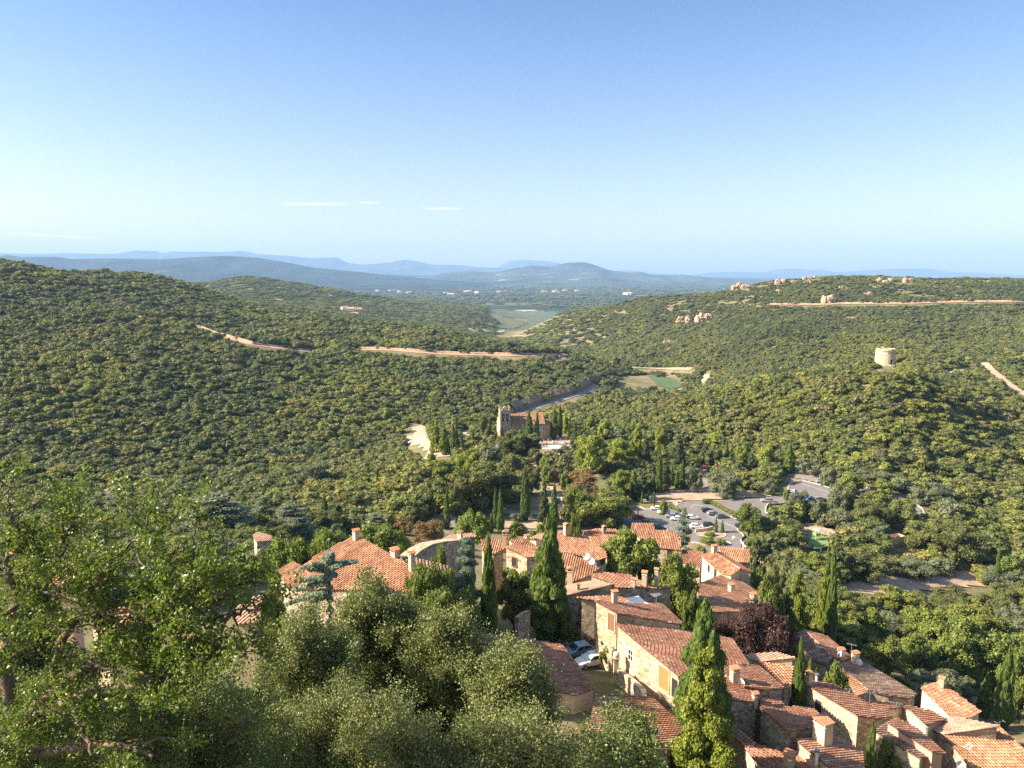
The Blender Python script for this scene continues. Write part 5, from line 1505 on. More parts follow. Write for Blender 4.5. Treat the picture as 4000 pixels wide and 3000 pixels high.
sheet("dirt_field", zl('H', [(230, 1600), (700, 1545), (1180, 1545), (1450, 1440), (1560, 1450), (1860, 1600), (1780, 1640), (1500, 1640), (1230, 1680), (900, 1720), (500, 1740), (230, 1700)]), M_FIELD, dz=.3, res=2)
sheet("dirt_bank", zl('G', [(0, 690), (180, 640), (450, 600), (700, 585), (1000, 620), (1400, 640), (1400, 672), (1290, 684), (780, 706), (560, 712), (440, 728), (385, 768), (300, 730), (0, 740)]), M_FIELD, dz=.35, res=2)
sheet("dirt_bank", zl('G', [(1440, 250), (1560, 230), (1700, 170), (1900, 180), (2000, 240), (2212, 330), (2212, 420), (1980, 440), (1700, 380), (1450, 300)]), M_FIELD, dz=.3, res=2)
sheet("dirt_bank", zl('F', [(200, 1470), (420, 1485), (660, 1500), (680, 1560), (560, 1600), (200, 1640)]), M_FIELD, dz=.3, res=2)
sheet("village_road", zl('F', [(0, 1335), (190, 1365), (500, 1375), (680, 1385), (690, 1425), (480, 1415), (190, 1410), (0, 1385)]), M_ASPH2, dz=.35, res=1.5)
sheet("village_road", zl('E', [(1570, 420), (1640, 400), (1710, 480), (1740, 560), (1730, 640), (1680, 630), (1690, 560), (1650, 500), (1590, 480)]), M_ASPH2, dz=.3, res=1.5)
sheet("picnic_ground", zl('E', [(760, 470), (850, 430), (1000, 410), (980, 435), (900, 460), (820, 490), (770, 500)]), M_FIELD, dz=.3, res=1.5)
wall_run("road_wall", "long low stone wall along the village road between the dark oaks", [atY(*zc('F', x, y), Y) for x, y, Y in ((-10, 1325, 268), (190, 1332, 268), (340, 1338, 267), (520, 1345, 266))], 1.4, .45, STONE)
sheet("vineyard", zl('M', [(965, 500), (1130, 492), (1370, 505), (1390, 520), (1340, 548), (1180, 545), (1050, 535)]), plain("vine_green", (0.07, 0.095, 0.045), .95, var=.2, scale=.03), dz=1.5)
sheet("vineyard", zl('M', [(950, 570), (1200, 568), (1180, 580), (1100, 610), (930, 600)]), plain("vine_green_pale", (0.085, 0.11, 0.055), .95, var=.2, scale=.03), dz=1.5)
sheet("stubble_field", zl('M', [(765, 604), (830, 606), (1060, 620), (1060, 628), (880, 626), (780, 616)]), plain("stubble", (0.34, 0.32, 0.15), .95, var=.2, scale=.03), dz=1.6)
sheet("vineyard", zl('M', [(850, 628), (1060, 632), (1040, 642), (960, 640)]), plain("vine_green_dark", (0.06, 0.08, 0.04), .95, var=.2, scale=.03), dz=1.5)
sheet("stubble_field", zl('M', [(1130, 494), (1220, 492), (1270, 498), (1180, 502)]), plain("stubble_ochre", (0.48, 0.34, 0.17), .95, var=.2, scale=.03), dz=1.7)
sheet("vineyard", zl('M', [(1945, 900), (2010, 890), (2120, 925), (2160, 960), (2080, 985), (2010, 960)]), plain("vine_bright", (0.06, 0.10, 0.03), .95, var=.3, scale=.3), dz=.6)
sheet("grass_clearing", zl('M', [(2060, 990), (2150, 980), (2140, 1010), (2070, 1010)]), plain("dry_grass", (0.22, 0.22, 0.08), .95, var=.3, scale=.3), dz=.5)
# kerbs and painted lines
def kerb(k, pts, label=None, w_=.28, h=.16, z=ZL):
    P = [atZ(*zc(k, *p), z) for p in pts] if z is not None else [hit(*zc(k, *p)) + Vector((0, 0, .3)) for p in pts]
    b = MB()
    for a, c in zip(P[:-1], P[1:]):
        d = (c - a); d.z = 0
        if d.length < .05: continue
        n = Vector((-d.y, d.x, 0)).normalized() * w_ / 2; e_ = d.normalized() * w_ * .3
        q = [a - e_ + n, c + e_ + n, c + e_ - n, a - e_ - n]
        V = [v - Vector((0, 0, .3)) for v in q] + [v + Vector((0, 0, h)) for v in q]
        b.add(V, [(0, 1, 2, 3), (7, 6, 5, 4), (4, 5, 1, 0), (5, 6, 2, 1), (6, 7, 3, 2), (7, 4, 0, 3)], .5)
    o = b.build("kerb", KERB); tag(o, kind="structure")
for pts in ([(385, 778), (405, 750), (450, 735), (560, 722), (780, 714), (1030, 702), (1290, 690), (1440, 668), (1600, 652)], [(1352, 828), (1362, 770), (1385, 738), (1580, 724), (1586, 800)], [(1352, 828), (1400, 855), (1440, 882)],
            [(1630, 508), (1750, 488), (1900, 525), (2065, 572)], [(1050, 1010), (1062, 1035), (1105, 1065), (1120, 1092)], [(1088, 1130), (1095, 1160), (1150, 1205)], [(640, 1085), (780, 1105), (880, 1105), (925, 1090), (930, 1070), (905, 1062)],
            [(650, 1165), (800, 1170), (980, 1178), (970, 1160), (940, 1150)], [(555, 778), (580, 770), (680, 765)], [(0, 775), (50, 800), (110, 803)], [(985, 880), (1050, 910)], [(560, 1155), (640, 1165)]):
    kerb('G', pts)
for pts in ([(0, 470), (150, 500)], [(450, 560), (690, 612)], [(1045, 752), (1110, 800), (1150, 870), (1180, 930)], [(0, 540), (130, 570)]):
    kerb('H', pts, z=None)
kerb('G', [(1540, 375), (1700, 400), (1970, 470)], z=None); kerb('G', [(1640, 500), (1600, 560), (1600, 600)])
def lines(name, segs, k='G', w_=.13):
    for a, c in segs:
        P, Q = atZ(*zc(k, *a), ZL + .02), atZ(*zc(k, *c), ZL + .02)
        d = Q - P; n = Vector((-d.y, d.x, 0)).normalized() * w_ / 2
        b = MB(); b.add([P - n, Q - n, Q + n, P + n], [(0, 1, 2, 3)], .5); o = b.build(name, WHITE); tag(o, kind="structure")
lines("road_marking", [((720, 862), (1050, 1005)), ((160, 895), (225, 938)), ((130, 920), (230, 925)), ((1780, 530), (2070, 630)), ((1700, 505), (1780, 535)), ((1960, 660), (2060, 650)), ((560, 748), (635, 748)), ((1500, 690), (1590, 688)), ((1120, 722), (1180, 735))])
b = MB()
for sgn in (0,):
    P = [atZ(*zc('G', *p), ZL + .02) for p in ((988, 1122), (1000, 1124), (1015, 1105), (1028, 1106), (1012, 1084), (992, 1100), (1005, 1103))]
    b.add(P, [tuple(range(7))], .5)
o = b.build("road_marking", WHITE); tag(o, kind="structure")
# planter wall and island
wall_run("planter_wall", "cream retaining wall of the planting bed beside the white estate car", [atZ(*zc('G', *p), ZL + 1.0) for p in ((600, 1015), (700, 1005), (785, 985))], 1.6, .35, CREAM, coping=KERB)
sheet("planting_bed", zl('G', [(600, 1060), (620, 1085), (780, 1102), (880, 1102), (922, 1085), (900, 1062), (800, 1055), (780, 1000), (700, 1010)]), M_FIELD, z=ZL + .1)
sheet("planting_bed", zl('G', [(560, 1160), (650, 1162), (800, 1166), (975, 1176), (960, 1165), (900, 1195), (700, 1195)]), M_FIELD, z=ZL + .1)
# clipped hedge between the bays
def hedge(k, pts, h, wd, label, mat='yellow', z=ZL, name="hedge", n=1800, s=.16):
    P = [atZ(*zc(k, *p), z) for p in pts] if z is not None else [hit(*zc(k, *p)) for p in pts]
    L = []
    for a, c in zip(P[:-1], P[1:]):
        m = max(2, int((c - a).length / (wd * .7)))
        for i in range(m):
            q = a + (c - a) * (i + .5) / m; L.append((q.x - P[0].x, q.y - P[0].y, q.z - P[0].z + h * .5, wd * .55, wd * .55, h * .55))
    me = crown(name, L, n, s, LM[mat], seed=len(L)); o = link(name, me); o.location = P[0]
    tag(o, label, "hedge")
hedge('G', [(760, 740), (850, 780), (930, 825), (1010, 870)], 1.3, 1.4, "clipped yellow green hedge between the parking bays")
hedge('G', [(680, 740), (760, 740)], 1.7, 1.6, "dark rounded end of the hedge by the parking bays", 'oak', n=700)
hedge('G', [(300, 780), (370, 800), (430, 830)], 1.2, 1.2, "low bright hedge behind the row of white cars", 'green', n=700)
# ------------------------------------------------------------------ cars
def carmat(name, c, metal=.0):
    m, nt, b = newmat(name); b.inputs['Base Color'].default_value = (*c, 1); b.inputs['Roughness'].default_value = .3
    b.inputs['Metallic'].default_value = metal; b.inputs['Coat Weight'].default_value = .6; b.inputs['Coat Roughness'].default_value = .05
    return m
CM = {'white': carmat("white_car_paint", (.72, .72, .70)), 'silver': carmat("silver_car_paint", (.42, .43, .43), .5), 'grey': carmat("grey_green_car_paint", (.20, .22, .20), .5), 'dark': carmat("dark_car_paint", (.03, .035, .045), .3),
      'black': carmat("black_car_paint", (.012, .012, .014)), 'red': carmat("red_car_paint", (.42, .02, .02)), 'blue': carmat("blue_car_paint", (.05, .12, .3)), 'paleblue': carmat("pale_blue_car_paint", (.25, .37, .50), .4), 'green': carmat("green_car_paint", (.03, .09, .06))}
RUBBER = plain("tyre_rubber", (.02, .02, .02), .8); TAIL = plain("red_lamp", (.5, .02, .02), .3); LAMP = plain("clear_lamp", (.7, .7, .68), .15)
CPROTO = {}
def car_proto(style, col):
    key = (style, col)
    if key in CPROTO: return CPROTO[key]
    hs = {'hatch': [(-2.0, .35), (-2.02, .75), (-1.9, .98), (-1.75, 1.12), (-1.35, 1.46), (.15, 1.5), (.95, 1.02), (1.75, .86), (2.0, .68), (2.02, .35)],
          'suv': [(-2.15, .4), (-2.2, .85), (-2.12, 1.1), (-1.95, 1.25), (-1.7, 1.62), (.2, 1.66), (1.0, 1.15), (1.95, 1.0), (2.2, .78), (2.22, .4)],
          'estate': [(-2.25, .38), (-2.3, .8), (-2.2, 1.0), (-2.1, 1.1), (-1.85, 1.42), (.1, 1.5), (1.0, 1.03), (1.95, .88), (2.22, .7), (2.25, .36)]}[style]
    W2 = .87 if style != 'suv' else .92
    L0, L1 = hs[0][0], hs[-1][0]
    belt = hs[3][1]
    def wid(x, z):
        t = min(1, max(0, (z - belt) / (hs[5][1] - belt))); taper = 1 - .20 * t
        nose = 1 - .10 * max(0, (abs(x) - 1.6) / .6)
        return W2 * taper * nose
    mb = MB(); V = []
    n = len(hs)
    for s in (-1, 1):
        for x, z in hs: V.append((x, s * wid(x, z), z))
    # side faces split so that the roofline curves in
    F = []
    mb.m = 0
    for s in (0, 1):
        o = s * n
        low = (o + 0, o + 1, o + 2, o + 3, o + 6, o + 7, o + 8, o + 9); up = (o + 3, o + 4, o + 5, o + 6)
        F += [low if s == 0 else low[::-1], up if s == 0 else up[::-1]]
    for i in range(n - 1): F.append((i, i + n, i + n + 1, i + 1))
    F.append((0, n - 1, 2 * n - 1, n))
    mb.add(V, F)
    me = mb.mesh("body", CM[col])
    import bmesh
    bm = bmesh.new(); bm.from_mesh(me); bmesh.ops.recalc_face_normals(bm, faces=bm.faces)
    bmesh.ops.bevel(bm, geom=list(bm.edges), offset=.06, segments=2, profile=.6, affect='EDGES')
    for f in bm.faces: f.smooth = True
    bm.to_mesh(me); bm.free()
    # windows slightly proud of the body
    g = MB()
    def pt(i, j, t, u, s):
        (x0, z0), (x1, z1) = hs[i], hs[j]
        x, z = x0 + (x1 - x0) * t, z0 + (z1 - z0) * t
        return (x, s * (wid(x, z) * u), z)
    (x3, z3), (x4, z4), (x5, z5), (x6, z6) = hs[3:7]
    for s in (-1, 1):
        for (fa, fb) in ((.06, .46), (.52, .92)):
            def sp(f, h):
                xb = x3 + (x6 - x3) * f; xt = x4 + (x5 - x4) * f; zb = z3 + (z6 - z3) * f + .04; zt = z4 + (z5 - z4) * f - .08
                x = xb + (xt - xb) * h; z = zb + (zt - zb) * h; return (x, s * (wid(x, z) + .03), z)
            q = [sp(fa, 0), sp(fb, 0), sp(fb, 1), sp(fa, 1)]
            q2 = [(x, y - s * .05, z) for x, y, z in q]
            g.add(q + q2, [(0, 1, 2, 3), (7, 6, 5, 4), (0, 4, 5, 1), (1, 5, 6, 2), (2, 6, 7, 3), (3, 7, 4, 0)])
    for (i, j) in ((3, 4), (6, 5)):
        q = []
        for t, u in ((.08, .86), (.88, .84)):
            for s in (-1, 1):
                x, y, z = pt(i, j, t, u, s); sg = -1 if i == 3 else 1
                q.append((x + sg * .03, y, z + .03))
        q = [q[0], q[1], q[3], q[2]]; q2 = [(x - (-.05 if i == 3 else .05), y, z - .05) for x, y, z in q]
        g.add(q + q2, [(0, 1, 2, 3), (7, 6, 5, 4), (0, 4, 5, 1), (1, 5, 6, 2), (2, 6, 7, 3), (3, 7, 4, 0)])
    gm = g.mesh("window", GLASS)
    wh = MB(); wh.tube((0, -.11, 0), (0, .11, 0), .33, n=18); wm = wh.mesh("tyre", RUBBER)
    rim = MB(); rim.tube((0, -.12, 0), (0, .12, 0), .2, n=12); rm = rim.mesh("rim", METAL)
    lm = MB(); lm.box((0, 0, 0), (.12, .34, .15)); l1 = lm.mesh("headlight", LAMP); l2 = lm.mesh("tail_light", TAIL)
    mr = MB(); mr.box((0, 0, 0), (.14, .2, .14)); m1 = mr.mesh("mirror", CM[col])
    pl = MB(); pl.box((0, 0, 0), (.03, .5, .12)); p1 = pl.mesh("number_plate", WHITE)
    CPROTO[key] = (me, gm, wm, rm, l1, l2, m1, p1, L0, L1, W2, hs)
    return CPROTO[key]
def car(k, px, style, col, az, label, z=ZL, plate=True, scale=1.0, Y=None):
    p = atZ(*zc(k, *px), z) if z is not None else hit(*zc(k, *px)) + Vector((0, 0, .3))
    if Y: p = atY(*zc(k, *px), Y); p.z = hgt(p.x, p.y) + .2
    me, gm, wm, rm, l1, l2, m1, p1, L0, L1, W2, hs = car_proto(style, col)
    e = empty("parked_car", p, math.radians(az), label, "car", "cars parked in and around the car park", (scale,) * 3)
    link("body", me, e); link("window", gm, e)
    for x in (-1.3, 1.32):
        for y in (-1, 1):
            w_ = link("wheel", wm, e, (x, y * (W2 - .1), .33)); link("rim", rm, w_)
    for y in (-1, 1):
        link("headlight", l1, e, (L1 - .10, y * (W2 * .68), hs[-2][1] - .02)); link("tail_light", l2, e, (L0 + .1, y * (W2 * .74), hs[1][1] + .06))
        link("mirror", m1, e, (.75, y * (W2 + .05), 1.0))
    link("number_plate", p1, e, (L0 - .02, 0, .55)); 
    return e
CARS = [((175, 806), 'hatch', 'white', 172, "white hatchback furthest up the left row of the car park"), ((255, 850), 'suv', 'white', 172, "white crossover second in the left row of the car park"), ((335, 888), 'hatch', 'silver', 172, "silver blue hatchback third in the left row of the car park"),
        ((392, 918), 'hatch', 'white', 172, "white hatchback partly behind the blue green conifer"), ((480, 945), 'hatch', 'white', 172, "white car hidden behind the blue green conifer"), ((565, 905), 'hatch', 'white', 352, "white saloon behind the estate and the conifer"),
        ((612, 1005), 'suv', 'white', 352, "white estate car above the cream planter wall"), ((745, 985), 'hatch', 'dark', 352, "dark car behind the cream planter wall"),
        ((730, 828), 'estate', 'dark', 8, "dark estate first of the row by the clipped hedge"), ((795, 860), 'estate', 'silver', 8, "silver estate in the row by the clipped hedge"), ((880, 893), 'hatch', 'grey', 8, "grey hatchback last of the row by the clipped hedge"),
        ((1048, 875), 'hatch', 'black', 8, "black car behind the end of the clipped hedge"), ((1090, 992), 'hatch', 'black', 172, "black hatchback by the bright green tree"),
        ((1370, 722), 'suv', 'silver', 168, "silver suv driving on the upper car park lane"), ((1642, 622), 'hatch', 'silver', 120, "silver saloon at the corner of the upper car park"), ((1940, 705), 'estate', 'silver', 10, "silver convertible behind the round olive trees"),
        ((1845, 708), 'hatch', 'blue', 10, "blue car half behind the round olive trees"), ((2330, 700), 'hatch', 'dark', 10, "dark car at the far right of the car park")]
for px, st, c_, az, lab in CARS: car('G', px, st, c_, az, lab)
for px, st, c_, az, lab in [((690, 370), 'hatch', 'red', 170, "red hatchback under the tall conifers above the car park"), ((762, 385), 'hatch', 'dark', 170, "dark car parked right beside the red hatchback"), ((575, 345), 'hatch', 'silver', 170, "silver car in the shade left of the red hatchback"), ((1965, 520), 'estate', 'silver', 172, "long silver car on the upper lane beside the olive tree")]:
    car('G', px, st, c_, az, lab, z=None)
for px, st, c_, az, lab in [((1640, 1452), 'hatch', 'red', 8, "red car behind the yellow green tree at the edge of the car park"), ((1740, 1515), 'hatch', 'dark', 352, "dark car just behind the stepped orange roof"), ((1855, 1560), 'hatch', 'green', 352, "dark green car just behind the stepped orange roof")]:
    car('F', px, st, c_, az, lab)
car('F', (765, 1285), 'suv', 'blue', 75, "blue white van like car on the road to the church", z=None)
car('A', (985, 1478), 'hatch', 'paleblue', 205, "pale blue hatchback parked on the lane beside the low wall", z=None, Y=89.5)
cw = car('A', (1135, 1578), 'hatch', 'white', 205, "white car with reflective windscreen screen parked on the lane", z=None, Y=86.3)
b = MB(); b.add([(.98, -.66, 1.075), (.98, .66, 1.075), (.34, .62, 1.44), (.34, -.62, 1.44), (.96, -.66, 1.05), (.96, .66, 1.05), (.32, .62, 1.41), (.32, -.62, 1.41)], [(0, 1, 2, 3), (7, 6, 5, 4), (0, 4, 5, 1), (1, 5, 6, 2), (2, 6, 7, 3), (3, 7, 4, 0)])
b.build("sunshade", carmat("pale_green_foil", (.45, .66, .55), .3), cw)
# ------------------------------------------------------------------ playground
zp = hit(*zc('G', 1900, 1130)).z + .25
sheet("playground_surface", zl('G', [(1750, 1080), (1800, 1050), (1860, 1045), (1960, 1080), (2080, 1120), (2060, 1170), (1990, 1215), (1900, 1228), (1790, 1215), (1755, 1170)]), plain("green_rubber", (0.15, 0.24, 0.075), .9, var=.15, scale=.6), z=zp + .3)
zp += .3
q = atZ(*zc('G', 1905, 1125), zp)
e = empty("play_tower", q, .3, "wooden play tower with lime green sides and a blue slide", "play tower")
for x in (-.8, .8, 2.6):
    for y in (-.7, .7):
        b = MB(); b.tube((x, y, 0), (x, y, 3.1), .09, n=6); b.build("post", WOODP, e)
b = MB(); b.box((0, 0, 1.4), (1.7, 1.5, .12)); b.box((2.1, 0, 1.3), (1.0, 1.4, .12)); b.build("platform", WOODP, e)
b = MB(); b.box((-.86, 0, 1.9), (.06, 1.4, .9)); b.box((0, -.76, 1.9), (1.5, .06, .8)); b.build("side_panel", plain("lime_green", (.3, .62, .03), .5, var=.05), e)
b = MB(); b.add([(-1, -.9, 3.0), (1, -.9, 3.0), (1, .9, 3.0), (-1, .9, 3.0), (-1, 0, 3.7), (1, 0, 3.7)], [(3, 2, 1, 0), (0, 1, 5, 4), (2, 3, 4, 5), (1, 2, 5), (3, 0, 4)]); b.build("roof", GREYP, e)
b = MB(); 
for i in range(8):
    x0, x1 = -.9 - i * .4, -.9 - (i + 1) * .4; z0 = max(.15, 1.45 - i * .19); z1 = max(.15, 1.45 - (i + 1) * .19)
    for dy in (-.3, .3): b.box(((x0 + x1) / 2, dy, (z0 + z1) / 2 + .1), (.42, .05, .28))
    b.add([(x0, -.3, z0), (x1, -.3, z1), (x1, .3, z1), (x0, .3, z0), (x0, -.3, z0 + .04), (x1, -.3, z1 + .04), (x1, .3, z1 + .04), (x0, .3, z0 + .04)], [(0, 1, 2, 3), (7, 6, 5, 4), (0, 4, 5, 1), (1, 5, 6, 2), (2, 6, 7, 3), (3, 7, 4, 0)])
b.build("slide", plain("blue_slide", (.03, .25, .42), .35, var=.05), e)
q = atZ(*zc('G', 1808, 1200), zp); e = empty("spring_rider", q, .5, "small blue spring rider on the green playground", "play rider")
b = MB(); b.tube((0, 0, 0), (0, 0, .45), .12); b.build("spring", METAL, e); b = MB(); b.box((0, 0, .65), (.9, .3, .4), taper=.7); b.box((.4, 0, 1.0), (.25, .25, .4)); b.build("seat", CM['blue'], e)
def fence(k, pts, h, label, mat, z=None, posts=2.0, name="wooden_fence", rails=(.35, .7, 1.0), group=None):
    P = [atZ(*zc(k, *p), z) if z is not None else hit(*zc(k, *p)) for p in pts]
    c = P[0].copy(); e = empty(name, c, 0, label, "fence", group)
    r = MB()
    for a, d in zip(P[:-1], P[1:]):
        m = max(1, int((d - a).length / posts))
        for i in range(m + 1):
            q = a + (d - a) * i / m - c
            b = MB(); b.tube(q - Vector((0, 0, .3)), q + Vector((0, 0, h)), .07, n=6); b.build("post", mat, e)
        for f in rails: r.tube(a - c + Vector((0, 0, h * f)), d - c + Vector((0, 0, h * f)), .05, n=5)
    r.build("rail", mat, e)
fence('G', [(1890, 1010), (1960, 1025), (2100, 1085)], 1.2, "pale wooden fence along the back of the playground", WOODP, zp)
fence('G', [(1725, 1075), (1750, 1090)], 1.0, "short pale fence at the left of the playground", WOODP, zp)
fence('F', [(680, 1080), (740, 1110), (800, 1140)], 1.3, "pale timber railing beside the path down from the church", WOODP)
fence('F', [(805, 1120), (880, 1135)], 1.3, "pale timber railing behind the bare brown shrub", WOODP)
# picnic table, street lamps, signs, people
q = hit(*zc('E', 860, 458)); e = empty("picnic_table", q, .3, "pale wooden picnic table in the small clearing", "picnic table")
b = MB(); b.box((0, 0, .75), (2.0, .8, .08)); b.build("table_top", WOODP, e)
for y in (-.8, .8): b = MB(); b.box((0, y, .45), (2.0, .3, .07)); b.build("bench", WOODP, e)
for x in (-.7, .7): b = MB(); b.box((x, 0, .36), (.1, 1.5, .7), taper=.8); b.build("leg", WOODP, e)
def lamp(k, px, top, label, arm=True, Y=None):
    q = hit(*zc(k, *px)) if Y is None else atY(*zc(k, *px), Y); t = atY(*zc(k, *top), q.y); h = t.z - q.z
    e = empty("street_lamp", q, 0, label, "street lamp", "street lamps around the village")
    b = MB(); b.tube((0, 0, -.2), (0, 0, h), .09, .06, n=8); b.build("pole", METAL, e)
    b = MB(); b.box((.25, 0, h + .03), (1.3, .35, .12)); b.build("lamp_head", WHITE, e)
lamp('E', (885, 500), (885, 405), "street lamp with white flat head by the picnic clearing"); lamp('E', (998, 415), (998, 385), "small street lamp at the end of the picnic clearing")
lamp('E', (1238, 400), (1238, 300), "street lamp whose white head rises from the dark trees"); lamp('E', (1288, 540), (1288, 462), "street lamp beside the golden autumn tree")
lamp('B', (1113, 420), (1113, 330), "white lamp post behind the ribbed roof at the car park exit") if False else None
lamp('G', (1118, 1215), (1118, 1160), "white topped post at the car park exit")
lamp('F', (822, 1370), (822, 1225), "lamp post on the road to the church")
lamp('G', (40, 770), (40, 700), "grey post at the foot of the dirt bank")
def sign(k, base, top, w_, h, label, mat=WHITE):
    q = hit(*zc(k, *base)); t = atY(*zc(k, *top), q.y); H_ = t.z - q.z
    e = empty("sign", q, .1, label, "sign")
    b = MB(); b.tube((0, 0, -.2), (0, 0, H_), .05, n=6); b.build("post", METAL, e); b = MB(); b.box((0, -.08, H_ - h / 2), (w_, .04, h)); b.build("panel", mat, e)
    if mat is WHITE: b = MB(); b.box((0, -.105, H_ - h / 2), (w_ * .4, .01, h * .4)); b.build("symbol", GREYP, e)
sign('G', (878, 705), (885, 595), .6, .75, "white sign with grey mark by the person on the car park edge"); sign('G', (108, 745), (108, 655), .7, .9, "white parking sign at the left end of the dirt bank")
sign('F', (1768, 1280), (1768, 1215), .6, .8, "x") if False else None
def person(k, px, az, label, top, legs, hgt_=1.72, z=ZL):
    q = atZ(*zc(k, *px), z) if z is not None else hit(*zc(k, *px)) + Vector((0, 0, .3))
    me = bpy.data.meshes.new("person")
    J = [(0, 0, .95), (0, 0, 1.2), (0, 0, 1.42), (0, 0, 1.52), (0, -.01, 1.64), (.0, -.01, 1.72), (-.2, 0, 1.4), (-.27, .02, 1.14), (-.26, -.08, .9), (.2, 0, 1.4), (.27, .02, 1.14), (.25, -.08, .9), (-.1, 0, .9), (-.12, -.04, .5), (-.12, .04, .08), (-.12, -.12, .03), (.1, 0, .9), (.13, .06, .5), (.13, .14, .08), (.13, 0, .03)]
    E_ = [(0, 1), (1, 2), (2, 3), (3, 4), (4, 5), (2, 6), (6, 7), (7, 8), (2, 9), (9, 10), (10, 11), (0, 12), (12, 13), (13, 14), (14, 15), (0, 16), (16, 17), (17, 18), (18, 19)]
    R__ = [.15, .15, .16, .06, .10, .07, .065, .05, .04, .065, .05, .04, .1, .07, .045, .04, .1, .07, .045, .04]
    me.from_pydata(J, E_, []); o = bpy.data.objects.new("person", me); COL.objects.link(o); o.location = q; o.rotation_euler[2] = math.radians(az)
    md = o.modifiers.new("skin", 'SKIN'); 
    for v, r in zip(me.skin_vertices[0].data if me.skin_vertices else [], R__): v.radius = (r, r * .8)
    if not me.skin_vertices:
        bpy.context.view_layer.update()
    me.materials.append(top); ss = o.modifiers.new("sub", 'SUBSURF'); ss.levels = 1; ss.render_levels = 1
    tag(o, label, "person", "people around the car park")
    b = MB(); 
    for s, dy in ((-1, (-.04, .04)), (1, (.06, .14))): b.tube((s * .1, 0, .95), (s * .13, dy[0], .5), .105, .08, 8); b.tube((s * .13, dy[0], .5), (s * .13, dy[1], .1), .08, .06, 8)
    b.build("trousers", legs, o); b = MB(); b.lathe([(.02, 1.55), (.1, 1.58), (.115, 1.66), (.08, 1.75), (.02, 1.78)], 10, c=(0, .02, 0)); b.build("hair", DARK, o)
CL1 = plain("navy_cloth", (.03, .04, .09), .9); CL2 = plain("grey_cloth", (.25, .22, .24), .9); CL3 = plain("pale_cloth", (.6, .58, .55), .9)
person('G', (895, 702), 20, "person in dark blue standing beside the white sign at the bank", CL1, CL1)
person('F', (342, 1368), 80, "person in grey walking on the road below the dark oaks", CL2, CL1, z=None)
person('F', (790, 1395), 10, "person in pale clothes on the road near the white post", CL3, CL1, z=None)
# market stalls and awning on the road
q = hit(*zc('F', 1040, 1520)); e = empty("parasol", q, .2, "white canvas parasol beneath the tall trees", "parasol")
b = MB(); b.tube((0, 0, 0), (0, 0, 3), .05); b.build("pole", METAL, e); b = MB(); b.lathe([(2.3, 2.5), (2.3, 2.55), (.05, 3.3)], 8); b.build("canopy", WHITE, e)
def bin_(k, px, label, mat):
    q = hit(*zc(k, *px)); e = empty("litter_bin", q, 0, label, "litter bin"); b = MB(); b.lathe([(.25, 0), (.32, .9), (.34, .92)], 12); b.build("bin_body", mat, e); b = MB(); b.lathe([(.35, .93), (.2, 1.05), (.02, 1.08)], 12); b.build("lid", METAL, e)
bin_('G', (932, 702), "orange litter bin right of the person by the white sign", TERRA)
# skip container
q = hit(*zc('H', 805, 1175)); q.z += .35
e = empty("waste_container", q, .42, "open cream metal waste container on the tarmac pad", "waste container")
b = MB(); L_, W_, H_ = 6.6, 2.6, 2.3
for y in (-W_ / 2, W_ / 2): b.box((0, y, H_ / 2), (L_, .08, H_))
for x in (-L_ / 2, L_ / 2): b.box((x, 0, H_ / 2), (.079, W_ - .1, H_ - .01))
b.box((0, 0, .15), (L_ - .1, W_ - .1, .2))
for i in range(9): 
    for y in (-1, 1): b.box((-L_ / 2 + .4 + i * .72, y * (W_ / 2 + .07), H_ / 2), (.12, .08, H_ - .1))
b.build("container_body", CREAM, e)
b = MB()
for i in range(40): b.box((random.uniform(-2.9, 2.9), random.uniform(-1.0, 1.0), 1.6 + random.random() * .6), (.6, .4, .15), rz=random.random() * 3, mi=None)
b.build("scrap_load", WOODB, e)
sheet("tarmac_pad", zl('H', [(650, 1150), (760, 1110), (930, 1100), (930, 1180), (860, 1215)]), M_ASPH2, dz=.3, res=1)
# farmstead on the left hill shoulder and town on the plain
def far_house(x, y, s, az, wm, label, group):
    z = hgt(x, y)
    e = empty("farm_house" if y < 4000 else "town_house", (x, y, z), az, label, "house", group)
    b = MB(); w_, d_, h = s * 1.3, s, s * .6
    b.add([(-w_ / 2, -d_ / 2, -1), (w_ / 2, -d_ / 2, -1), (w_ / 2, d_ / 2, -1), (-w_ / 2, d_ / 2, -1), (-w_ / 2, -d_ / 2, h), (w_ / 2, -d_ / 2, h), (w_ / 2, d_ / 2, h), (-w_ / 2, d_ / 2, h), (-w_ / 2, 0, h * 1.4), (w_ / 2, 0, h * 1.4)],
          [(3, 2, 1, 0), (0, 1, 5, 4), (2, 3, 7, 6), (1, 2, 6, 9, 5), (3, 0, 4, 8, 7)]); b.build("wall", wm, e)
    b = MB()
    for s_ in (-1, 1): 
        V = [(-w_ / 2 - .4, s_ * (d_ / 2 + .4), h - .1), (w_ / 2 + .4, s_ * (d_ / 2 + .4), h - .1), (w_ / 2 + .4, 0, h * 1.4 + .1), (-w_ / 2 - .4, 0, h * 1.4 + .1)]
        b.add(V + [(p[0], p[1], p[2] + .3) for p in V], [(0, 1, 2, 3), (7, 6, 5, 4), (0, 4, 5, 1), (1, 5, 6, 2), (2, 6, 7, 3), (3, 7, 4, 0)], .6)
    b.build("roof", T_PALE, e)
h = hit(*zc('M', 115, 500))
if h:
    for i, (dx, dy) in enumerate(((0, 0), (16, 9), (-18, 6))): far_house(h.x + dx, h.y + dy, 12, .3 * i, CREAM, ["farmhouse in the middle of the group on the wooded shoulder", "farmhouse right of the group on the wooded shoulder", "farmhouse left of the group on the wooded shoulder"][i], "farm on the wooded shoulder")
h = hit(*zc('M', 110, 520)); 
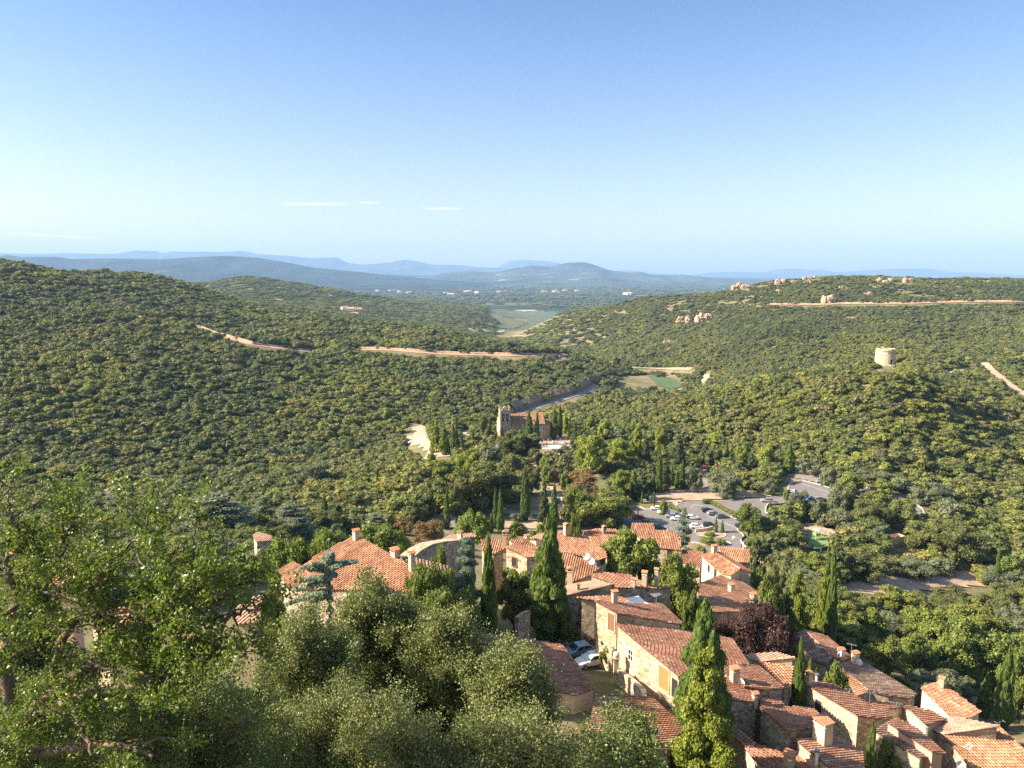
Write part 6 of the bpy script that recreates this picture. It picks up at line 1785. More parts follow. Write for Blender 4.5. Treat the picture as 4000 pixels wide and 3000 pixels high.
sheet("farm_clearing", zl('M', [(40, 520), (90, 495), (150, 500), (160, 520), (100, 535)]), M_SAND, dz=1.2, res=4)
h = hit(*zc('M', 728, 413))
far_house(h.x, h.y, 40, 0.1, CREAM, "large cream farm building alone on the left of the plain", None)
r = np.random.default_rng(5)
for i in range(46):
    px = r.uniform(1560, 2260) if i < 34 else r.uniform(2440, 2480)
    py = 1146 + r.normal(0, 2.2) + (6 if i >= 34 else 0)
    if i > 40: px, py = r.uniform(1440, 1620), 1140 + r.normal(0, 2)
    h = hit(px, py)
    if h: far_house(h.x, h.y, r.uniform(16, 34), r.random() * 3, [CREAM, WHITE, BUFF][i % 3], "small pale house of the distant town on the plain", "houses of the distant town")
# ------------------------------------------------------------------ trees told apart in the photograph
T = [
 # churchyard cypresses
 ('cypress', 'F', 463, 308, 600, 108, "broad cypress against the church nave, left of the pair", 370), ('cypress', 'F', 548, 322, 590, 72, "slimmer cypress against the church nave, right of the pair", 370),
 ('cypress', 'F', 735, 280, 600, 100, "cypress right of the church apse with a blunt top"), ('cypress', 'F', 793, 235, 575, 74, "tallest cypress right of the church apse"), ('cypress', 'F', 175, 472, 600, 30, "thin small cypress at the foot of the bell tower", 374),
 ('cypress', 'F', 422, 900, 1480, 125, "tall cypress by the village road left of the brown conifer"), ('cypress', 'F', 728, 1120, 1560, 118, "cypress standing right at the village road bend"),
 ('cypress', 'F', 152, 1165, 1620, 95, "taller one of the twin cypresses beside the umbrella pine"), ('cypress', 'F', 95, 1150, 1560, 66, "slimmer one of the twin cypresses beside the umbrella pine"), ('cypress', 'F', 55, 1400, 1600, 60, "short cypress at the foot of the twin cypresses"),
 ('cypress', 'F', 1862, 670, 1180, 84, "tall slender cypress above the dirt bank"), ('cypress', 'F', 2000, 880, 1100, 62, "slender cypress left of the two small ones above the bank"), ('cypress', 'F', 2055, 940, 1120, 58, "small cypress in the middle above the bank"),
 ('cypress', 'F', 2112, 830, 1130, 64, "pointed cypress right of the two small ones above the bank"), ('cypress', 'F', 1600, 930, 1190, 62, "dark cypress right of the upright pine"), ('cypress', 'F', 1680, 1160, 1290, 34, "tiny cypress by the parking sign"), ('cypress', 'F', 1808, 1160, 1300, 30, "tiny cypress right of the parking sign"),
 ('cypress', 'F', 1637, 1345, 1425, 20, "tiny cypress beside the red car behind the yellow green tree"),
 ('cypress', 'G', 818, 878, 1062, 38, "left slim cypress on the planted island"), ('cypress', 'G', 887, 918, 1068, 46, "right shorter cypress on the planted island"),
 ('cypress', 'G', 1403, 708, 852, 34, "small slim cypress at the kerb corner of the upper bays"), ('cypress', 'G', 1460, 768, 890, 26, "smallest cypress between two others at the upper bays"), ('cypress', 'G', 1512, 738, 932, 48, "tallest cypress of the three at the upper bays"),
 ('cypress', 'G', 1605, 95, 410, 150, "broad pointed cypress beside the upper access road"), ('cypress', 'G', 930, 55, 300, 62, "slim cypress rising among the trees behind the red hatchback"),
 ('cypress', 'E', 140, 420, 610, 46, "slim bright cypress beside the stone hut"), ('cypress', 'E', 600, 298, 592, 90, "dark cypress standing alone left of the conifer by the picnic clearing"), ('cypress', 'E', 1522, 225, 490, 56, "slim dark cypress under the light green pine"),
 ('cypress', 'E', 1650, 252, 585, 68, "cypress beside the road left of the umbrella pine"), ('cypress', 'E', 260, 305, 370, 20, "thin cypress tip behind the cedar"),
 ('cypress', 'E', -2, 650, 730, 30, "small cypress at the left wall of the stone hut"), ('cypress', 'E', 18, 640, 730, 34, "small cypress at the right wall of the stone hut"),
 ('cypress', 'H', 1905, 1195, 1670, 62, "solitary slim cypress at the end of the dirt field"),
 ('cypress', 'G', 1860, 1180, 1260, 24, "tiny cypress below the playground"), ('cypress', 'G', 1955, 1200, 1290, 26, "small cypress below the right of the playground"), ('cypress', 'G', 2030, 1190, 1420, 60, "upright cypress at the right of the playground"), ('cypress', 'G', 2075, 1240, 1620, 90, "dark tall cypress column below the playground"),
 ('cypress', 'H', 90, 1330, 1659, 60, "cypress below the left end of the dirt field"), ('cypress', 'H', 150, 1420, 1690, 60, "bluish cypress below the left end of the dirt field"),
 # pines
 ('pine', 'F', 1110, 540, 1010, 380, "largest yellow green pine in front of the churchyard"), ('pine', 'F', 1440, 585, 940, 345, "second large pine right of the largest yellow green one"), ('pine', 'F', 870, 335, 620, 105, "light pine behind the churchyard, left one"), ('pine', 'F', 1120, 350, 560, 130, "light pine behind the largest pine"), ('pine', 'F', 1270, 380, 640, 150, "mid green pine behind the gap of the two large pines"),
 ('pine', 'F', 1620, 440, 900, 150, "tall thin pine right of the two large pines"), ('pine', 'F', 1890, 440, 800, 160, "yellowish pine crown over the slender cypress"), ('conifer', 'F', 1720, 560, 920, 150, "dark conifer between the yellowish pine and the tall thin pine"), ('conifer', 'F', 960, 400, 740, 140, "dark conifer at the right edge of the churchyard"), ('conifer', 'F', 1000, 480, 760, 120, "dark conifer just left of the largest pine"),
 ('conifer', 'F', 2080, 540, 960, 190, "large grey green conifer left of the red hatchback"), ('pine', 'F', 1470, 930, 1260, 210, "upright pine thicket right of the brownish tree"), ('green', 'F', 1560, 930, 1200, 120, "green shrubby tree beside the upright pine thicket"),
 ('conegreen', 'M', 640, 1180, 1370, 100, "first green conifer in the row along the esplanade"), ('conegreen', 'M', 690, 1195, 1385, 90, "second green conifer in the row along the esplanade"), ('conegreen', 'M', 618, 1170, 1300, 50, "small conifer at the far end of the esplanade row"), ('cypress', 'M', 745, 1200, 1390, 40, "cypress by the esplanade, left of three"), ('cypress', 'M', 762, 1195, 1390, 36, "cypress by the esplanade, middle of three"), ('cypress', 'M', 795, 1250, 1390, 40, "cypress by the esplanade, right of three"), ('cypress', 'M', 865, 1235, 1340, 30, "slim cypress right of the sandy bay"),
 ('pine', 'M', 820, 1375, 1590, 160, "bright pine left of the dark oaks below the church, right one"), ('pine', 'M', 700, 1420, 1600, 150, "bright pine left of the dark oaks below the church, left one"), ('pine', 'M', 610, 1370, 1480, 70, "olive pine beside the green esplanade end"),
 ('pine', 'G', 1345, 128, 390, 200, "yellow pine with tiered branches by the upper car park"), ('pine', 'G', 800, -20, 180, 210, "tall yellow green pine behind the red hatchback"), ('conifer', 'G', 700, 60, 300, 130, "grey conifer right over the red hatchback"), ('oak', 'G', 790, 130, 330, 190, "light olive oak behind the dark parked car"), ('pine', 'G', 1090, 112, 330, 170, "olive yellow pine left of the tiered yellow pine"), ('conifer', 'G', 980, 180, 400, 180, "blue green conifer in the middle of the upper trees"), ('conifer', 'G', 1200, 190, 380, 130, "dark conifer tucked left of the tiered yellow pine"),
 ('umbrella', 'E', 1880, 425, 660, 340, "bright round umbrella pine by the road", 165), ('umbrella', 'E', 1045, 520, 800, 600, "dark spreading umbrella pine behind the three chimney roof", 103), ('umbrella', 'E', 640, 585, 830, 520, "umbrella pine with golden top left of the large roof", 92), ('umbrella', 'E', 300, 650, 880, 520, "low umbrella pine spreading in front of the stone hut", 90), ('umbrella', 'E', 1240, 700, 800, 170, "small umbrella pine at the right of the large roof", 98),
 ('conifer', 'F', 1690, 950, 1260, 190, "blue grey conifer above the dirt bank"), ('conifer', 'F', 1930, 800, 1150, 200, "grey conifer mass behind the small cypresses"),
 # cedars
 ('cedar', 'E', 300, 368, 700, 470, "grey green cedar with flat branches beside the stone hut"), ('cedar', 'J', 1290, 35, 345, 470, "largest pale cedar with tiered flat branches"), ('cedar', 'J', 1560, 50, 280, 200, "smaller cedar behind the slim bright cypress"), ('conifer', 'E', 720, 375, 600, 160, "conifer with level branches beside the picnic clearing"), ('conifer', 'E', 1380, 340, 560, 170, "grey conifer behind the golden tree"), ('cedar', 'E', 1030, 450, 620, 260, "low spreading conifer below the picnic clearing"),
 ('blue', 'G', 460, 765, 1200, 250, "blue green conifer standing at the car park edge beside the orange roof", 175), 
 ('conifer', 'B', 1250, 250, 700, 430, "big dark conifer with golden tips right of the ribbed roof", 135), ('conifer', 'B', 1650, 160, 460, 190, "dark conifer left of the playground"), ('cypress', 'B', 1570, 150, 350, 60, "cypress tip at the left of the playground"), ('conegreen', 'B', 1680, 600, 1150, 420, "pale golden conifer below the playground", 118), ('conifer', 'B', 1560, 800, 1330, 420, "dark green conifer with drooping boughs over the dark red hip roof", 112), ('conifer', 'G', 2130, 1180, 1560, 330, "broad dark conifer below the waste container"), ('conegreen', 'B', 1990, 560, 1030, 260, "yellow green conifer right of the pale golden conifer", 125),
 ('cypress', 'B', 2070, 590, 1010, 170, "broad column conifer left of the olive green bushes", 120),
 # oaks and leafy trees round the church and road
 ('oak', 'F', 340, 508, 830, 430, "spreading cork oak in front of the church"), ('oak', 'F', 180, 560, 760, 160, "oak crown left of the spreading cork oak"), ('oak', 'F', 110, 830, 1330, 420, "dense dark oak left of the road to the church"), ('oak', 'F', 270, 760, 1000, 220, "oak above the dense dark oak"), ('oak', 'F', 490, 880, 1190, 230, "oak right of the tall cypress by the road"), ('conifer', 'F', 620, 1030, 1510, 175, "brownish conifer right of the tall cypress by the road"),
 ('yellow', 'F', 1280, 1170, 1540, 560, "wide yellow green tree hiding the left of the car park"), ('rust', 'F', 1050, 930, 1200, 330, "brownish green tree under the largest pine"), ('green', 'F', 950, 1130, 1540, 230, "fresh green tree beside the road bend"), ('rust', 'F', 1120, 1160, 1340, 200, "russet tinted crown left of the wide yellow green tree"), ('brown', 'F', 740, 915, 1090, 130, "bare brown shrub in front of the canvas shelter"), ('olive', 'F', 850, 735, 880, 150, "pale olive tree by the churchyard gate"), ('green', 'F', 640, 800, 930, 130, "green hedge tree along the church path"), ('green', 'F', 650, 890, 1100, 110, "tall hedge bush beside the bare brown shrub"), ('green', 'F', 860, 930, 1150, 130, "fresh green bush right of the bare brown shrub"),
 ('oak', 'F', 530, 700, 870, 150, "oak at the corner of the church path"), ('olive', 'F', 60, 640, 900, 260, "grey olive like crown left below the church"), ('oak', 'F', 0, 330, 640, 150, "oak crowding the left side of the church"), ('olive', 'F', 330, 1390, 1490, 150, "low bush at the foot of the tall cypress"), ('yellow', 'F', 330, 1500, 1620, 190, "rounded bush behind the village roofs"), ('yellow', 'A', 290, 200, 290, 130, "bright yellow green bush above the pink chimney", 128), ('green', 'A', 560, 150, 250, 230, "vine covered hedge behind the pale roof", 132), ('green', 'A', 970, 60, 260, 170, "fresh green crown right of the wide pink chimney", 132), 
 ('rust', 'E', 1180, 480, 600, 230, "golden autumn tree beside the lamp"), ('rust', 'E', 1290, 470, 640, 180, "orange autumn tree next to the lamp"), ('rust', 'E', 1480, 500, 760, 260, "pinkish russet shrub above the ruined wall"), ('green', 'E', 1550, 560, 720, 170, "green shrubs left of the road bend"), ('green', 'E', 1240, 310, 500, 230, "lush green tree below the lamp in the dark trees"), ('oak', 'E', 830, 270, 460, 260, "dark shaded oak over the picnic clearing"), ('oak', 'E', 1730, 180, 480, 160, "oak by the road under the light pine"), ('oak', 'E', 1920, 40, 430, 400, "large dark oak with arching trunk by the village road"), ('oak', 'E', 1440, 250, 480, 200, "oak behind the grey conifer"),
 ('olive', 'E', 1000, 280, 420, 190, "grey green crown right of the picnic clearing"), ('oak', 'E', 440, 420, 600, 190, "green crown between the cedar and the dark cypress"),
 # village trees
 ('blue', 'E', 1820, 645, 1010, 310, "silvery blue conifer between the ruined wall and the village roofs", 88), ('cypress', 'E', 2012, 690, 1270, 175, "tall cypress left of the round yellow green bush", 86),
 ('green', 'E', 1620, 925, 1480, 560, "glossy deep green tree below the silvery blue conifer", 72), ('yellow', 'A', 300, 568, 1010, 400, "round yellow green bush beside the tallest cypress", 98), ('green', 'A', 1600, 190, 720, 620, "feathery green tree in front of the stepped orange roof", 124), ('green', 'B', 420, 500, 1010, 440, "dense vine clad tree right of the three chimneys", 107), ('green', 'B', 530, 860, 1260, 190, "green creeper mass in the gap between the houses", 100), ('yellow', 'B', 450, 505, 640, 220, "yellowish bush above the vine clad tree", 118),
 ('purple', 'B', 1190, 975, 1540, 720, "purple leaved plum tree between the roofs", 97), ('green', 'B', 1640, 1400, 1600, 160, "bright green creeper beside the purple plum tree", 97), 
 ('cypress', 'C', 932, -66, 1420, 660, "great cypress rising behind the paler conifer in front", 69), ('cypress', 'C', 1985, 318, 850, 185, "leaning cypress among the right roofs", 81), ('cypress', 'D', 870, 975, 1500, 150, "slender cypress at the bottom edge", 65),
 ('green', 'D', 610, 460, 720, 300, "round bright green tree among the right roofs", 86), ('green', 'D', 380, 410, 520, 110, "green shrub right of the leaning cypress", 88), ('green', 'D', 1030, 1150, 1420, 230, "bright green creeper on the wall at the bottom edge", 70),
 ('cypress', 'D', 1700, 370, 640, 90, "small dim cypress among the green trees at the right"), ('cypress', 'D', 1865, 520, 880, 150, "shorter of the two dark cypresses behind the freestanding house"), ('cypress', 'D', 2025, 320, 990, 180, "taller of the two dark cypresses behind the freestanding house"),
 ('yellow', 'D', 1000, 195, 560, 330, "round golden green bush beside the shaded gully"), ('green', 'D', 1300, 190, 560, 300, "leafy tree with pale forked trunk"), ('olive', 'D', 1400, 470, 760, 420, "silvery olive tree left of the small dim cypress"), ('olive', 'D', 1680, 570, 800, 230, "silvery olive tree above the freestanding house"), ('green', 'D', 900, -40, 320, 300, "dark leafy tree above the golden green bush"), ('yellow', 'D', 620, -120, 230, 300, "brownish olive crown right of the drooping conifer"),
 ('green', 'D', 1600, 60, 560, 480, "broad bright green tree on the right slope"), ('green', 'D', 1950, 130, 620, 460, "bright green tree at the right edge above the cypresses"), ('green', 'D', 2160, 330, 900, 300, "tall leafy tree at the right edge behind the taller dark cypress"), ('green', 'D', 1350, -60, 300, 420, "green crown above the forked trunk tree"), ('yellow', 'D', 1750, -90, 260, 420, "yellow green crown below the dirt field"), ('olive', 'D', 2150, -40, 260, 300, "pale olive crown at the right edge below the solitary cypress"),
 # car park and right side
 ('olive', 'G', 920, 395, 660, 380, "wide olive tree on the dirt bank"), ('olive', 'G', 580, 330, 610, 200, "olive tree left of the steep access road"), ('olive', 'G', 1370, 470, 650, 210, "olive tree above the driving silver suv"), ('green', 'G', 1170, 755, 1090, 270, "bright green tree by the black hatchback"), ('olive', 'G', 1390, 850, 1010, 170, "blue grey olive bush right of the bright green tree"), ('green', 'G', 1300, 1010, 1120, 210, "low green bush under the bright green tree"), ('olive', 'G', 1700, 590, 900, 230, "round olive tree beside the upper bays"), ('olive', 'G', 1920, 680, 940, 230, "second round olive tree below the upper lane"),
 ('olive', 'G', 2150, 560, 860, 220, "round dense tree right of the dark car"), ('oak', 'G', 1620, 920, 1060, 260, "green grey tree left of the playground"), ('olive', 'G', 2110, 800, 1010, 160, "olive tree right behind the playground fence"), ('olive', 'G', 1820, 240, 430, 250, "group olive above the upper lane"), ('olive', 'G', 2030, 330, 560, 200, "rusty tinged olive at the upper lane end"), ('olive', 'G', 1960, 880, 990, 90, "small silver shrub above the playground"), ('oak', 'G', 1240, 1130, 1330, 330, "dense bushy tree at the car park exit"), ('green', 'G', 730, 1105, 1180, 150, "dark clipped bush on the traffic island"), ('yellow', 'G', 750, 1040, 1105, 110, "yellow flowering shrubs at the planter wall"), ('green', 'G', 870, 1120, 1190, 120, "small light green sapling by the traffic island"), ('green', 'G', 250, 700, 870, 90, "small leafy tree between the two white cars"), ('yellow', 'G', 650, 1190, 1260, 110, "yellow bush left of the brick chimney"), ('green', 'G', 1575, 590, 720, 60, "young thin tree by the silver saloon"), ('olive', 'G', 960, 610, 700, 200, "low olive shrub below the wide olive tree"),
 ('green', 'H', 330, 408, 640, 250, "bright lime tree between the upper lane and road"), ('olive', 'H', 590, 380, 520, 340, "grey olive trees above the right road"), ('green', 'H', 680, 490, 640, 200, "bright green bush beside the right road"), ('olive', 'H', 850, 440, 610, 240, "olive bush right of the bright green roadside bush"), ('oak', 'H', 540, 690, 1000, 370, "big dark oak above the waste container"), ('oak', 'H', 250, 540, 800, 280, "dense oak left of the big dark oak"), ('oak', 'H', 890, 700, 985, 270, "rounded dark oak in the bend of the road"), ('olive', 'H', 620, 980, 1190, 210, "olive tree left of the waste container"), ('oak', 'H', 1130, 915, 1290, 430, "very large oak right of the waste container"), ('oak', 'H', 1500, 960, 1420, 420, "large oak mass right of the very large oak"), ('olive', 'H', 1330, 520, 740, 330, "round olive crown above the end of the road"), ('olive', 'H', 1400, 700, 930, 300, "olive tree by the footpath right of the road"), ('olive', 'H', 1080, 560, 740, 220, "olive tree left above the end of the road"),
 ('oak', 'H', 450, 1250, 1560, 480, "dark oak thicket left of the dirt field"), ('olive', 'H', 1030, 1330, 1540, 430, "scrubby olive bushes above the dirt field"), ('olive', 'H', 1310, 1320, 1510, 280, "yellowing scrub right of the scrubby olive bushes"), ('yellow', 'H', 1820, 1470, 1600, 260, "bright scrub at the right end of the dirt field"), ('green', 'H', 2050, 1310, 1530, 220, "bright green tree right of the solitary slim cypress"), ('olive', 'H', 230, 820, 1010, 240, "olive tree above the playground fence"), ('olive', 'H', 330, 950, 1120, 200, "pale green tree right of the playground fence"),
 ('olive', 'E', 520, 10, 230, 260, "pale olive crown on the slope above the dark cypress"),
 ('green', 'B', 1420, 700, 900, 260, "leafy tree right behind the corner of the long stepped roof", 110), ('oak', 'B', 1330, 760, 900, 200, "small dark tree at the eave of the long stepped roof", 112), ('green', 'B', 1500, 1050, 1250, 260, "dark leafy tree above the dark red hip roof", 106), ('oak', 'B', 1480, 560, 760, 240, "oak crown right of the dark loft opening", 128), ('green', 'B', 1300, 640, 760, 180, "bushy tree at the foot of the house with the loft opening", 128),
 ('oak', 'A', 1500, 620, 800, 260, "dark tree behind the three tall chimneys", 108), ('green', 'B', 600, 1100, 1300, 170, "green shrub between the long lane house and the vine clad tree", 96),
 ('green', 'K', 1800, 320, 560, 150, "dark ivy clad bush at the foot of the ruined wall", 83), ('green', 'K', 1600, 470, 640, 200, "green bush in front of the low dark tiled roof", 73),
]
for t in T: tree(*t)
# golden yellow conifer patch, creepers and flowering shrubs
tree('oleander', 'A', 1080, 970, 1230, 250, "pink flowering oleander beside the wooden door", 95)
tree('oleander', 'A', 1080, 1250, 1400, 230, "low oleander bush with pink blossom above the parked cars", 93)
tree('yellow', 'A', 1300, 1340, 1520, 200, "dry yellow shrub at the foot of the long house", 86)
tree('green', 'A', 880, 1170, 1310, 160, "green shrub at the foot of the tallest cypress", 94)
tree('cypress', 'A', 668, 112, 1380, 470, "tallest cypress in the middle of the village, dense and bright green", 95)
PARAM['conegreen'] = PARAM['conegreen'][:3] + ('olive',) + PARAM['conegreen'][4:]
tree('conegreen', 'C', 940, 305, 1750, 900, "pale feathery conifer in front of the great cypress", 63)
tree('brown', 'I', 640, 30, 330, 180, "bare grey twigs beside the cream wall behind the near oaks")
tree('brown', 'I', 470, 90, 380, 120, "bare branches left of the cream wall")
def blossoms(k, px, n, r_, mat, parent_label, Y=None):
    pass
def agave(k, px, s, label):
    p = hit(*zc(k, *px)); e = empty("yucca", p, 0, label, "yucca")
    b = MB(); b.tube((0, 0, 0), (0, 0, s), .12); b.build("trunk", BARK, e)
    b = MB()
    for i in range(60):
        a = i * 2.4; el = random.uniform(-.3, 1.3); d = Vector((math.cos(a) * math.cos(el), math.sin(a) * math.cos(el), math.sin(el)))
        c = Vector((0, 0, s)); q = d.cross(Vector((0, 0, 1))).normalized() * .05; t = c + d * s * .9
        b.add([c - q, c + q, t], [(0, 1, 2)])
    b.build("crown", LM['green'], e)
agave('B', (1015, 1360), 1.6, "spiky yucca in front of the purple plum tree"); agave('A', (318, 1020), 1.2, "spiky yucca in the yard left of the tallest cypress")
hedge('D', [(800, 720), (960, 735), (1120, 770), (1330, 800)], 1.6, 1.4, "dark ivy hedge along the eave of the long weathered roof", 'oak', z=None, name="hedge", n=2600, s=.16)
hedge('D', [(1100, 590), (1290, 700)], 1.2, .8, "bright creeper along the back edge of the long weathered roof", 'green', z=None, n=900, s=.14)
# pylon with wires on the left slope
q = hit(*zc('J', 815, 330)); t = atY(*zc('J', 815, 185), q.y)
e = empty("utility_pole", q, 0, "utility pole with cables in front of the pale cedar", "utility pole")
b = MB(); b.tube((0, 0, -.3), (0, 0, t.z - q.z), .15, .1, 8); b.build("pole", WOODB, e); b = MB(); b.tube((-.9, 0, t.z - q.z - .2), (.9, 0, t.z - q.z - .2), .06, n=5); b.build("crossarm", WOODB, e)
tops = [t, atY(*zc('J', 620, 20), t.y + 60), atY(*zc('J', 1150, 150), t.y + 25)]
for i, en in enumerate(tops[1:]):
    b = MB()
    for o_ in (-.7, 0, .7):
        P = [t + (en - t) * s / 10 + Vector((o_, 0, -2.0 * (s / 10) * (1 - s / 10) * 2)) - t for s in range(11)]
        b.path(P, .025, 4)
    o = b.build("cable", METAL); o.location = t; tag(o, ["three cables running up left from the utility pole", "three cables running right from the utility pole"][i], "cable")
# ------------------------------------------------------------------ near trees with real branches and leaves
NEARLEAF = leafmat("near_oak_leaves", (0.06, 0.10, 0.016), (0.12, 0.175, 0.03), (0.25, 0.29, 0.075), trans=.3, hue=0, rough=.38)
HOLMLEAF = leafmat("near_holm_leaves", (0.08, 0.10, 0.032), (0.165, 0.19, 0.06), (0.31, 0.33, 0.13), trans=.18, hue=0, rough=.45)
DEEPLEAF = leafmat("near_dark_leaves", (0.065, 0.095, 0.026), (0.13, 0.175, 0.045), (0.26, 0.29, 0.09), trans=.2, hue=0, rough=.4)
def lichbark():
    m, nt, b = newmat("lichen_bark"); p = geopos(nt)
    nt.links.new(ramp(nt, noise(nt, 5, 5, p, .7), [(.3, (.05, .04, .03)), (.5, (.13, .10, .075)), (.62, (.24, .15, .05)), (.75, (.30, .27, .2))]), b.inputs['Base Color'])
    b.inputs['Roughness'].default_value = .9; bump(nt, noise(nt, 18, 4, p), b, .6, .03); return m
LBARK = lichbark()
def tubes(paths, n=6):
    V = []; F = []; off = 0
    for P, R in paths:
        P = np.array(P, float); m = len(P)
        T_ = np.gradient(P, axis=0); T_ = unit(T_)
        up = np.array([.3, .2, 1.0]); A = unit(np.cross(T_, up)); B = np.cross(T_, A)
        t = np.arange(n) * 2 * np.pi / n
        ring = P[:, None] + (A[:, None] * np.cos(t)[None, :, None] + B[:, None] * np.sin(t)[None, :, None]) * np.array(R)[:, None, None]
        V.append(ring.reshape(-1, 3))
        for i in range(m - 1):
            for k in range(n): F.append((off + i * n + k, off + i * n + (k + 1) % n, off + (i + 1) * n + (k + 1) % n, off + (i + 1) * n + k))
        off += m * n
    return np.concatenate(V), np.array(F)
def wander(r, p, d, L, n, wob, up=0.0):
    P = [np.array(p, float)]; d = unit(np.array(d, float))
    for i in range(n):
        d = unit(d + r.normal(0, wob, 3) + np.array([0, 0, up])); P.append(P[-1] + d * L / n)
    return np.array(P)
def leaves_mesh(name, C, r, per, spread, ln, wd, mat):
    """pointed leaf blades gathered round twig points C"""
    n = len(C) * per
    c = np.repeat(C, per, 0) + r.normal(0, spread, (n, 3))
    d = unit(r.normal(0, 1, (n, 3)) + np.array([-.15, -.1, .35])); s = unit(np.cross(d, r.normal(0, 1, (n, 3))))
    k = r.uniform(.65, 1.25, (n, 1)); nn = np.cross(d, s)
    a = c; b_ = c + d * ln * .5 * k + s * wd * k + nn * wd * .25; e = c + d * ln * k; f = c + d * ln * .5 * k - s * wd * k + nn * wd * .25
    V = np.stack([a, b_, e, f], 1).reshape(-1, 3); F = np.arange(4 * n).reshape(-1, 4)
    cl = np.repeat(r.random(len(C)), per)
    return np_mesh(name, V, F, mat, fattr=np.clip(.65 * r.random(n) + .35 * cl, 0, 1))
def branchy(name, label, cat, trunkbase, limbs, rng, sub, twig, leaf, mat, per, spread, group=None, keep=None, bark=None):
    """limbs: list of (points, r0, r1). sub=(count per m, length, radius); twig=(count per m, length)"""
    r = np.random.default_rng(rng); paths = []; subs = []; tw = []; C = []
    for P, r0, r1 in limbs:
        P = np.array([tuple(p) for p in P], float); m = len(P); t = np.linspace(0, 1, m); tt = np.linspace(0, 1, m * 5)
        Q = np.stack([np.interp(tt, t, P[:, i]) for i in range(3)], 1); 
        for _ in range(3): Q[1:-1] = (Q[:-2] + 2 * Q[1:-1] + Q[2:]) / 4
        Q[1:-1] += r.normal(0, .03, Q[1:-1].shape)
        L = np.linalg.norm(np.diff(Q, axis=0), axis=1).sum(); paths.append((Q, np.linspace(r0, r1, len(Q))))
        T_ = unit(np.gradient(Q, axis=0))
        for _ in range(int(L * sub[0])):
            f = r.uniform(.12, 1); i = min(len(Q) - 1, int(f * len(Q)))
            d = unit(T_[i] * r.uniform(.1, .8) + r.normal(0, 1, 3) * .9 + np.array([0, 0, .35]))
            S_ = wander(r, Q[i], d, sub[1] * r.uniform(.5, 1.2), 6, .22, .05); subs.append(S_); paths.append((S_, np.linspace(sub[2] * r.uniform(.6, 1.1), .006, 7)))
    for S_ in subs:
        L = np.linalg.norm(np.diff(S_, axis=0), axis=1).sum(); Ts = unit(np.gradient(S_, axis=0))
        for _ in range(max(2, int(L * twig[0]))):
            i = r.integers(2, 7); d = unit(Ts[min(6, i)] * .5 + r.normal(0, 1, 3) * .8 + np.array([0, 0, .25]))
            W = wander(r, S_[i], d, twig[1] * r.uniform(.5, 1.3), 3, .3, .1); tw.append(W)
            C += [W[1] * .5 + W[2] * .5, W[3], W[2]]
        C.append(S_[-1])
    C = np.array(C)
    if keep is not None: C = C[keep(C)]
    e = empty(name, (0, 0, 0), 0, label, cat, group)
    base = Vector(trunkbase); e.location = base; bo = np.array(base)
    V, F = tubes(paths, 7); link("branches", np_mesh("branches", V - bo, F, bark or LBARK, smooth=True), e)
    V, F = tubes([(W, [.007, .006, .005, .003]) for W in tw], 4); link("twigs", np_mesh("twigs", V - bo, F, bark or LBARK), e)
    link("foliage", leaves_mesh("foliage", C - bo, r, per, spread, leaf[0], leaf[1], mat), e)
    print(name, "twig points", len(C), "leaves", len(C) * per)
    return e
def pz(x, y, Y): return atY(x, y, Y)
# near downy oak at the left, limbs read off the photograph
tb = (-13.5, 14.0, -17)
lim = [([tb, pz(-150, 2900, 14), pz(60, 2830, 14), pz(330, 2720, 13.6), pz(560, 2670, 13.2), pz(780, 2600, 13)], .22, .05),
       ([pz(100, 2800, 14), pz(330, 2600, 13.8), pz(560, 2500, 13.4), pz(720, 2450, 13.2), pz(850, 2420, 13)], .16, .04),
       ([pz(560, 2500, 13.4), pz(640, 2440, 13.2), pz(790, 2370, 13), pz(900, 2300, 12.8)], .09, .03),
       ([pz(850, 2420, 13), pz(940, 2400, 12.9), pz(1030, 2370, 12.8)], .05, .015),
       ([pz(60, 2830, 14), pz(10, 2600, 14.2), pz(60, 2350, 14.3), pz(120, 2200, 14.3), pz(260, 2130, 14)], .15, .04),
       ([pz(60, 2350, 14.3), pz(30, 2180, 14.3), pz(90, 2120, 14.2), pz(60, 2040, 14)], .07, .02),
       ([pz(200, 2700, 13.9), pz(240, 2500, 13.8), pz(330, 2380, 13.6), pz(390, 2250, 13.5), pz(440, 2180, 13.4), pz(540, 2130, 13.3)], .10, .02),
       ([pz(380, 2560, 13.7), pz(400, 2460, 13.7), pz(370, 2330, 13.7), pz(350, 2260, 13.7)], .06, .02),
       ([pz(240, 2500, 13.8), pz(180, 2350, 14), pz(160, 2250, 14)], .06, .02), ([pz(230, 2200, 14), pz(240, 2130, 13.9), pz(250, 2090, 13.8), pz(290, 2050, 13.8)], .06, .015),
       ([pz(440, 2160, 13.4), pz(540, 2110, 13.3), pz(640, 2080, 13.2)], .03, .008), ([pz(60, 2040, 14), pz(30, 1960, 14), pz(40, 1880, 14)], .025, .008), ([pz(120, 2300, 14), pz(240, 2330, 13.6), pz(420, 2400, 13.2), pz(640, 2420, 13)], .05, .015), ([pz(330, 2600, 13.6), pz(520, 2620, 13), pz(760, 2700, 12.6)], .05, .015), ([pz(60, 2500, 14), pz(-60, 2420, 14), pz(-160, 2300, 14)], .06, .02),
       ([pz(0, 2900, 14.5), pz(180, 2950, 14), pz(420, 2900, 13.5), pz(600, 2960, 13.2)], .12, .04), ([pz(330, 2720, 13.6), pz(300, 2800, 13.2), pz(360, 2950, 12.8)], .07, .03),
       ([pz(560, 2500, 13.4), pz(760, 2520, 13), pz(900, 2540, 12.8), pz(1000, 2500, 12.7)], .05, .02), ([pz(600, 2480, 13.3), pz(700, 2290, 13.2), pz(760, 2200, 13.1)], .05, .015)]
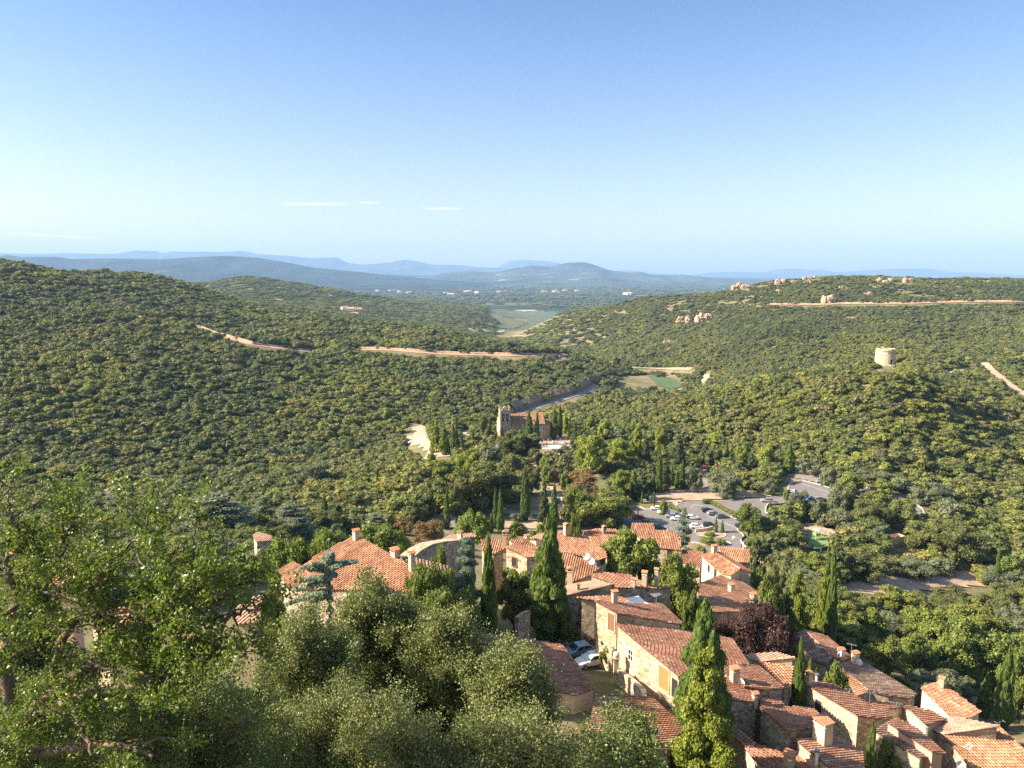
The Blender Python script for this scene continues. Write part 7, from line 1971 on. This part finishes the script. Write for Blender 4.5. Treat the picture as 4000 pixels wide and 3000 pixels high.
branchy("oak_tree", "near oak with lichen covered spreading limbs filling the left side", "oak", tb, lim, 11, (3.8, 1.1, .024), (8, .3), (.078, .026), NEARLEAF, 8, .07)
# upward sprays at the skyline of that oak are part of it; nearer lower undergrowth
tb2 = (-7, 19, -21)
def dome(cx, cy, w_, h_, Y, seed, nl=7, low=250):
    r = np.random.default_rng(seed); c0 = pz(cx, cy + h_ + low, Y); out = []
    for i in range(nl):
        a = (i + .5) / nl; ex = cx - w_ / 2 + w_ * a + r.normal(0, w_ * .04); ey = cy + h_ * (1 - math.sin(math.pi * a)) * .9 + r.uniform(0, h_ * .12); yy = Y + r.uniform(-1.8, 1.8)
        e = pz(ex, ey, yy); m = pz((cx + ex) / 2, (cy + h_ * .9 + ey) / 2, (Y + yy) / 2)
        out.append(([c0, m, e], .09, .02))
    return c0, out
def holm(cx, cy, w_, h_, Y, seed, label, mat=HOLMLEAF, per=10, nl=14, leaf=(.05, .018), sub=(7, 1.1, .02), spread=.075, name="holm_oak", cat="oak", group=None, stump=True):
    c0, lim = dome(cx, cy, w_, h_, Y, seed, nl); g = Vector((c0.x, c0.y, hgt(c0.x, c0.y) - .3))
    if c0.z < g.z + 1: c0 = Vector((c0.x, c0.y, g.z + 1))
    lim = [([c0] + l[0][1:], l[1], l[2]) for l in lim] + [([g, (g + c0) / 2, c0], .2, .13)]
    return branchy(name, label, cat, g, lim, seed, sub, (9, .35), leaf, mat, per, spread, group)
holm(1480, 2340, 300, 580, 27, 31, "near holm oak dome in the centre with golden green sunlit leaves", nl=16, leaf=(.085, .030), sub=(7, 1.4, .03), spread=.13, per=12)
holm(1200, 2500, 380, 500, 24, 32, "near holm oak left of centre, darker and overlapped by the left oak", nl=13, leaf=(.075, .027), sub=(7, 1.3, .03), spread=.12, per=12)
holm(1720, 2470, 330, 540, 26, 41, "near holm oak between the two central domes and the red roof", nl=13, leaf=(.08, .029), sub=(7, 1.3, .03), spread=.12, per=12)
holm(2010, 2600, 330, 450, 23, 33, "near holm oak in front of the car roofs and the red roof", nl=12, leaf=(.07, .026), sub=(7, 1.0, .03), spread=.11, per=12)
holm(1400, 2760, 700, 360, 17, 34, "near holm oak at the bottom centre with dense small leaves", nl=16, leaf=(.055, .02), sub=(7, 1.0, .02), spread=.09, per=12)
holm(760, 2740, 600, 360, 16, 35, "near dark undergrowth oak below the left oak limbs", nl=13, leaf=(.055, .02), sub=(7, 1.1, .02), spread=.09, per=11, mat=DEEPLEAF)
holm(2000, 2880, 560, 250, 16.5, 36, "near holm oak bush at the bottom right of centre", nl=13, leaf=(.055, .02), sub=(7, .9, .02), spread=.09, per=12)
holm(2440, 2860, 240, 200, 15, 37, "dark leafy branch in front of the red roof at the bottom", nl=8, leaf=(.06, .024), sub=(7, .7, .02), spread=.08, per=9, mat=DEEPLEAF)
holm(200, 2700, 700, 420, 18, 38, "near undergrowth tree behind the trunk of the left oak", nl=13, leaf=(.06, .022), sub=(6, 1.1, .02), spread=.1, per=10, mat=DEEPLEAF)
holm(90, 2300, 420, 600, 30, 42, "leafy oak in front of the coral walled house behind the near oak", nl=12, leaf=(.085, .03), sub=(6, 1.5, .03), spread=.13, per=10)
tree('pine', 'J', 1620, 640, 900, 200, "yellow green pine tuft beside the pale blue cedar", Y=48)
# pale blue atlas cedar in front of the large roof
LM['atlas'] = leafmat('pale_blue_needles', (0.14, 0.19, 0.13), (0.27, 0.34, 0.25), (0.42, 0.48, 0.38), hue=0)
def atlas():
    Y = 62; base = atY(*zc('K', 850, 800), Y); base.z = hgt(base.x, base.y); top = atY(*zc('K', 850, 240), Y)
    e = empty("blue_cedar", base, 0, "pale blue cedar with drooping boughs in front of the large roof", "cedar")
    b = MB(); b.tube((0, 0, 0), top - base, .25, .04); b.build("trunk", BARK, e)
    ends = [(620, 450), (480, 770), (560, 640), (1080, 400), (940, 430), (690, 790), (760, 560), (720, 420), (900, 520), (870, 330), (820, 350), (620, 560)]
    L = []; r = np.random.default_rng(3)
    for i, q in enumerate(ends):
        E_ = atY(*zc('K', *q), Y - 1 + 2 * r.random()); S_ = atY(*zc('K', 850, min(700, q[1] * .55 + 260)), Y)
        for t in np.linspace(.15, 1, 9):
            p = S_ + (E_ - S_) * t - base; s = .42 * (1.1 - .55 * t)
            L.append((p.x, p.y, p.z - .3 * t * t, s, s, s * .6))
    for t in np.linspace(.3, 1.0, 10): p = (top - base) * t; s = .5 * (1.15 - t); L.append((p.x, p.y, p.z, s, s, s))
    link("crown", crown("crown", L, 14000, .075, LM['atlas'], seed=5, jit=.9, core=.55, aspect=1.5, skin=.35), e)
atlas()
# clouds: thin high wisps
def wisps():
    m, nt, b = newmat("thin_cloud"); b.inputs['Base Color'].default_value = (.9, .9, .9, 1); b.inputs['Roughness'].default_value = 1
    tc = N(nt, "ShaderNodeTexCoord"); 
    mp = N(nt, "ShaderNodeMapping"); mp.inputs['Scale'].default_value = (.0012, .0002, 1); nt.links.new(tc.outputs['Object'], mp.inputs[0])
    a = ramp(nt, noise(nt, 1.0, 5, mp.outputs[0], .6), [(.38, (0, 0, 0)), (.75, (.5, .5, .5))])
    at = attr(nt); mu = N(nt, "ShaderNodeMath", operation='MULTIPLY'); nt.links.new(a, mu.inputs[0]); nt.links.new(at, mu.inputs[1])
    tr = N(nt, "ShaderNodeBsdfTransparent"); df = N(nt, "ShaderNodeBsdfDiffuse"); tl = N(nt, "ShaderNodeBsdfTranslucent"); ad = N(nt, "ShaderNodeAddShader"); mx = N(nt, "ShaderNodeMixShader")
    df.inputs[0].default_value = (.5, .5, .5, 1); tl.inputs[0].default_value = (.98, .98, .98, 1)
    nt.links.new(df.outputs[0], ad.inputs[0]); nt.links.new(tl.outputs[0], ad.inputs[1]); nt.links.new(mu.outputs[0], mx.inputs[0]); nt.links.new(tr.outputs[0], mx.inputs[1]); nt.links.new(ad.outputs[0], mx.inputs[2])
    nt.links.new(mx.outputs[0], nt.nodes["Material Output"].inputs[0])
    for (x, y, w_, h_) in ((1225, 797, 300, 14), (1440, 792, 90, 8), (1730, 815, 170, 12), (225, 922, 200, 34)):
        c = atZ(x, y, 4200.0) if y < 900 else atZ(x, y, 2600.0); d = c.y
        W_ = w_ / FPX * d; Yl = abs(slope(y + h_) / slope(y) - 1) * d
        n = 12; V = []; A = []
        for i in range(n + 1):
            for j in range(n + 1): V.append(((i / n - .5) * W_, (j / n - .5) * Yl, 60 * math.sin(i * .7) * math.cos(j * .9)))
        F = [(i * (n + 1) + j, (i + 1) * (n + 1) + j, (i + 1) * (n + 1) + j + 1, i * (n + 1) + j + 1) for i in range(n) for j in range(n)]
        A = [max(0, 1 - abs((i + .5) / n * 2 - 1) ** 1.5) * max(0, 1 - abs((j + .5) / n * 2 - 1) ** 1.5) for i in range(n) for j in range(n)]
        o = link("clouds", np_mesh("clouds", V, np.array(F), m, fattr=A, smooth=True), None, c); o.visible_shadow = True
        tag(o, "thin white wisp of cloud low in the blue sky", None, "wisps of cloud", "stuff")
wisps()
haze()
